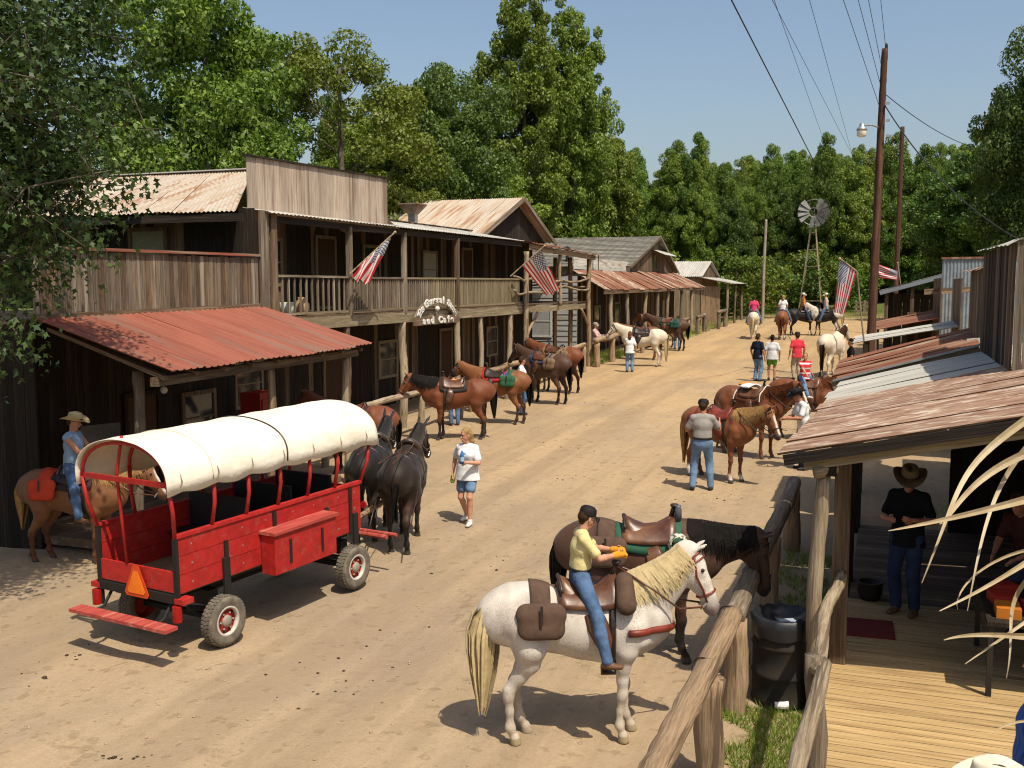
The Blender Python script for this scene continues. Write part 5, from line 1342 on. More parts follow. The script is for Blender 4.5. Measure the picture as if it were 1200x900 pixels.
        if not roach: lf_ = rr.uniform(.006, .022); P0 = snap(P0, .004); P1 = snap(P1, lf_); P2 = snap(P2, lf_); P3 = snap(P3, lf_ + .004)
        if roach: P1 = top + upn * ln * .5; P2 = top + upn * ln * .8; P3 = top + upn * ln
        L_ = [P0, P1, P2, P3]; ws = [wd, wd * 1.2, wd, wd * .25]; V_ = []
        for p, w in zip(L_, ws): V_ += [p - dirn * w, p + dirn * w]
        mb.add(V_, [(0, 1, 3, 2), (2, 3, 5, 4), (4, 5, 7, 6)])
    for i in range(8):
        o_ = rr.uniform(-.03, .03); P = [hp(-.02, .115, o_), hp(.06, .12, o_ * 1.3), hp(.15, .095, o_ * 1.5)]; mb.add([q + hs * sg * w for q, w in zip(P, (.012, .014, .004)) for sg in (-1, 1)], [(0, 1, 3, 2), (2, 3, 5, 4)])
    mb.build("mane", HM, t, W)
    mb = MB()
    for i in range(190):
        a = rr.uniform(0, 6.28); q = math.sqrt(rr.random()); ox, oy = q * math.cos(a), q * math.sin(a)
        ln = tail * rr.uniform(.82, 1.08); P = []
        for k_ in range(7):
            f = k_ / 6; bul = (.032 + .085 * math.sin(math.pi * min(1, f * .85 + .1)) * tailbulk) * (1 - .3 * f)
            P.append(np.array([-.79 - .09 * math.sin(min(1, f * 3) * math.pi / 2) - .03 * f + ox * bul, oy * bul + .025 * math.sin(f * 5 + a), 1.36 - .10 * f * (1 - f) - ln * 1.05 * f ** 1.15]))
        V_ = []; sdv = np.array([math.sin(a), math.cos(a), 0])
        for k_, p in enumerate(P): w = .016 * (1 - .8 * (k_ / 6) ** 2); V_ += [p - sdv * w, p + sdv * w]
        mb.add(V_, [(2 * k_, 2 * k_ + 1, 2 * k_ + 3, 2 * k_ + 2) for k_ in range(6)])
    mb.build("tail", HM, t, W)
    t_ = dict(W=W, root=t, hp=hp, hs=hs, hu=hu, hd=hd, NP=NP, nr=nr, ne=ne, snap=snap)
    return t_

# ------------------------------------------------------------------ tack
LEA = M("leather_brown", (.105, .04, .018), (.06, .022, .011), (.16, .07, .03), (1, 1, 1), 9, 2, rough=.38, bump=.15, spec=.5)
LEA_D = M("leather_dark", (.03, .016, .010), (.018, .010, .007), (.05, .027, .015), (1, 1, 1), 9, 2, rough=.4, bump=.15, spec=.5)
LEA_R = M("leather_red", (.20, .035, .018), (.13, .025, .013), ns=9, rough=.4, spec=.4)
BAGM = M("canvas_brown", (.095, .055, .036), (.07, .04, .027), ns=10, rough=.9, bump=.25)
def patch(x0, x1, a0, a1, off, th=.018, nx=8, na=14, H=None, rnd_=.0):
    """a cloth or leather piece lying on the torso between x0..x1 and angles a0..a1"""
    mb = MB(); V = []
    for lay in (off, off + th):
        for i in range(nx + 1):
            for j in range(na + 1):
                u_ = i / nx; a = a0 + (a1 - a0) * j / na
                edge = 1 - .12 * rnd_ * (abs(2 * j / na - 1) ** 4)
                x = (x0 + x1) / 2 + (x1 - x0) * (u_ - .5) * edge
                V.append(TP(x, a, lay + .004 * math.sin(7 * u_ + 9 * a)) if H is None else H['snap'](TP(x, a, .06), lay + .003 * math.sin(7 * u_ + 9 * a)))
    w = na + 1; m = (nx + 1) * w
    Fc = [(i * w + j + m, (i + 1) * w + j + m, (i + 1) * w + j + 1 + m, i * w + j + 1 + m) for i in range(nx) for j in range(na)]
    Fc += [(i * w + j, i * w + j + 1, (i + 1) * w + j + 1, (i + 1) * w + j) for i in range(nx) for j in range(na)]
    for i in range(nx): Fc += [(i * w, (i + 1) * w, (i + 1) * w + m, i * w + m), ((i + 1) * w + na, i * w + na, i * w + na + m, (i + 1) * w + na + m)]
    for j in range(na): Fc += [(j + 1, j, j + m, j + 1 + m), (nx * w + j, nx * w + j + 1, nx * w + j + 1 + m, nx * w + j + m)]
    return mb.add(V, Fc)

def saddle(H, lea=LEA, pad=None, bags=None, label=None, simple=False, padedge=None):
    """western saddle, a thing of its own resting on the horse"""
    W = H['W']; hl = H['root']["label"]
    t = thing("saddle", label, "saddle", group="saddles", mat=W)
    if pad is not None: patch(-.26, .44, -1.25, 1.25, .004, .02, H=H, rnd_=.6).build("blanket", pad, t, W, True)
    if padedge is not None:
        for xx in (-.262, .438): MB().tube([H['snap'](TP(xx, a, .06), .026) for a in np.linspace(-1.25, 1.25, 19)], .014, 6).build("blanket_edging", padedge, t, W)
    patch(-.20, .38, -.95, .95, .026, .02, H=H, rnd_=.9).build("skirt", lea, t, W, True)
    # seat, swell and cantle as one shaped shell
    def sf(u_, v_):
        x = -.17 + .52 * u_; a = (v_ - .5) * 2
        wd = np.interp(u_, [0, .15, .5, .8, 1], [.13, .165, .14, .12, .11]); z, hh, hw = tor(x)
        rise = np.interp(u_, [0, .06, .16, .4, .7, .86, .94, 1], [.06, .125, .085, .04, .05, .10, .11, .04])
        return np.array([x - .03 * (1 - abs(a)) * (u_ < .1), wd * a, z + hh + .03 + rise * (1 - abs(a) ** 2.6) - .05 * abs(a) ** 2])
    mb = MB().grid(sf, 16, 10); 
    mb.build("seat", lea, t, W, True)
    z, hh, hw = tor(.33); zt_ = z + hh + .125
    MB().tube([(.32, 0, zt_ - .04), (.345, 0, zt_ + .07), (.36, 0, zt_ + .11)], [.03, .024, .022], 8).lathe([(0, zt_ + .10), (.042, zt_ + .105), (.048, zt_ + .12), (.04, zt_ + .135), (0, zt_ + .14)], 12, (.362, 0, 0)).build("horn", LEA_D if lea is not LEA_D else LEA, t, W, True)
    z, hh, hw = tor(-.16)
    MB().tube([(-.19 + .03 * abs(a), .20 * a, z + hh + .155 - .11 * a * a) for a in np.linspace(-1, 1, 13)], .017, 6).build("cantle_roll", LEA_D if lea is not LEA_D else LEA, t, W, True)
    for sg in (1, -1):
        fe = [TP(.12, 1.0 * sg, .035), TP(.16, 1.35 * sg, .03), (.21, .315 * sg, 1.04), (.24, .325 * sg, .90)]
        MB().tube(fe, [.085, .10, .085, .03], 8, flat=(0, sg, 0), ratio=.14).build("fender", lea, t, W, True)
        sx_, sz_ = .25, .76
        pts_ = [(sx_, .33 * sg, sz_ + .15), (sx_ - .055, .33 * sg, sz_ + .05), (sx_ - .06, .33 * sg, sz_), (sx_ + .06, .33 * sg, sz_), (sx_ + .055, .33 * sg, sz_ + .05), (sx_, .33 * sg, sz_ + .15)]
        MB().tube(pts_, [.016, .02, .026, .026, .02, .016], 6, flat=(0, 1, 0), ratio=1.6).build("stirrup", LEA_D, t, W)
        if bags is not None:
            c = TP(-.36, 1.22 * sg, .07); mbb = Body(); n_ = nrm(np.array([0, math.sin(1.3) * sg, math.cos(1.3)]))
            mbb.seg(c + np.array([-.13, 0, 0]), c + np.array([.13, 0, 0]), .105, .105, .02, n_, .6); mbb.seg(c + np.array([-.12, .02 * sg, -.13]), c + np.array([.12, .02 * sg, -.13]), .10, .10, .03, n_, .6)
            Vb, Qb = mbb.mesh(.022); bo = put("saddle_bag", smooth_mesh("saddle_bag", Vb, Qb), bags, t, W)
            MB().bar(c + n_ * .082 + np.array([0, 0, .08]), c + n_ * .085 + np.array([0, .02 * sg, -.09]), .025, .01, n_).build("bag_strap", LEA_D, bo, W)
    if bags is not None: patch(-.46, -.26, -1.1, 1.1, .006, .012, H=H).build("bag_yoke", bags, t, W, True)
    MB().tube([H['snap'](TP(.30, a, .06), .008) for a in np.linspace(-math.pi, math.pi, 33)], .022, 6, flat=(1, 0, 0), ratio=1.5, cap=False).build("cinch", LEA_D, t, W)
    return t

def bridle(H, mat=LEA, rein_to=None, halter=False, label=None, collar=False, reinmat=None):
    W = H['W']; hp = H['hp']
    t = thing("bridle", label, "bridle", group="bridles", mat=W)
    def ring(t0, t1, r_u, r_w, cu, rr_=.011, name="strap"):
        pts_ = [H['snap'](hp(t0 + (t1 - t0) * (1 - math.cos(a)) / 2, cu + r_u * math.cos(a), r_w * math.sin(a)), .007) for a in np.linspace(0, 2 * math.pi, 21)]
        MB().tube(pts_, rr_, 6, cap=False).build(name, mat, t, W, True)
    ring(.40, .40, .088, .066, -.012, name="nose_band"); ring(-.02, .12, .135, .098, -.05, name="head_strap"); ring(.06, .07, .135, .10, -.03, .009, name="brow_band")
    for sg in (1, -1):
        MB().tube([hp(.0, .04, .088 * sg), hp(.2, -.02, .098 * sg), hp(.34, -.015, .078 * sg), hp(.47, -.03, .064 * sg)], .010, 6).build("cheek_strap", mat, t, W, True)
        if not halter: MB().tube([hp(.47, -.03, .066 * sg), hp(.50, -.11, .068 * sg)], .012, 6).build("bit", STEEL, t, W)
    if rein_to is not None:
        for sg in (1, -1):
            a = hp(.49, -.08, .068 * sg); e = np.array(rein_to, float) + np.array([0, .02 * sg, 0]); nk = H['NP'][3] + np.array([0, .19 * sg, .05])
            P = [a, a * .5 + nk * .5 + np.array([0, .03 * sg, -.08]), nk + np.array([0, .02 * sg, .02]), e]
            MB().tube(P, .010, 6).build("rein", reinmat or mat, t, W, True)
    if collar:
        MB().tube([H['snap']((.42 + .42 * math.cos(a * .82), .34 * math.sin(a * .82), 1.10), .012) for a in np.linspace(-1.9, 1.9, 25)], .022, 6, flat=(0, 0, 1), ratio=1.6).build("breast_collar", mat, t, W, True)
    return t
# ------------------------------------------------------------------ people
def skin_mat(name, c):
    if name in _mats: return _mats[name]
    m = M(name, c, tuple(q * .85 for q in c), ns=12, rough=.5, spec=.35, bump=.08)
    return m
SKIN = skin_mat("skin_light", (.52, .26, .165)); SKIN_R = skin_mat("skin_ruddy", (.46, .20, .12)); SKIN_T = skin_mat("skin_tan", (.36, .17, .10))
def cloth(name, c, v=.8, ns=6, bump=.5, rough=.9): return M("cloth_" + name, c, tuple(q * v for q in c), ns=ns, rough=rough, bump=bump, bs=9, dist=.03, spec=.1)
JEANS = cloth("jeans", (.085, .145, .26), .62, 5); JEANS_P = cloth("jeans_pale", (.15, .24, .38), .7, 5); JEANS_D = cloth("jeans_dark", (.03, .045, .09), .7)
WHITE = cloth("white", (.70, .70, .70), .92); BLACKC = cloth("black", (.012, .012, .014), .8); GREYT = cloth("grey", (.30, .275, .255), .88); YEL = cloth("pale_yellow", (.62, .53, .25), .9)
SHOE_W = plain("shoe_white", (.62, .60, .56)); SHOE_B = plain("shoe_brown", (.14, .07, .035), .6); SHOE_K = plain("shoe_black", (.02, .018, .017), .5)
HAIR_B = hair_mat("hair_brown", (.05, .028, .015)); HAIR_Y = hair_mat("hair_blonde", (.34, .21, .085)); HAIR_G = hair_mat("hair_grey", (.28, .26, .24)); HAIR_K = hair_mat("hair_black", (.012, .010, .009))
STRAW = M("hat_straw", (.50, .40, .22), (.40, .31, .16), ns=22, rough=.8, bump=.3); HATB = plain("hat_black", (.012, .011, .011), .7); HATC = plain("hat_cream", (.66, .60, .46), .8)

def bone2(a, c, l1, l2, pole):
    a = np.array(a, float); c = np.array(c, float); d = c - a; L = np.linalg.norm(d); L2 = min(L, (l1 + l2) * .999); u = d / (L + 1e-9); c = a + u * L2
    x = (l1 * l1 - l2 * l2 + L2 * L2) / (2 * L2); h = math.sqrt(max(0, l1 * l1 - x * x)); p = np.array(pole, float); p = p - u * (p @ u); p = nrm(p)
    return a + u * x + p * h, c

def rot(axis, deg): return np.array(Matrix.Rotation(R(deg), 3, axis))

def person(label, mat, top, bottom, shoes, skin=SKIN, hair=HAIR_B, hat=None, hatmat=None, h=1.75, pelvis=(0, 0, .95), lean=0, twist=0, side=0, head=(0, 0), hands=(None, None), feet=(None, None),
           sleeve='short', shorts=False, girth=1.0, vox=.016, long_hair=0, toe=(8, -8), fem=False, beard=None, group=None, vest=None, detail=False, belt=None, kneepole=None, elbow=None, tuck=False, gloves=None, legk=1.0, hipw=.09, loose=1.0, grip=.35):
    """mat: world matrix of the ground point (or seat) the figure stands on; x forward, y left"""
    s = h / 1.75; W = mat @ Matrix.Diagonal((s, s, s, 1))
    t = thing("person", label, "person", group=group, mat=W)
    P = np.array(pelvis, float)
    T = rot('Z', twist) @ rot('Y', lean) @ rot('X', side)
    tp = lambda x, y, z: P + T @ np.array([x, y, z])            # torso coordinates from the pelvis
    yax = T @ np.array([0, 1, 0])
    shw = .175 if not fem else .155
    sh = [tp(-.005, shw, .448), tp(-.005, -shw, .448)]
    Hd = T @ rot('Z', head[0]) @ rot('Y', head[1]); nk = tp(.0, 0, .52); hc = nk + Hd @ np.array([.015, 0, .155])
    hp = lambda x, y, z: hc + Hd @ np.array([x, y, z]); hy = Hd @ np.array([0, 1, 0])
    el, wr = [], []
    for i, sg in enumerate((1, -1)):
        tgt = hands[i]
        if tgt is None: tgt = sh[i] + np.array([.06, .10 * sg, -.50])
        pole = (elbow[i] if elbow and elbow[i] is not None else (-.6, .5 * sg, -.3)); e, w = bone2(sh[i], tgt, .285, .255, pole); el.append(e); wr.append(w)
    hip = [P + rot('Z', twist) @ np.array([0, hipw, -.03]), P + rot('Z', twist) @ np.array([0, -hipw, -.03])]
    kn, an = [], []
    for i, sg in enumerate((1, -1)):
        f = feet[i] if feet[i] is not None else (0.0, .105 * sg, .09)
        k_, a_ = bone2(hip[i], f, .43 * legk, .425 * legk, (kneepole[i] if kneepole else (1, .12 * sg, .1))); kn.append(k_); an.append(a_)
    def torso(B, g, lo_=-.04, full=True):
        B.seg(tp(0, 0, lo_), tp(.0, 0, .12), .115 * girth + g, .105 * girth + g, .05, yax, 1.42 / girth ** .5, 1.36 / girth ** .5)
        B.seg(tp(.01 * (girth - 1) * 8, 0, .12), tp(.005, 0, .32), .112 * girth + g, .122 + g, .05, yax, 1.32 / girth ** .4, 1.36)
        B.seg(tp(.005, 0, .32), tp(-.005, 0, .45), .122 + g, .078 + g, .05, yax, 1.38, 1.85 if not fem else 1.65)
        if fem: B.seg(tp(.085, .065, .33), tp(.085, -.065, .33), .062 + g, .062 + g, .05)
    # body, one continuous skin surface
    B = Body(); torso(B, -.026)
    B.seg(tp(0, 0, .46), hp(-.015, 0, -.08), .058, .053, .02)
    B.seg(hp(-.012, 0, .0), hp(.0, 0, .045), .092, .090, .02, hy, .84); B.seg(hp(.03, 0, -.055), hp(.045, 0, -.085), .062, .044, .03, hy, .9)
    B.seg(hp(.088, 0, .0), hp(.106, 0, -.03), .011, .015, .012); B.seg(hp(.075, .03, .03), hp(.075, -.03, .03), .018, .018, .012); B.seg(hp(.088, .018, -.066), hp(.088, -.018, -.066), .009, .009, .008)
    for sg in (1, -1): B.seg(hp(-.012, .082 * sg, .01), hp(-.012, .085 * sg, -.025), .018, .012, .008, hy, .5)
    for i, sg in enumerate((1, -1)):
        B.chain([tp(0, shw * .8 * sg, .44), sh[i], el[i]], [.058, .052, .038], .02); fd = nrm(wr[i] - el[i])
        B.chain([el[i], el[i] + fd * .07, wr[i]], [.038, .040, .026], .015)
        pn = nrm(np.cross(fd, np.array([0, 0, 1.0]) + .3 * np.array([1, 0, 0])))
        pm = wr[i] + fd * .085; B.seg(wr[i] + fd * .01, pm, .026, .036, .012, pn, .48)
        if detail:
            sdv = nrm(np.cross(pn, fd))
            if sdv[0] < 0: sdv = -sdv
            curl = np.cross(sdv, fd); curl = curl if curl @ np.array([0, -sg, -.6]) > 0 else -curl
            for q, ln in zip((-.030, -.010, .010, .030), (.062, .076, .080, .070)):
                a0 = pm + sdv * q * .9 + fd * .008; a1 = a0 + (fd * (1 - grip) + curl * grip) * ln * .55; a2 = a1 + (fd * (.75 - grip) + curl * (grip + .25)) * ln * .55
                B.chain([a0, a1, a2], [.0095, .009, .0075], .004)
            th0 = wr[i] + fd * .035 + sdv * .028; th1 = th0 + (fd * .6 + sdv * .6 + curl * .35) * .04; th2 = th1 + (fd * .8 + curl * .4 + sdv * .1) * .036; B.chain([th0, th1, th2], [.013, .011, .009], .006)
        else:
            for q in (-.6, 0.0, .6): B.seg(pm, pm + fd * .075 + np.array([0, 0, -.012]) + np.cross(pn, fd) * q * .03, .018, .011, .006)
            B.seg(wr[i] + fd * .03, wr[i] + fd * .07 + np.array([.035, 0, 0]), .014, .011, .008)
        B.chain([hip[i], kn[i]], [.085, .055], .03); kd = nrm(an[i] - kn[i]); bk = np.array([-.02, 0, 0])
        B.chain([kn[i], kn[i] + kd * .12 + bk, an[i]], [.053, .054, .036], .02); B.seg(an[i], an[i] + np.array([.03, 0, -.03]), .036, .036, .015)
    V, Q = B.mesh(vox * (.62 if detail else .9)); put("body", smooth_mesh("person_body", V, Q), skin, t, W)
    # shirt
    if top is not None:
        B = Body(); torso(B, .008 * loose, -.10 if not tuck else .03)
        if not tuck: B.seg(tp(0, 0, -.12), tp(0, 0, .1), .146 * girth ** .7 * loose, .120 * girth * loose, .04, yax, 1.42 / girth ** .4)
        B.seg(tp(0, .05, .478), tp(0, -.05, .478), .052, .052, .03)
        for sg in (1, -1): B.seg(tp(0, .04 * sg, .49), tp(-.005, shw * .95 * sg, .445), .048, .058, .03)
        for i, sg in enumerate((1, -1)):
            if sleeve == 'none': B.seg(tp(0, shw * .75 * sg, .46), sh[i] + np.array([0, 0, .0]), .070, .060, .03); continue
            if sleeve == 'short': e = sh[i] + (el[i] - sh[i]) * .72; B.chain([tp(0, shw * .7 * sg, .44), sh[i], e], [.066, .060, .062 * loose], .03)
            else:
                B.chain([tp(0, shw * .7 * sg, .46), sh[i], el[i], wr[i] - nrm(wr[i] - el[i]) * .01], [.070, .064, .050, .038], .025)
        V, Q = B.mesh(vox); tz_ax = T @ np.array([0, 0, 1.0]); hemz = -.13 if not tuck else .045; dlt = (V - P) @ tz_ax; near_ = np.linalg.norm((V - P) - dlt[:, None] * tz_ax, axis=1) < .30
        V = V + np.where((dlt < hemz) & near_, hemz - dlt, 0)[:, None] * tz_ax
        so = put("shirt", smooth_mesh("shirt", V, Q), top, t, W)
        if vest is not None:
            B = Body(); torso(B, .02, -.06); V, Q = B.mesh(vox); put("vest", smooth_mesh("vest", V, Q), vest, t, W)
    # trousers or shorts
    B = Body(); B.seg(tp(0, 0, .075), P + np.array([0, 0, -.05]), .120 * girth, .128 * girth ** .5, .04, yax, 1.42 / girth ** .45)
    for i in (0, 1):
        if shorts: e = hip[i] + (kn[i] - hip[i]) * .62; B.chain([hip[i], e], [.105, .098], .03)
        else: B.chain([hip[i], kn[i], kn[i] + (an[i] - kn[i]) * .4 + np.array([-.01, 0, 0]), an[i] - nrm(an[i] - kn[i]) * .005], [.106, .074, .071, .064], .03)
    V, Q = B.mesh(vox); put("shorts" if shorts else "trousers", smooth_mesh("trousers", V, Q), bottom, t, W)
    if belt is not None:
        MB().tube([tp((.118 * girth + .010) * math.cos(a), (.118 * girth * 1.36 / girth ** .4 + .010) * math.sin(a), .065) for a in np.linspace(0, 2 * math.pi, 25)], .016, 6, cap=False, flat=(0, 0, 1), ratio=1.3).build("belt", belt, t, W, True)
    # shoes
    for i, sg in enumerate((1, -1)):
        q = R(toe[i]); fw = np.array([math.cos(q), math.sin(q), 0]); a_ = an[i]; B = Body(); sv = np.array([-fw[1], fw[0], 0])
        B.seg(a_ - fw * .045 + np.array([0, 0, -.055]), a_ + fw * .03 + np.array([0, 0, -.05]), .038, .040, .02, sv, .95); B.seg(a_ + fw * .03 + np.array([0, 0, -.055]), a_ + fw * .155 + np.array([0, 0, -.062]), .040, .030, .02, sv, 1.25)
        B.seg(a_ + np.array([0, 0, .0]), a_ + np.array([0, 0, -.04]), .047, .045, .02)
        V, Q = B.mesh(min(vox, .014)); V[:, 2] = np.maximum(V[:, 2], a_[2] - .09); put("shoe", smooth_mesh("shoe", V, Q), shoes, t, W)
        if gloves is not None:
            pass
    # hair and hats
    B = Body(); B.seg(hp(-.025, 0, .03), hp(-.012, 0, .055), .094, .094, .02, hy, .88); B.seg(hp(-.05, 0, -.01), hp(-.045, 0, -.05), .07, .05, .03, hy, 1.0)
    if long_hair: B.chain([hp(-.06, 0, .0), hp(-.085, 0, -.12), hp(-.08, 0, -.12 - long_hair)], [.075, .065, .03], .03, hy, [1.1, 1.1, 1.1])
    V, Q = B.mesh(min(vox, .014))
    if hair is not None: put("hair", smooth_mesh("hair", V, Q), hair, t, W)
    if beard is not None:
        B = Body(); B.seg(hp(.075, 0, -.08), hp(.06, 0, -.105), .03, .022, .02, hy, 1.1); V, Q = B.mesh(.012); put("beard", smooth_mesh("beard", V, Q), beard, t, W)
    HW = W @ frame(hc, Hd[:, 0], Hd[:, 1], Hd[:, 2])
    if hat == 'cap':
        mb = MB(); mb.lathe([(.102, .035), (.104, .07), (.095, .115), (.06, .142), (.0, .15)], 18, (-.01, 0, 0)); c_ = mb.build("cap", hatmat, t, HW, True)
        mb = MB().grid(lambda u_, v_: (.075 + .095 * u_ * (1 - (2 * v_ - 1) ** 2 * .55), (v_ - .5) * .165, .05 - .02 * u_ - .05 * (v_ - .5) ** 2 * 4), 5, 8)
        V0 = list(mb.V); n0 = len(V0); mb.add([(p[0], p[1], p[2] - .006) for p in V0], [tuple(reversed(f)) for f in mb.F[:]]); mb.build("visor", hatmat, c_, HW, True)
    elif hat == 'cowboy':
        mb = MB()
        def crown(u_, v_):
            a = v_ * 2 * math.pi; r_ = np.interp(u_, [0, .3, .75, .92, 1], [.104, .104, .088, .06, .0]); z = np.interp(u_, [0, .3, .75, .92, 1], [.045, .09, .165, .17, .145]) - .02 * (1 - abs(math.sin(a))) * (u_ > .7)
            return (1.12 * r_ * math.cos(a), r_ * .95 * math.sin(a) * (1 - .12 * (u_ > .6) * max(0, math.cos(a))), z)
        mb.grid(crown, 10, 24); c_ = mb.build("hat_crown", hatmat, t, HW, True)
        mb = MB()
        def brim(u_, v_):
            a = v_ * 2 * math.pi; r_ = .100 + .105 * u_; sn = math.sin(a); return (1.12 * r_ * math.cos(a), r_ * sn * (1 - .10 * u_ * sn * sn), .047 + u_ * u_ * (.065 * sn * sn - .025 * math.cos(a) ** 2))
        mb.grid(brim, 5, 32); V0 = list(mb.V); Fb = list(mb.F); mb.add([(p[0], p[1], p[2] - .007) for p in V0], [tuple(reversed(f)) for f in Fb])
        mb.build("hat_brim", hatmat, c_, HW, True)
        MB().tube([(1.12 * .106 * math.cos(a), .106 * .96 * math.sin(a), .062) for a in np.linspace(0, 2 * math.pi, 25)], .009, 6, cap=False).build("hat_band", LEA_D, c_, HW, True)
    if detail:
        mb = MB()
        for sg in (1, -1): mb.lathe([(0, -.008), (.0075, -.004), (.0085, 0), (.0075, .004), (0, .008)], 8, tuple((Hd.T @ (hp(.0855, .031 * sg, .012) - hc))))
        mb.build("eyes", HAIR_B, t, HW)
    return dict(W=W, root=t, wr=wr, el=el, hp=hp, tp=tp, hc=hc, HW=HW)

def stand(x, y, heading, z=None):
    return Matrix.Translation((x, y, float(ground_z(x, y)) if z is None else z)) @ Matrix.Rotation(R(heading), 4, 'Z')

def rider(H, label, top, bottom, shoes, seat=(.02, 0), h=1.75, fwd=None, **k):
    """seated on horse H: pelvis over the saddle, legs along its sides"""
    s = h / 1.75; sc = H['W'].to_scale()[0]
    M0 = H['W'] @ Matrix.Diagonal((1 / sc, 1 / sc, 1 / sc, 1)) @ Matrix.Translation((seat[0] * sc, 0, (1.58 + seat[1]) * sc)) @ Matrix.Diagonal((1, 1, 1, 1))
    lk = k.get('legk', 1.0); yf = .41 / s * sc; xf = .27; zf = -math.sqrt(max(.1, (.83 * lk) ** 2 - (yf - .09) ** 2 - xf ** 2)) - .03
    ft = k.pop('feet', None) or ((xf, yf, max(zf, -.72 * sc / s)), (xf, -yf, max(zf, -.72 * sc / s))) or ((.24 / s, .415 / s * sc, -.74 * sc / s), (.24 / s, -.415 / s * sc, -.74 * sc / s))
    return person(label, M0, top, bottom, shoes, h=h, pelvis=(0, 0, .04), feet=ft, hipw=.125, kneepole=((.8, 1.2, .35), (.8, -1.2, .35)), toe=(12, -12), **k)
# ------------------------------------------------------------------ horses and riders
BAY = dict(base=(.16, .048, .018), legs=(.02, .012, .009), muzzle=(.035, .018, .012))
BAY_L = dict(base=(.20, .075, .026), legs=(.06, .025, .012), muzzle=(.05, .025, .015))
SORREL = dict(base=(.215, .075, .028), legs=(.15, .05, .02), muzzle=(.06, .035, .03), socks=(.16, .18, .0, .25), blaze=.03)
CHEST = dict(base=(.17, .055, .02), legs=(.12, .038, .015), muzzle=(.09, .04, .02), blaze=.03)
DKBROWN = dict(base=(.074, .036, .022), legs=(.012, .009, .007), muzzle=(.02, .012, .010))
BLACKH = dict(base=(.014, .011, .010), legs=(.010, .009, .008))
WHITEH = dict(base=(.60, .55, .48), legs=(.50, .43, .33), muzzle=(.22, .17, .16), hoof=(.30, .23, .13))
CREAM = dict(base=(.60, .52, .40), legs=(.52, .44, .33), muzzle=(.3, .24, .2))
MULE = dict(base=(.022, .013, .009), legs=(.014, .010, .008), under=(.05, .025, .015), muzzle=(.10, .07, .045))
MN_K = hair_mat("mane_black", (.012, .010, .009)); MN_W = hair_mat("mane_cream", (.60, .47, .25), .8); MN_F = hair_mat("mane_flaxen", (.42, .24, .09), .75); MN_R = hair_mat("mane_red", (.11, .035, .014)); MN_B = hair_mat("mane_brown", (.045, .022, .012))
HITCHED = "horses standing along the street"

# white horse with the boy, foreground
Hw = horse("horse", "white flea-bitten horse carrying a boy in the foreground", (-2.67, 9.0), 22, WHITEH, MN_W, HITCHED, 1.0, 43, 66, -4, (.06, -.05, .10, -.02), .016, COAT_GREY, tail=1.0, tailbulk=1.9)
saddle(Hw, LEA, None, BAGM, "brown leather saddle with brown bags on the white foreground horse")
bridle(Hw, LEA_R, (.36, 0, 1.66), label="red leather bridle with breast strap on the white foreground horse", collar=True, reinmat=LEA)
pb_ = rider(Hw, "boy in pale yellow t-shirt and black cap riding the white horse", YEL, JEANS, SHOE_B, (.02, -.02), 1.38, legk=1.16, sleeve='short', hat='cap', hatmat=HATB, hair=HAIR_B, twist=4, head=(22, 14), lean=4,
            hands=((.42, .06, .30), (.42, -.07, .27)), detail=True, vox=.011, belt=SHOE_K, tuck=True, elbow=((-.3, .7, -.6), (-.3, -.7, -.6)))
gl = thing("work_glove", "orange work gloves in the boy's hands", "glove", mat=pb_['W'])
for i in (0, 1):
    B = Body(); w = pb_['wr'][i]; fd = nrm(w - pb_['el'][i])
    B.seg(w - fd * .02, w + fd * .10, .042, .046, .02); B.seg(w + fd * .08, w + fd * .16 + np.array([0, 0, -.05]), .036, .022, .02); B.seg(w + fd * .05, w + fd * .08 + np.array([0, -.06 * (1 - 2 * i), .02]), .02, .015, .015)
    V, Q = B.mesh(.01); put("glove", smooth_mesh("glove", V, Q), plain("glove_orange", (.62, .27, .02)), gl, pb_['W'])
bk_ = thing("bedroll", "small brown roll and white cloth tied in front of the boy", "bag", mat=Hw['W'])
B = Body(); c = TP(.42, -.75, .09); B.seg(c + np.array([0, .10, .1]), c + np.array([0, -.06, -.08]), .085, .095, .03); V, Q = B.mesh(.018); put("roll", smooth_mesh("roll", V, Q), BAGM, bk_, Hw['W'])
patch(.36, .48, -1.0, -.1, .07, .02).build("cloth", WHITE, bk_, Hw['W'], True)

# dark horse behind it at the rail
Hd_ = horse("horse", "dark brown saddled horse tied to the log rail behind the white horse", (-2.58, 11.15), 12, DKBROWN, MN_K, HITCHED, 1.04, 8, 80, 0, (0, .04, .05, 0), .02)
saddle(Hd_, LEA_R if False else LEA, plain("pad_green", (.03, .10, .06)), BAGM, "red-brown saddle with brown bags on the dark horse at the log rail")
bridle(Hd_, LEA_D, None, True, "plain halter on the dark horse at the log rail")
rp = thing("coiled_rope", "coil of white and black rope hanging from the dark horse's saddle", "rope", mat=Hd_['W'])
mb = MB()
for k in range(5):
    c = TP(.40, -1.05, .10); mb.tube([c + np.array([.10 * math.cos(a) * (1 - .05 * k), -.012 * k, .11 * math.sin(a) * (1 - .05 * k)]) for a in np.linspace(0, 2 * math.pi, 17)], .011, 5, cap=False)
mb.build("coil", M("rope_speckled", (.6, .56, .45), (.08, .09, .06), ns=30, lo=.45, hi=.55), rp, Hd_['W'], True)
bt = thing("saddle_bottle", "bottle standing at the horn of the dark horse's saddle", "bottle", mat=Hd_['W'])
MB().lathe([(0, 1.53), (.038, 1.53), (.038, 1.66), (.03, 1.68), (.03, 1.71), (0, 1.71)], 12, (.40, -.06, 0)).build("bottle_body", plain("bottle_steel", (.10, .10, .11), .3), bt, Hd_['W'], True)

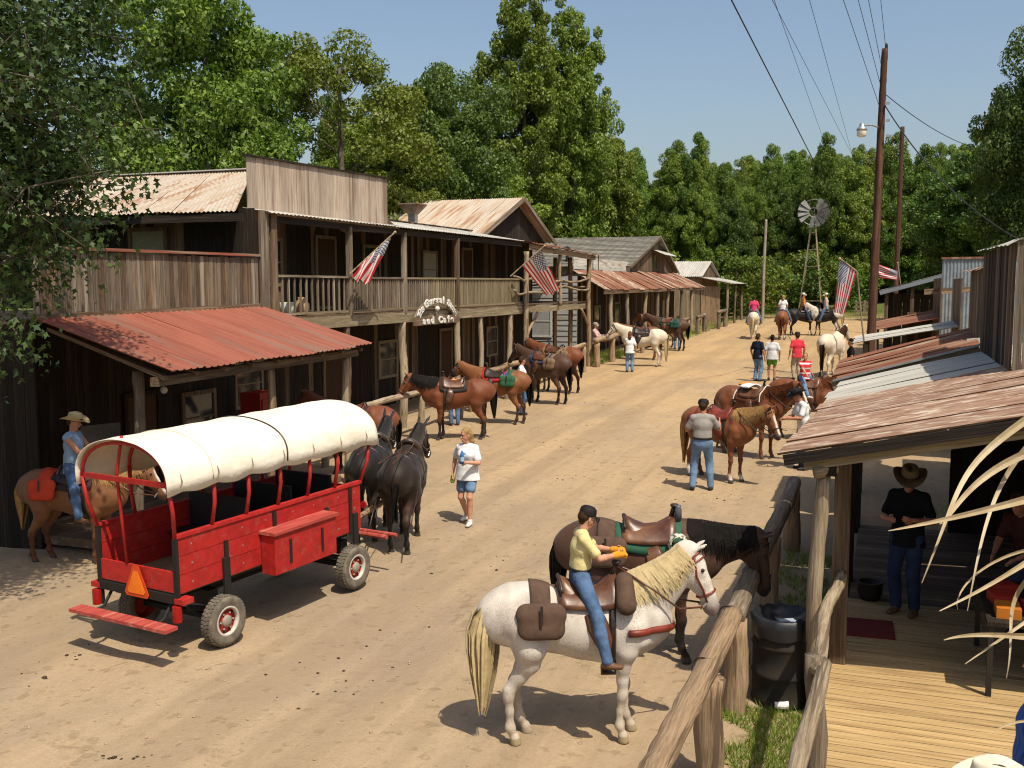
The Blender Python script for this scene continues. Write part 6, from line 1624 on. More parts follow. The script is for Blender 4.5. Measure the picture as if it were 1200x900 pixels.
# sorrel with the man in grey
Hs = horse("horse", "flaxen-maned sorrel horse beside the man in the grey t-shirt", (-3.28, 21.12), -27, SORREL, MN_F, HITCHED, .98, 26, 62, 0, (.05, -.05, .06, -.05), .022, tail=1.0, mane_side=-1)
saddle(Hs, LEA_R, None, plain("bags_red", (.17, .035, .028)), "red saddle with red bags on the sorrel horse")
bridle(Hs, LEA_D, (.34, 0, 1.6), label="dark bridle on the sorrel horse")
person("man in grey t-shirt, jeans and black cap seen from behind at the sorrel horse", stand(-3.42, 19.98, 100), GREYT, JEANS_P, SHOE_K, SKIN_R, HAIR_B, 'cap', HATB, 1.80, head=(-10, 12), hands=((.30, .24, 1.25), (.34, -.32, 1.28)), girth=1.12, vox=.014,
       feet=((0, .17, .09), (.02, -.17, .09)), belt=SHOE_K, detail=False, tuck=True, loose=1.15, elbow=((-.15, .45, -1), (-.15, -.45, -1)))
# chestnut with white edged blanket
Hc = horse("horse", "chestnut horse with white-edged blanket facing the man in the black hat", (-3.0, 23.9), -32, CHEST, MN_R, HITCHED, 1.06, 30, 60, 8, (.05, -.02, .08, -.02), .024)
saddle(Hc, LEA, plain("pad_brown", (.14, .05, .025)), None, "saddle over a white-edged blanket on the chestnut horse", padedge=plain("edging_white", (.6, .56, .48)))
bridle(Hc, LEA_D, (.34, 0, 1.6), label="dark bridle on the chestnut horse")
bm_ = thing("saddle_cloth", "white and orange cloth lying over the chestnut horse's saddle", "cloth", mat=Hc['W'])
patch(-.15, .1, -.5, .6, .15, .03).build("white_cloth", WHITE, bm_, Hc['W'], True); patch(-.22, -.14, -.4, .5, .17, .03).build("orange_cloth", plain("cloth_orange", (.5, .2, .03)), bm_, Hc['W'], True)
pbh = on_y(949, 470, 22.6)
person("man in black cowboy hat and white t-shirt holding the chestnut's reins", stand(float(pbh[0]) - .1, 22.6, 205), WHITE, JEANS_D, SHOE_K, SKIN_R, HAIR_B, 'cowboy', HATB, 1.76, head=(0, 16), lean=10, hands=((.40, .12, 1.12), (.40, -.08, 1.10)), vox=.016, vest=None)
# the child's horse
Hk = horse("horse", "brown horse carrying a child in a striped shirt beside the tin roofs", (float(on_y(944, 440, 26.4)[0]), 26.4), -8, CHEST, MN_R, HITCHED, 1.0, 30, 50, 0, vox=.026)
saddle(Hk, LEA, None, None, "saddle under the child in the striped shirt"); bridle(Hk, LEA, (.34, 0, 1.6), label="bridle on the child's brown horse")
STRIPE = bpy.data.materials.new("cloth_red_white_stripes"); STRIPE.use_nodes = True; nt = STRIPE.node_tree; b = nt.nodes["Principled BSDF"]; b.inputs['Roughness'].default_value = .9
tc = nt.nodes.new("ShaderNodeTexCoord"); sx = nt.nodes.new("ShaderNodeSeparateXYZ"); nt.links.new(tc.outputs['Object'], sx.inputs[0])
st_ = math_node(nt, 'GREATER_THAN', math_node(nt, 'FRACT', math_node(nt, 'MULTIPLY', sx.outputs[2], 6.0)), .68); nt.links.new(mix_col(nt, st_, (.50, .02, .025), (.7, .68, .66)), b.inputs['Base Color'])
rider(Hk, "blond child in red and white striped shirt riding the brown horse", STRIPE, JEANS_P, SHOE_W, (-.02, -.01), 1.25, sleeve='short', hair=HAIR_Y, twist=-75, head=(-10, 5), hands=((.15, .32, .12), (.12, -.34, .12)), vox=.014)

# hitched row on the left
def tacked(H, lea, pad, bags, ls, lb, halter=True): saddle(H, lea, pad, bags, ls); bridle(H, LEA_D, None, halter, lb)
H1 = horse("horse", "glossy bay horse with black mane standing behind the mules", (-10.36, 23.95), 201, BAY, MN_K, HITCHED, 1.03, 24, 58, 8, (.03, -.06, .02, -.04), .022, mane_side=1)
tacked(H1, LEA, plain("pad_dark", (.04, .03, .03)), None, "red-brown saddle on the bay horse behind the mules", "halter on the bay horse behind the mules")
H2 = horse("horse", "light bay horse with a red and blue blanket second along the store rail", (-10.3, 26.7), 182, BAY_L, MN_K, HITCHED, 1.0, 30, 50, 0, (0, .05, .06, -.1), .024)
saddle(H2, LEA_D, plain("pad_red", (.42, .025, .03)), plain("bags_green", (.03, .10, .05)), "saddle with green bags over a red blanket on the light bay horse"); bridle(H2, LEA_D, None, True, "halter on the light bay horse")
fb = thing("blue_blanket", "blue and white folded blanket behind the light bay horse's saddle", "blanket", mat=H2['W'])
patch(-.34, -.20, .45, 1.15, .03, .02).build("blue_fold", plain("fold_blue", (.05, .10, .35)), fb, H2['W'], True); patch(-.40, -.34, .5, 1.1, .03, .02).build("white_fold", WHITE, fb, H2['W'], True)
H3 = horse("horse", "dark horse with loaded saddle seen from behind under the store balcony", (-10.3, 30.9), 158, DKBROWN, MN_K, HITCHED, 1.06, 30, 50, 0, (0, 0, .05, -.05), .026)
saddle(H3, LEA, plain("pad_blue", (.04, .07, .16)), plain("bags_tan", (.20, .13, .075)), "loaded saddle with tan bags and blue pad on the dark horse"); bridle(H3, LEA_D, None, True, "halter on the dark horse under the balcony")
H4 = horse("horse", "red bay horse with black tail last before the balcony corner post", (-10.85, 33.8), 165, BAY, MN_K, HITCHED, 1.06, 30, 50, 0, (0, 0, .05, -.12), .026)
saddle(H4, LEA, plain("pad_tan", (.25, .17, .09)), plain("bags_tan", (.20, .13, .075)), "saddle with tan pad on the red bay by the corner post"); bridle(H4, LEA_D, None, True, "halter on the red bay by the corner post")
H5 = horse("horse", "white horse with creamy tail standing beside the girl in jeans", (-10.05, 43.5), 186, CREAM, MN_W, HITCHED, 1.08, 30, 52, 0, (0, 0, .04, -.06), .032, tail=1.05)
saddle(H5, LEA_D, plain("pad_dark", (.04, .03, .03)), None, "dark saddle on the white horse beside the girl"); bridle(H5, LEA_D, None, True, "bridle on the white horse beside the girl")
H6 = horse("horse", "brown saddled horse standing behind the white horse", (-10.9, 46.6), 184, CHEST, MN_R, HITCHED, 1.02, 26, 52, 0, vox=.034)
saddle(H6, LEA, None, None, "saddle on the brown horse behind the white horse")
H7 = horse("horse", "dark saddled horse at the long rusty porch", (-10.6, 51.6), 172, DKBROWN, MN_K, HITCHED, 1.08, 30, 50, 0, (0, 0, .06, -.06), .034)
saddle(H7, LEA, plain("pad_darkgreen", (.03, .09, .05)), plain("bags_darkgreen", (.02, .07, .05)), "saddle with green bags on the dark horse at the rusty porch")
H8 = horse("horse", "red-brown horse behind the dark horse at the rusty porch", (-11.5, 53.6), 190, BAY_L, MN_R, HITCHED, 1.05, 30, 50, 0, vox=.038)
saddle(H8, LEA, None, None, "saddle on the red-brown horse at the rusty porch")
Hx = horse("horse", "bay horse with red saddle half hidden behind the wagon cover", (-10.55, 19.0), 188, BAY, MN_K, HITCHED, 1.0, 36, 50, 0, vox=.03)
saddle(Hx, LEA_R, plain("pad_dark", (.04, .03, .03)), None, "red saddle on the bay horse behind the wagon cover")

# rider at the far left
Hl = horse("horse", "chestnut horse with red saddle bag standing left of the wagon", (-11.55, 12.05), 14, dict(CHEST, base=(.20, .085, .035)), MN_F, HITCHED, .95, 26, 58, 6, (.05, -.06, .10, -.06), .022)
saddle(Hl, LEA_D, plain("pad_dark", (.04, .03, .03)), plain("bags_bright_red", (.50, .05, .02)), "dark saddle with bright red bags left of the wagon"); bridle(Hl, LEA, (.36, 0, 1.62), label="bridle on the chestnut left of the wagon")
DEN = cloth("denim_shirt", (.24, .34, .47), .8)
rider(Hl, "man in straw hat and sleeveless denim shirt riding left of the wagon", DEN, JEANS, SHOE_B, (.02, -.02), 1.66, sleeve='none', skin=SKIN_R, hair=HAIR_B, hat='cowboy', hatmat=STRAW, hands=((.38, .10, .25), (.40, -.06, .24)), head=(8, 8), beard=HAIR_B, vox=.015, girth=1.12, detail=True)

# white horse seen from behind on the right, far riders
H9 = horse("horse", "white horse with dark tail seen from behind near the grey stall", (-2.15, 41.6), 72, CREAM, MN_B, HITCHED, 1.12, 30, 45, 0, (0, 0, .03, -.03), .034, tail=1.0)
F1 = horse("horse", "pale horse under the rider in pink at the street end", (-7.6, 61.2), 95, CREAM, MN_W, "horses ridden at the street end", 1.05, 38, 45, 0, vox=.042, tail=1.0)
F2 = horse("horse", "sorrel horse seen from behind under the rider in the white top", (-5.95, 61.2), 92, SORREL, MN_R, "horses ridden at the street end", 1.10, 38, 45, 0, vox=.042, tail=1.0)
F3 = horse("horse", "black horse with white face side-on under the rider in orange", (-5.1, 64.6), 20, dict(BLACKH, socks=(.3, .3, 0, 0), blaze=.05), MN_K, "horses ridden at the street end", 1.08, 42, 45, 0, (.1, -.1, .1, -.1), vox=.042)
F4 = horse("horse", "black and white pinto horse at the street end beside the hanging flag", (-3.75, 64.6), 176, dict(base=(.55, .5, .42), legs=(.10, .06, .04), patches=((-.55, .5, (.02, .015, .012)),)), MN_W, "horses ridden at the street end", 1.08, 40, 45, 0, (.12, -.12, .1, -.12), vox=.042)
for H_, l_ in ((F1, "pale horse of the rider in pink"), (F2, "sorrel of the rider in white"), (F3, "black horse of the rider in orange"), (F4, "pinto horse at the street end")): saddle(H_, LEA_D, None, None, "saddle on the " + l_)
rider(F1, "rider in pink shirt on the pale horse at the street end", cloth("pink", (.62, .06, .16)), JEANS_P, SHOE_B, sleeve='short', hair=HAIR_B, vox=.03, h=1.7)
rider(F2, "rider in white top seen from behind on the sorrel horse", WHITE, JEANS_P, SHOE_B, sleeve='short', hair=HAIR_Y, long_hair=.1, vox=.03, h=1.68, fem=True)
rider(F3, "rider in orange shirt and pale cap on the black horse", cloth("orange", (.75, .10, .03)), JEANS_D, SHOE_B, sleeve='short', hat='cap', hatmat=HATC, vox=.03, h=1.8)
rider(F4, "rider in grey vest and white cap on the pinto horse", cloth("greywhite", (.42, .42, .42)), JEANS, SHOE_B, sleeve='none', hat='cap', hatmat=HATC, vox=.03, h=1.8)

# ------------------------------------------------------------------ people on foot
pw = person("woman in white t-shirt and denim shorts carrying a blue bottle across the street", stand(-6.77, 16.05, 268), WHITE, JEANS_P, SHOE_W, SKIN, HAIR_Y, None, None, 1.66, head=(-38, 4), hands=((.30, .13, 1.18), (-.02, -.30, .93)), feet=((.12, .10, .09), (-.16, -.09, .13)), shorts=True, fem=True, detail=True,
            vox=.012, girth=1.06, loose=1.15, long_hair=0.02, elbow=((-.5, .6, -.6), None))
w = pw['wr'][0]; fd = nrm(w - pw['el'][0]); bo = thing("drink_bottle", "blue bottle in the hand of the woman in white", "bottle", mat=pw['W'])
c = w + fd * .09 + np.array([.03, 0, 0])
MB().lathe([(0, -.02), (.034, -.02), (.036, .14), (.030, .17), (.015, .20), (.016, .22), (0, .22)], 12, tuple(c)).build("bottle_body", plain("bottle_blue", (.04, .16, .42), .3), bo, pw['W'], True)
MB().lathe([(.037, .03), (.037, .11)], 12, tuple(c)).build("bottle_label", plain("bottle_pale_label", (.35, .55, .75), .4), bo, pw['W'], True)
w = pw['wr'][1]; yb = thing("green_bag", "yellow-green bag in the other hand of the woman in white", "bag", mat=pw['W'])
B = Body(); B.seg(w + np.array([.02, 0, -.06]), w + np.array([.02, 0, -.16]), .03, .045, .02); V, Q = B.mesh(.014); put("bag_body", smooth_mesh("bag_body", V, Q), plain("bag_lime", (.36, .42, .10)), yb, pw['W'])
MB().lathe([(0, 0), (.055, 0), (.055, .004), (0, .004)], 20, (.0, 0, 0), 'x').build("shirt_print", plain("print_blue_grey", (.36, .45, .58)), pw['root'], pw['W'] @ frame(pw['tp'](.158, .0, .335), (1, 0, 0), (0, 1, 0), (0, 0, 1)))
STG = "people standing in the street"
person("person in navy shirt and jeans standing left of the one in green shorts", stand(-4.68, 39.1, 60), cloth("navy", (.012, .016, .03)), JEANS_P, SHOE_K, SKIN_R, HAIR_B, None, None, 1.78, vox=.024, group=STG)
person("person in white shirt and green shorts seen from behind", stand(-4.2, 39.5, 95), cloth("offwhite", (.55, .55, .56)), cloth("green", (.10, .26, .05)), SHOE_K, SKIN_T, HAIR_K, None, None, 1.72, shorts=True, vox=.024, loose=1.15, group=STG)
person("man in red shirt and dark cap standing right of the green shorts", stand(-3.35, 40.2, 120), cloth("red", (.58, .04, .06)), plain("trousers_khaki", (.35, .28, .2)), SHOE_K, SKIN_R, HAIR_B, 'cap', HATB, 1.8, vox=.024, group=STG)
person("person in black standing beside the white horse near the stall", stand(-1.35, 38.6, 180), BLACKC, JEANS_D, SHOE_K, SKIN_T, HAIR_K, None, None, 1.72, vox=.024, group=STG)
person("man in white t-shirt among the hitched horses under the balcony", stand(-10.25, 28.45, 20), WHITE, JEANS, SHOE_K, SKIN_R, HAIR_B, None, None, 1.74, head=(30, 5), vox=.018, loose=1.2)
person("person in orange shirt behind the light bay horse", stand(-11.35, 26.0, 120), cloth("peach", (.68, .27, .12)), JEANS, SHOE_K, SKIN_T, HAIR_K, None, None, 1.55, vox=.02, lean=25)
person("man in plaid shirt standing at the white horse's head by the corner", stand(-12.45, 44.3, 0), M("cloth_plaid", (.45, .22, .2), (.55, .45, .42), ns=30, lo=.45, hi=.55), JEANS, SHOE_K, SKIN_R, HAIR_G, 'cap', plain("cap_grey", (.3, .28, .26)), 1.8, sleeve='long', hands=((.38, .05, 1.2), (.38, -.1, 1.15)), vox=.024)
person("girl in white top and jeans seen from behind at the white horse", stand(-10.05, 41.0, 100), WHITE, JEANS_P, SHOE_K, SKIN, plain("hair_auburn", (.12, .04, .02)), None, None, 1.66, fem=True, long_hair=.16, vox=.022, hands=((.35, .1, 1.25), None))
person("person in blue jeans behind the dark horse at the rusty porch", stand(-10.4, 52.6, 90), cloth("bluegreen", (.05, .12, .2)), JEANS_P, SHOE_K, SKIN, HAIR_B, None, None, 1.74, vox=.03, lean=15)
# porch people
person("man in black shirt and tan cowboy hat standing in the porch shade", stand(.26, 12.95, 250, DZ), BLACKC, JEANS_D, SHOE_B, SKIN_R, HAIR_B, 'cowboy', M("hat_tan", (.20, .14, .075), (.14, .095, .05), ns=10), 1.80, head=(20, 20), hands=((.26, .16, 1.18), (.28, -.12, 1.16)), sleeve='short', vox=.016, detail=True)
person("person in dark clothes leaning over the goods table in the shade", stand(1.55, 12.6, 230, DZ), cloth("maroon", (.06, .02, .02)), JEANS_D, SHOE_K, SKIN_R, HAIR_B, None, None, 1.72, lean=22, hands=((.45, .15, 1.0), (.45, -.15, 1.0)), vox=.018)
ph = at_depth(1172, 905, 4.7)
person("person in cream cowboy hat at the bottom right corner", stand(float(ph[0]), float(ph[1]), 170, DZ), cloth("tan", (.3, .22, .15)), JEANS, SHOE_B, SKIN_R, HAIR_B, 'cowboy', HATC, 1.74, vox=.018)
ph = at_depth(1222, 850, 6.3)
BST = bpy.data.materials.new("cloth_blue_stripes"); BST.use_nodes = True; nt = BST.node_tree; b = nt.nodes["Principled BSDF"]; b.inputs['Roughness'].default_value = .9
tc = nt.nodes.new("ShaderNodeTexCoord"); sx = nt.nodes.new("ShaderNodeSeparateXYZ"); nt.links.new(tc.outputs['Object'], sx.inputs[0])
st_ = math_node(nt, 'GREATER_THAN', math_node(nt, 'FRACT', math_node(nt, 'MULTIPLY', sx.outputs[1], 28.0)), .75); nt.links.new(mix_col(nt, st_, (.03, .10, .36), (.012, .05, .2)), b.inputs['Base Color'])
person("person in blue striped shirt cut by the right picture edge", stand(float(ph[0]), float(ph[1]), 160, DZ), BST, JEANS_D, SHOE_B, SKIN_R, HAIR_B, None, None, 1.76, sleeve='long', girth=1.15, vox=.018)
# ------------------------------------------------------------------ covered wagon
_a = on_ground(265, 757); _b = on_ground(416, 690); WH = math.atan2(_b[1] - _a[1], _b[0] - _a[0])
_ly = np.array([-math.sin(WH), math.cos(WH), 0]); _o = _a + _ly * .72
WW = Matrix.Translation((_o[0], _o[1], float(G(0, _o[1])) + .012)) @ Matrix.Rotation(WH, 4, 'Z') @ Matrix.Rotation(-math.atan(SLOPE), 4, 'Y')
wg = thing("covered_wagon", "red covered wagon with cream canvas top and car tyres", "wagon", mat=WW)
WRED = M("wagon_red_paint", (.40, .016, .013), (.30, .013, .012), (.33, .045, .034), (4, 4, 4), 2.5, 2.6, rough=.55, bump=.15, rnd=.08, spec=.35, lo2=.52, hi2=.75)
WRED2 = M("wagon_faded_red", (.40, .07, .05), (.3, .045, .035), (.45, .16, .12), (1, 9, 9), 2, .8, rough=.7, bump=.15)
CANV = M("wagon_canvas", (.74, .69, .575), (.69, .63, .51), (.58, .50, .36), (.5, .5, .5), 3, 2.2, rough=.9, bump=.5, lo2=.55, hi2=.8, bs=6, dist=.06)
CHK = plain("chassis_black", (.02, .018, .016), .6)
HB = .64; X0, X1 = -.60, 2.68; ZB, ZT = .78, 1.42
def wb(name, p0, p1, w, t_, n, mat, parent=None):
    """board in wagon coordinates"""
    p0 = np.array(p0, float); p1 = np.array(p1, float); d = p1 - p0; l = np.linalg.norm(d); d = d / l; n = np.array(n, float); n = nrm(n - d * (n @ d)); x = np.cross(n, d)
    return put(name, board_mesh(w, t_, l), mat, parent or wg, WW @ frame(p0, x, n, d))
for sg in (1, -1):
    for k in range(3): z = ZB + .107 + k * .214; wb("side_board", (X0, HB * sg, z), (X1, HB * sg, z), .208, .035, (0, sg, 0), WRED)
    wb("top_rail", (X0 - .02, HB * sg, ZT + .02), (X1 + .02, HB * sg, ZT + .02), .07, .04, (0, 0, 1), WRED)
    for x in (.12, .95, 1.95, 2.45): wb("stake_iron", (x, (HB + .028) * sg, ZB - .05), (x, (HB + .028) * sg, ZT - .02 if x in (.95, 2.45) else ZB + .45), .06, .02, (0, sg, 0), CHK)
    for x in (.0, 2.43): wb("bolster_stake", (x + .1, (HB + .04) * sg, ZB - .18), (x + .1, (HB + .04) * sg, ZB + .25), .10, .03, (0, sg, 0), CHK)
    MB().add([p for x in (X0 + .2, .4, .8, 1.3, 1.7, 2.2, 2.55) for z in (ZB + .1, ZB + .32, ZB + .54) for p in [(x - .01, (HB + .0185) * sg, z - .01), (x + .01, (HB + .0185) * sg, z - .01), (x + .01, (HB + .0185) * sg, z + .01), (x - .01, (HB + .0185) * sg, z + .01)]],
             [tuple(range(i * 4, i * 4 + 4)) for i in range(21)]).build("bolt_heads", STEEL, wg, WW)
for k in range(9): y = -HB + .07 + k * .142; wb("floor_board", (X0, y, ZB - .0), (X1, y, ZB - .0), .138, .03, (0, 0, 1), M("wagon_floor", (.24, .15, .09), (.16, .10, .06), None, GR, 2, bump=.3, rnd=.15))
wb("tail_gate", (X0 - .01, -HB + .02, ZB + .13), (X0 - .01, HB - .02, ZB + .13), .24, .03, (-1, 0, 0), WRED)
wb("front_board", (X1, -HB + .02, ZB + .3), (X1, HB - .02, ZB + .3), .6, .03, (1, 0, 0), WRED)
wb("rear_sill", (X0 - .02, -HB - .02, ZB - .06), (X0 - .02, HB + .02, ZB - .06), .1, .06, (-1, 0, 0), CHK)
wb("rear_stile", (X0 - .02, -HB, ZB - .3), (X0 - .02, -HB, ZT), .06, .04, (-1, 0, 0), CHK); wb("rear_stile", (X0 - .02, HB, ZB - .3), (X0 - .02, HB, ZT), .06, .04, (-1, 0, 0), CHK)
# hoops and posts
CX0, CX1 = -.80, 2.98; HW_, HZ0, HZ1 = .76, 2.02, 2.53
def arc(a, grow=0.0): return ((HW_ + grow) * math.cos(a), HZ0 + (HZ1 - HZ0 + grow) * math.sin(a) ** .8)
for k, x in enumerate(np.linspace(X0 - .02, X1 + .02, 7)):
    xt = x + (-.12 if k == 0 else (.16 if k == 6 else 0))
    for sg in (1, -1): MB().tube([(x, HB * sg, ZT), (x + (xt - x) * .6, (HB + .07) * sg, ZT + .32), (xt, (HW_ - .055) * sg, HZ0 + .02)], .024, 8).build("bow_post", WRED, wg, WW, True)
    MB().tube([(xt, arc(a, -.055)[0], arc(a, -.055)[1]) for a in np.linspace(0, math.pi, 15)], .022, 6).build("bow", WRED, wg, WW, True)
wb("cross_bar", (X0 - .13, -HW_ + .02, HZ0 + .03), (X0 - .13, HW_ - .02, HZ0 + .03), .06, .03, (1, 0, 0), WRED)
MB().tube([(X0 - .02, .16, ZB + .25), (X0 - .06, .17, 1.6), (X0 - .10, .16, 2.1), (X0 - .12, .02, 2.55)], .02, 6).build("grab_bar", WRED, wg, WW, True)
# canvas cover with sagging hem, inside and outside skins
nu_, nv_ = 60, 34; V = []; rr = random.Random(8)
wob = [rr.uniform(-1, 1) for _ in range(400)]
posts_x = np.linspace(X0 - .02, X1 + .02, 7)
for lay in (0.0, -.008):
    for i in range(nu_ + 1):
        u_ = i / nu_; x = CX0 + (CX1 - CX0) * u_
        dmin = np.min(np.abs(posts_x - x)); sag = -.010 * math.sin(min(1, dmin / .27) * math.pi / 2)
        for j in range(nv_ + 1):
            a = math.pi * j / nv_; y, z = arc(a, sag * math.sin(a) + lay + .006 * vnoise(x * 4, a * 5, 4))
            hem = max(0, (abs(2 * j / nv_ - 1) - .93) / .07)
            z -= hem * (.05 + .05 * abs(math.sin((x - X0) / .547 * math.pi)) * (.6 + .4 * vnoise(x * 2, 3, 5))); y *= 1 + .015 * hem * math.sin(x * 9)
            V.append((x + .02 * hem * math.sin(x * 7), y, z))
w_ = nv_ + 1; m_ = (nu_ + 1) * w_
Fc = [(i * w_ + j, (i + 1) * w_ + j, (i + 1) * w_ + j + 1, i * w_ + j + 1) for i in range(nu_) for j in range(nv_)]
Fc += [(i * w_ + j + m_, i * w_ + j + 1 + m_, (i + 1) * w_ + j + 1 + m_, (i + 1) * w_ + j + m_) for i in range(nu_) for j in range(nv_)]
for i in range(nu_): Fc += [(i * w_, i * w_ + m_, (i + 1) * w_ + m_, (i + 1) * w_), (i * w_ + nv_, (i + 1) * w_ + nv_, (i + 1) * w_ + nv_ + m_, i * w_ + nv_ + m_)]
for j in range(nv_): Fc += [(j, j + 1, j + 1 + m_, j + m_), (nu_ * w_ + j, nu_ * w_ + j + m_, nu_ * w_ + j + 1 + m_, nu_ * w_ + j + 1)]
put("canvas_cover", mesh_of("canvas_cover", V, Fc, True), CANV, wg, WW)
MB().tube([(1.12 + .03 * math.sin(3 * a), arc(a, .004)[0], arc(a, .004)[1]) for a in np.linspace(0, math.pi, 25)], .012, 6).build("tie_rope", LEA_D, wg, WW, True)
MB().tube([(-.12, arc(a, .002)[0], arc(a, .002)[1]) for a in np.linspace(0, math.pi, 25)], .006, 5).build("canvas_seam", plain("canvas_seam", (.50, .42, .27)), wg, WW, True)
for k, x in enumerate(posts_x): 
    MB().tube([(x, -HW_ * 1.015, HZ0 - .03), (x + .02, -HW_ * 1.03, HZ0 + .06), (x + .03, -HW_ * .98, HZ0 + .14)], .006, 5).build("tie_cord", W_LIGHT, wg, WW)
# side box, lamps, step, warning triangle
bx = MB().box((1.28, -HB - .14, .92), (1.16, .22, .50)).build("side_box", WRED, wg, WW)
MB().box((1.28, -HB - .145, 1.19), (1.22, .27, .04)).build("lid", WRED2, bx, WW)
for x in (.98, 1.58): MB().box((x, -HB - .256, .92), (.04, .012, .30)).build("strap_hinge", CHK, bx, WW)
wb("rear_step", (X0 - .27, -.80, .47), (X0 - .27, .80, .47), .18, .04, (0, 0, 1), WRED2)
for y in (-.5, .5): MB().tube([(X0 - .27, y, .45), (X0 - .1, y, .5), (X0 + .05, y, .7)], .02, 6).build("step_bracket", CHK, wg, WW)
for sg in (1, -1):
    MB().tube([(X0 - .06, (HB + .03) * sg, ZB - .12), (X0 - .06, (HB + .03) * sg, ZB - .30)], .055, 10).build("tail_lamp", plain("lamp_red", (.3, .012, .01), .25), wg, WW)
    MB().box((X0 + .02, (HB + .06) * sg, ZB - .07), (.16, .14, .06)).build("fender_block", WRED, wg, WW)
MB().tube([(X1 + .0, -HB - .06, 1.12), (X1 + .03, -HB - .06, 1.12)], .05, 10).build("side_lamp", plain("lamp_red", (.3, .012, .01), .25), wg, WW)
tri = [(-.20, -.13), (-.17, -.17), (.17, -.17), (.20, -.13), (.045, .20), (-.045, .20)]
def tri_mesh(sc, x, th): return MB().add([(x - d, -.02 + y * sc, ZB + .06 + z * sc - (1 - sc) * .03) for d in (0, th) for y, z in tri], [(5, 4, 3, 2, 1, 0), (6, 7, 8, 9, 10, 11)] + [(i, (i + 1) % 6, (i + 1) % 6 + 6, i + 6) for i in range(6)])
sm = tri_mesh(1.0, X0 - .055, .006).build("warning_triangle", plain("triangle_red_edge", (.62, .07, .015), .35), wg, WW)
tri_mesh(.72, X0 - .063, .004).build("triangle_face", plain("triangle_orange", (.85, .20, .015), .4), sm, WW)
# running gear
for x in (0, 2.43):
    MB().tube([(x, -.62, .31), (x, .62, .31)], .045, 8).build("axle", CHK, wg, WW); MB().box((x, 0, .56), (.14, 1.1, .18)).build("bolster", CHK, wg, WW)
    for sg in (1, -1): MB().tube([(x - .3, .45 * sg, .5), (x, .45 * sg, .40), (x + .3, .45 * sg, .5)], .035, 6).build("leaf_spring", CHK, wg, WW)
for y in (-.35, .35): wb("frame_rail", (X0, y, .68), (X1, y, .68), .08, .12, (0, 1, 0), CHK)
MB().tube([(0, 0, .45), (2.43, 0, .45)], .04, 8).build("reach_pole", CHK, wg, WW)
TYRE = M("tyre_dusty", (.17, .145, .11), (.10, .085, .066), None, ns=9, rough=.9, bump=.3)
prof = [(.185, -.085), (.245, -.10), (.285, -.098), (.303, -.075), (.309, -.03), (.309, .03), (.303, .075), (.285, .098), (.245, .10), (.185, .085)]
tm = MB().lathe(prof, 40, axis='y'); tyre_me = mesh_of("tyre", tm.V, tm.F, True)
tr = MB()
for k in range(40):
    a = 2 * math.pi * k / 40
    for yy_ in (-.05, 0, .05): tr.box((.311 * math.cos(a + (.04 if yy_ else 0)), yy_, .311 * math.sin(a + (.04 if yy_ else 0))), (.012, .036, .030), Matrix.Rotation(-a, 3, 'Y'))
tread_me = mesh_of("tread", tr.V, tr.F)
rm = MB().lathe([(.188, -.08), (.19, .07), (.17, .078), (.165, .02), (.13, .012), (.085, .05), (0, .052)], 32, axis='y'); rim_me = mesh_of("rim", rm.V, rm.F, True)
hm = MB().lathe([(.075, .05), (.07, .075), (.03, .085), (0, .086)], 16, axis='y')
for k in range(6): a = k * math.pi / 3; hm.lathe([(.012, .05), (.012, .068), (0, .069)], 6, (.052 * 0 + .105 * math.cos(a), 0, .105 * math.sin(a)), axis='y')
hub_me = mesh_of("hub", hm.V, hm.F, True)
hol = MB()
for k in range(8): a = k * math.pi / 4 + .2; hol.lathe([(.020, .030), (.019, .034), (0, .034)], 8, (.143 * math.cos(a), -.012, .143 * math.sin(a)), axis='y')
hole_me = mesh_of("rim_hole", hol.V, hol.F)
RIMW = plain("rim_white_ring", (.5, .47, .42), .5); RIMR = plain("rim_red", (.36, .03, .02), .5)
ringm = MB().lathe([(.192, .076), (.190, .086), (.160, .084), (.160, .03)], 32, axis='y'); ring_me = mesh_of("rim_ring", ringm.V, ringm.F, True)
for x in (0, 2.43):
    for sg in (1, -1):
        m = WW @ Matrix.Translation((x, .70 * sg, .297)) @ Matrix.Diagonal((.955, .9, .955, 1)) @ (Matrix() if sg == 1 else Matrix.Rotation(math.pi, 4, 'Z'))
        wh = bpy.data.objects.new("wheel", None); link(wh, wg, m)
        put("tyre", tyre_me, TYRE, wh, m); put("tread", tread_me, TYRE, wh, m); put("rim", rim_me, RIMR, wh, m); put("rim_ring", ring_me, RIMW, wh, m); put("hub", hub_me, plain("hub_dusty", (.30, .27, .22), .5), wh, m); put("rim_holes", hole_me, CHK, wh, m)
# tongue and trees for the team
_te = WW.inverted() @ Vector((-7.72, 15.0, float(G(0, 15)) + .62))
MB().tube([(2.5, 0, .52), (_te.x, _te.y, _te.z)], .045, 8).build("tongue", W_LOG, wg, WW); MB().tube([(3.15, -.75, .55), (3.15, .75, .55)], .035, 8).build("evener", WRED2, wg, WW)
for y in (-.5, .5): MB().tube([(3.28, y - .33, .56), (3.28, y + .33, .56)], .028, 8).build("singletree", WRED2, wg, WW)
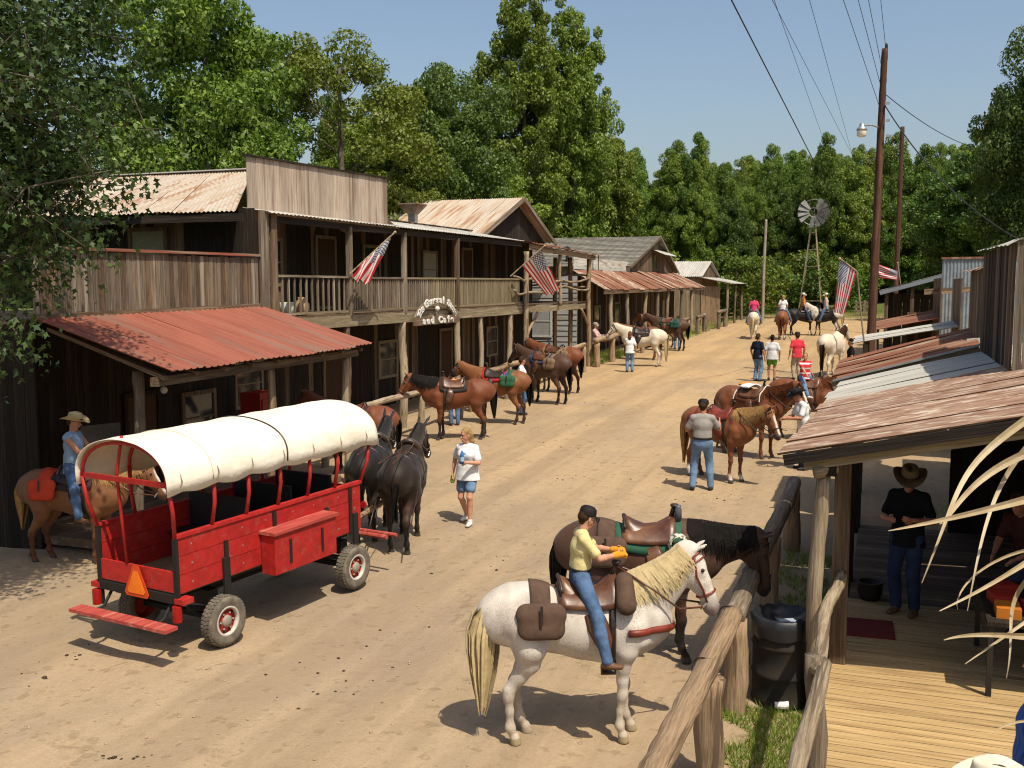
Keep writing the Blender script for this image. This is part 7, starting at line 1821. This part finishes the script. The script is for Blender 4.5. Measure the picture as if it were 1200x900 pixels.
# benches and load
SEATM = plain("bench_black", (.018, .017, .018), .6)
for k, x in enumerate((.55, 1.35, 2.15)):
    b_ = thing("wagon_bench", ("rear", "middle", "front")[k] + " dark bench inside the covered wagon", "bench", mat=WW, group="benches in the wagon")
    MB().box((x, .06, 1.12), (.36, .98, .06)).build("seat", SEATM, b_, WW); MB().box((x + .18, .06, 1.36), (.05, .98, .44)).build("backrest", SEATM, b_, WW)
    for y in (-.35, .48): MB().box((x, y, .944), (.05, .05, .29)).build("leg", SEATM, b_, WW)
bl = thing("folded_blanket", "tan folded blanket lying in the wagon", "blanket", mat=WW)
B = Body(); B.seg((.42, -.36, 1.20), (.72, -.30, 1.20), .07, .08, .03, (0, 0, 1), .6); B.seg((.46, -.32, 1.25), (.66, -.30, 1.26), .06, .06, .03, (0, 0, 1), .6); V, Q = B.mesh(.02); put("fold", smooth_mesh("fold", V, Q), cloth("tan_blanket", (.42, .27, .17)), bl, WW)

# the mules in harness
hdg = 107
Mr = horse("mule", "dark mule on the right of the wagon team, seen from behind", (-7.26, 14.62), hdg, MULE, MN_K, "mules pulling the wagon", 1.02, 32, 56, -14, (.05, -.06, .06, -.04), .02, ears=.27, tail=.72, cat="mule", tailbulk=.6, roach=True, thin=.95)
Ml = horse("mule", "black mule on the left of the wagon team beside the canvas cover", (-8.02, 14.95), hdg, dict(MULE, base=(.013, .010, .009), under=(.02, .014, .011)), MN_K, "mules pulling the wagon", 1.02, 34, 54, -8, (.02, -.05, -.04, .06), .02, ears=.27, tail=.72, cat="mule", tailbulk=.6, roach=True, thin=.95)
for H_, nm in ((Mr, "right"), (Ml, "left")):
    t = thing("harness", f"black leather harness on the {nm} mule of the wagon team", "harness", mat=H_['W'], group="mule harness"); W = H_['W']
    NP_ = H_['NP']; c = NP_[0] * .55 + NP_[2] * .45; dn = nrm(NP_[2] - NP_[0]); sd_ = np.array([0, 1, 0]); u2 = np.cross(dn, sd_)
    MB().tube([c + sd_ * .185 * math.cos(a) + u2 * .335 * math.sin(a) for a in np.linspace(0, 2 * math.pi, 25)], .045, 8, cap=False).build("collar", LEA_D, t, W, True)
    MB().tube([c + dn * .03 + sd_ * .225 * math.cos(a) + u2 * .36 * math.sin(a) for a in np.linspace(-1.2, 4.34, 21)], .010, 6).build("hames", plain("hames_iron", (.12, .11, .10), .5), t, W, True)
    MB().tube([TP(x, 0, .015) for x in np.linspace(-.70, .42, 10)], .016, 6).build("back_strap", LEA, t, W, True)
    for x, a1 in ((.18, 3.14), (-.22, 1.7), (-.48, 1.8)): MB().tube([TP(x, a, .012) for a in np.linspace(-a1, a1, 25)], .015, 6, flat=(1, 0, 0), ratio=1.6).build("hip_strap", LEA_D, t, W, True)
    MB().tube([TP(x, 1.75, .015) for x in (-.1, -.4, -.6)] + [np.array([-.78, .17, 1.12]), np.array([-.84, 0, 1.12]), np.array([-.78, -.17, 1.12])] + [TP(x, -1.75, .015) for x in (-.6, -.4, -.1)], .018, 6).build("breeching", LEA_D, t, W, True)
    for sg in (1, -1):
        MB().tube([c + sd_ * .22 * sg + np.array([0, 0, -.12]), TP(.2, 1.6 * sg, .03), TP(-.3, 1.7 * sg, .03), (-.95, .30 * sg, .82), (-1.35, .30 * sg, .60)], .012, 6).build("trace", LEA_D, t, W, True)
        MB().tube([H_['hp'](.47, -.05, .07 * sg), H_['NP'][4] + np.array([0, .13 * sg, .03]), c + u2 * .3 + sd_ * .1 * sg, TP(0, .2 * sg, .05), TP(-.6, .25 * sg, .06), (-1.6, .1 * sg, 1.6)], .008, 5).build("line", LEA, t, W, True)
        MB().box(tuple(H_['hp'](.17, .02, .115 * sg)), (.09, .012, .08)).build("blinker", LEA_D, t, W)
    bridle(H_, LEA_D, None, False, f"black bridle with bright rings on the {nm} mule")

# ------------------------------------------------------------------ flags
FM = bpy.data.materials.new("flag_stars_stripes"); FM.use_nodes = True; nt = FM.node_tree; b = nt.nodes["Principled BSDF"]; b.inputs['Roughness'].default_value = .7
uv = nt.nodes.new("ShaderNodeUVMap"); uv.uv_map = "UVMap"; sx = nt.nodes.new("ShaderNodeSeparateXYZ"); nt.links.new(uv.outputs[0], sx.inputs[0]); U_, V_ = sx.outputs[0], sx.outputs[1]
strp = math_node(nt, 'GREATER_THAN', math_node(nt, 'FRACT', math_node(nt, 'MULTIPLY', V_, 6.5)), .5)      # v=0 top: red first
col = mix_col(nt, strp, (.50, .022, .035), (.68, .66, .62))
cant = math_node(nt, 'MULTIPLY', math_node(nt, 'LESS_THAN', U_, .4), math_node(nt, 'LESS_THAN', V_, 7 / 13))
def star_grid(nx_, ny_, ox, oy):
    a = math_node(nt, 'SUBTRACT', math_node(nt, 'FRACT', math_node(nt, 'ADD', math_node(nt, 'MULTIPLY', U_, nx_ / .4), ox)), .5); c = math_node(nt, 'SUBTRACT', math_node(nt, 'FRACT', math_node(nt, 'ADD', math_node(nt, 'MULTIPLY', V_, ny_ / (7 / 13)), oy)), .5)
    ang_ = math_node(nt, 'ARCTAN2', a, c); rad2 = math_node(nt, 'SQRT', math_node(nt, 'ADD', math_node(nt, 'MULTIPLY', a, a), math_node(nt, 'MULTIPLY', c, c)))
    lim = math_node(nt, 'ADD', .24, math_node(nt, 'MULTIPLY', math_node(nt, 'COSINE', math_node(nt, 'MULTIPLY', ang_, 5)), .09)); return math_node(nt, 'LESS_THAN', rad2, lim)
stars = math_node(nt, 'MAXIMUM', star_grid(6, 5, 0, 0), star_grid(6, 5, .5, .5))
col = mix_col(nt, cant, col, mix_col(nt, stars, (.018, .028, .12), (.66, .65, .62))); nt.links.new(col, b.inputs['Base Color'])
tr_ = nt.nodes.new("ShaderNodeBsdfTranslucent"); nt.links.new(col, tr_.inputs[0]); mx = nt.nodes.new("ShaderNodeMixShader"); mx.inputs[0].default_value = .25
ou = nt.nodes["Material Output"]; nt.links.new(b.outputs[0], mx.inputs[1]); nt.links.new(tr_.outputs[0], mx.inputs[2]); nt.links.new(mx.outputs[0], ou.inputs[0])
def flag(label, staff, ht, hb, ft, fb_, wave=.08, folds=3.0, seed=0, sag=.0, base_part=True):
    """staff: list of points; corners hoist top/bottom and fly top/bottom"""
    t = thing("flag", label, "flag", tuple(staff[0]), group="stars and stripes flags")
    MB().tube(staff, [.022] * len(staff), 7).build("staff", W_LIGHT, t)
    MB().lathe([(0, -.03), (.03, -.02), (.035, 0), (.02, .03), (0, .035)], 8, tuple(staff[-1])).build("finial", plain("gold_finial", (.45, .3, .1), .4), t)
    ht, hb, ft, fb_ = [np.array(p, float) for p in (ht, hb, ft, fb_)]; nu, nv = 36, 20; V = []; UV = []; rr = random.Random(seed); ph = rr.uniform(0, 6)
    nn_ = nrm(np.cross(ft - ht, hb - ht))
    for i in range(nu + 1):
        for j in range(nv + 1):
            u, v = i / nu, j / nv; p = (ht * (1 - v) + hb * v) * (1 - u) + (ft * (1 - v) + fb_ * v) * u
            w = wave * min(1, u * 2.2) * (math.sin(folds * 2 * math.pi * v + ph + 2.2 * u) + .4 * math.sin(folds * 4.3 * v + 5 * u + ph)); p = p + nn_ * w + np.array([0, 0, -sag * math.sin(math.pi * u) * 1.0]); V.append(p); UV.append((u, v))
    w_ = nv + 1; Fc = [(i * w_ + j, (i + 1) * w_ + j, (i + 1) * w_ + j + 1, i * w_ + j + 1) for i in range(nu) for j in range(nv)]
    me = mesh_of("flag_cloth", [tuple(p) for p in V], Fc, True); uvl = me.uv_layers.new(name="UVMap")
    for lp_ in me.loops: uvl.data[lp_.index].uv = UV[lp_.vertex_index]
    put("cloth", me, FM, t)
s0 = on_x(410, 321, -12.4); s1 = on_x(463, 272, -11.5)
flag("limp flag drooping from a slanted staff on the first balcony post", [s0, s1], on_x(459, 276, -11.57), on_x(424, 309, -12.15), on_x(433, 333, -11.9), on_x(413, 326, -12.2), .13, 2.2, 3)
s0 = on_x(598, 324, -12.35); s1 = on_x(638, 288, -11.3)
flag("spread flag hanging from a slanted staff near the balcony corner", [s0, s1], on_x(634, 292, -11.4), on_x(612, 312, -12.0), on_x(656, 340, -11.5), on_x(641, 347, -12.0), .05, 2.0, 4)
fy = A3[1] + .1; s1 = on_y(984, 303, fy)
flag("long flag hanging on the right above the grey stall roof", [np.array([-.62, fy, A3[2] - .1]), on_y(1004, 318, fy), s1], on_y(984, 304, fy), on_y(1004, 317, fy), on_y(977, 366, fy), on_y(989, 369, fy), .05, 1.6, 5)
fy = 48.5; flag("small flag behind the big utility pole on the far shed", [on_y(1056, 337, fy), on_y(1052, 308, fy)], on_y(1052, 318, fy), on_y(1051, 328, fy), on_y(1028, 309, fy), on_y(1031, 326, fy), .05, 1.6, 6)

# ------------------------------------------------------------------ poles, lamp, cables, windmill
pdist = 40.0
b0 = on_y(1020, 400, pdist); t0_ = on_y(1037, 57, pdist); gz0 = float(G(0, pdist))
up1 = thing("utility_pole", "tall creosoted utility pole with street lamp on the right", "pole", (b0[0], pdist, gz0), group="utility poles")
bx0 = b0[0] + (b0[0] - t0_[0]) * (b0[2] - gz0) / (t0_[2] - b0[2])
log("mast", up1, (bx0, pdist, gz0 - .3), tuple(t0_), .165, POLE, .02, 700, r1=.105, n=12)
for v in (122, 142, 160): q = on_y(1035, v, pdist); MB().box((q[0] + .16, pdist - .16, q[2]), (.14, .10, .08)).build("insulator", STEEL, up1)
MB().lathe([(.05, 0), (.05, .12), (.03, .18), (0, .2)], 8, (t0_[0] + .05, pdist, t0_[2])).build("top_insulator", BLACK, up1)
q = on_y(1032, 150, pdist); l_ = on_y(1010, 151, pdist - .6)
lt = thing("street_lamp", "street lamp on a short arm on the tall utility pole", "street lamp", tuple(q))
MB().tube([q, (q + l_) / 2 + np.array([0, 0, .12]), l_ + np.array([0, 0, .12])], .03, 8).build("arm", STEEL, lt)
MB().lathe([(0, .22), (.08, .2), (.10, .08), (.17, .02), (.19, -.05), (.17, -.06), (.12, 0)], 14, tuple(l_)).build("lamp_housing", STEEL, lt, smooth=True)
MB().lathe([(.165, -.05), (.17, -.22), (.12, -.28), (0, -.30)], 14, tuple(l_)).build("lamp_glass", plain("lamp_glass", (.8, .76, .65), .2), lt, smooth=True)
for (u, vt_, d, r_, mt, lab) in ((1051, 152, 62, .16, POLE, "thinner creosoted pole just right of the tall utility pole"), (1064, 206, 108, .2, POLE_GREY, "far grey pole with small crossarm against the wood"), (896, 258, 78, .13, POLE_GREY, "bare grey post at the street end left of the windmill")):
    x, y = ang(u, d); tz_ = CAM_H + (333 - vt_) / F * d; t = thing("utility_pole", lab, "pole", (x, y, float(G(x, y))), group="utility poles")
    log("mast", t, (x - .1, y, float(G(x, y)) - .3), (x, y, tz_), r_, mt, .03, 710 + int(u), r1=r_ * .75, n=10)
    if u == 1064: MB().tube([(x - 1.3, y, tz_ - .5), (x + 1.0, y, tz_ - .6)], .06, 6).build("crossarm", POLE_GREY, t)
def cable(label, a, c, r_, sag=0.0, n_=16):
    a = np.array(a, float); c = np.array(c, float); t = thing("overhead_cable", label, "cable", tuple(a), group="overhead cables")
    MB().tube([a + (c - a) * s_ - np.array([0, 0, sag * 4 * s_ * (1 - s_)]) for s_ in np.linspace(0, 1, n_)], r_, 6).build("strand", WIRE, t)
cable("thick black cable crossing the sky from top centre down to the wood", at_depth(806, -100, 34), at_depth(985, 250, 95), .030)
cable("thin cable starting right of the thick black one", at_depth(886, -60, 40), at_depth(968, 172, 110), .013)
cable("thin cable crossing beside the thick black cable towards the right", at_depth(874, -60, 40), at_depth(1003, 190, 110), .013)
cable("middle thin cable running down to the tree line", at_depth(932, -60, 40), at_depth(1000, 186, 110), .013)
for k, (u, v0, v1, lab) in enumerate(((968, -60, 132, "leftmost of the four cables meeting the tall utility pole"), (990, -60, 104, "second of the four cables meeting the tall utility pole"), (1006, -60, 78, "third of the four cables meeting the tall utility pole"), (1026, -60, 57, "rightmost cable meeting the tall utility pole at its top"))):
    e = on_y(1033 if k < 3 else 1038, v1, pdist); cable(lab, at_depth(u, v0, 30), e, .010)
e = on_y(1036, 122, pdist); cable("service cable sagging from the utility pole to the right edge", e, at_depth(1260, 308, 26), .022, .9)
cable("slack loop of cable hanging between the two creosoted poles", on_y(1031, 228, pdist), at_depth(985, 252, 60), .02, .5)
e = on_y(1037, 110, pdist); cable("thin stay wire running from the utility pole down right", e, at_depth(1150, 175, 52), .016, .3)

wx, wy = ang(951, 86); wz = float(G(wx, wy)); hubz = CAM_H + (333 - 250) / F * 86
wm = thing("windmill", "grey farm windmill with bladed wheel on a lattice tower", "windmill", (wx, wy, wz))
fwd = nrm(np.array([-wx * .55, -wy, 0])); sdw = np.array([-fwd[1], fwd[0], 0])
hub = np.array([wx, wy, hubz]) + fwd * .3
for k in range(14):
    a = 2 * math.pi * k / 14 + .1; d = sdw * math.cos(a) + np.array([0, 0, 1]) * math.sin(a); pe = np.cross(fwd, d)
    if k in (3, 4, 9): continue
    MB().add([hub + d * .35 - pe * .08, hub + d * .35 + pe * .08 + fwd * .05, hub + d * 1.25 + pe * .24 + fwd * .16, hub + d * 1.25 - pe * .22]
             + [q - fwd * .01 for q in (hub + d * .35 - pe * .08, hub + d * .35 + pe * .08 + fwd * .05, hub + d * 1.25 + pe * .24 + fwd * .16, hub + d * 1.25 - pe * .22)], [(0, 1, 2, 3), (7, 6, 5, 4), (0, 4, 5, 1), (1, 5, 6, 2), (2, 6, 7, 3), (3, 7, 4, 0)]).build("blade", M("windmill_tin", (.26, .255, .245), (.17, .16, .15), ns=4, rough=.5), wm)
mb = MB()
for r_ in (.36, 1.05): mb.tube([hub + (sdw * math.cos(a) + np.array([0, 0, 1]) * math.sin(a)) * r_ for a in np.linspace(0, 2 * math.pi, 25)], .02, 5, cap=False)
mb.build("wheel_rim", STEEL, wm); MB().tube([hub + fwd * .1, hub - fwd * .7], .09, 8).build("gearbox", BLACK, wm)
MB().add([hub - fwd * .7 + sdw * .0, hub - fwd * 1.9 + np.array([0, 0, .4]), hub - fwd * 1.9 - np.array([0, 0, .4])] + [q + sdw * .02 for q in (hub - fwd * .7, hub - fwd * 1.9 + np.array([0, 0, .4]), hub - fwd * 1.9 - np.array([0, 0, .4]))], [(0, 1, 2), (5, 4, 3), (0, 3, 4, 1), (1, 4, 5, 2), (2, 5, 3, 0)]).build("tail_vane", STEEL, wm)
for sa, sb in ((1, 1), (1, -1), (-1, 1), (-1, -1)): MB().tube([(wx + .95 * sa, wy + .95 * sb, wz - .2), (wx + .08 * sa, wy + .08 * sb, hubz - .15)], .05, 6).build("tower_leg", W_LIGHT, wm)
for k in range(5):
    f = .12 + k * .17; z = wz + (hubz - wz) * f; r_ = .95 - .87 * f; mb = MB(); P = [(wx + r_ * a, wy + r_ * c, z) for a, c in ((1, 1), (1, -1), (-1, -1), (-1, 1))]
    for i in range(4): mb.tube([P[i], P[(i + 1) % 4]], .025, 5)
    mb.build("girt", W_GREY, wm)
# far rail fence on the right
ff = thing("board_fence", "pale board fence at the far right end of the street", "fence", (-1, 80, 1.7))
xa, ya = ang(1004, 82); xb, yb_ = ang(1024, 82)
for k in range(4):
    z = float(G(0, 80)) + .35 + k * .32; board("fence_rail", ff, (xa, ya, z), (xb, yb_, z), .16, .03, (0, -1, 0), W_GREY)
for f in (0, .5, 1): x = xa + (xb - xa) * f; board("fence_post", ff, (x, ya + .08, float(G(0, 80)) - .2), (x, ya + .08, float(G(0, 80)) + 1.5), .14, .12, (0, -1, 0), W_GREY)
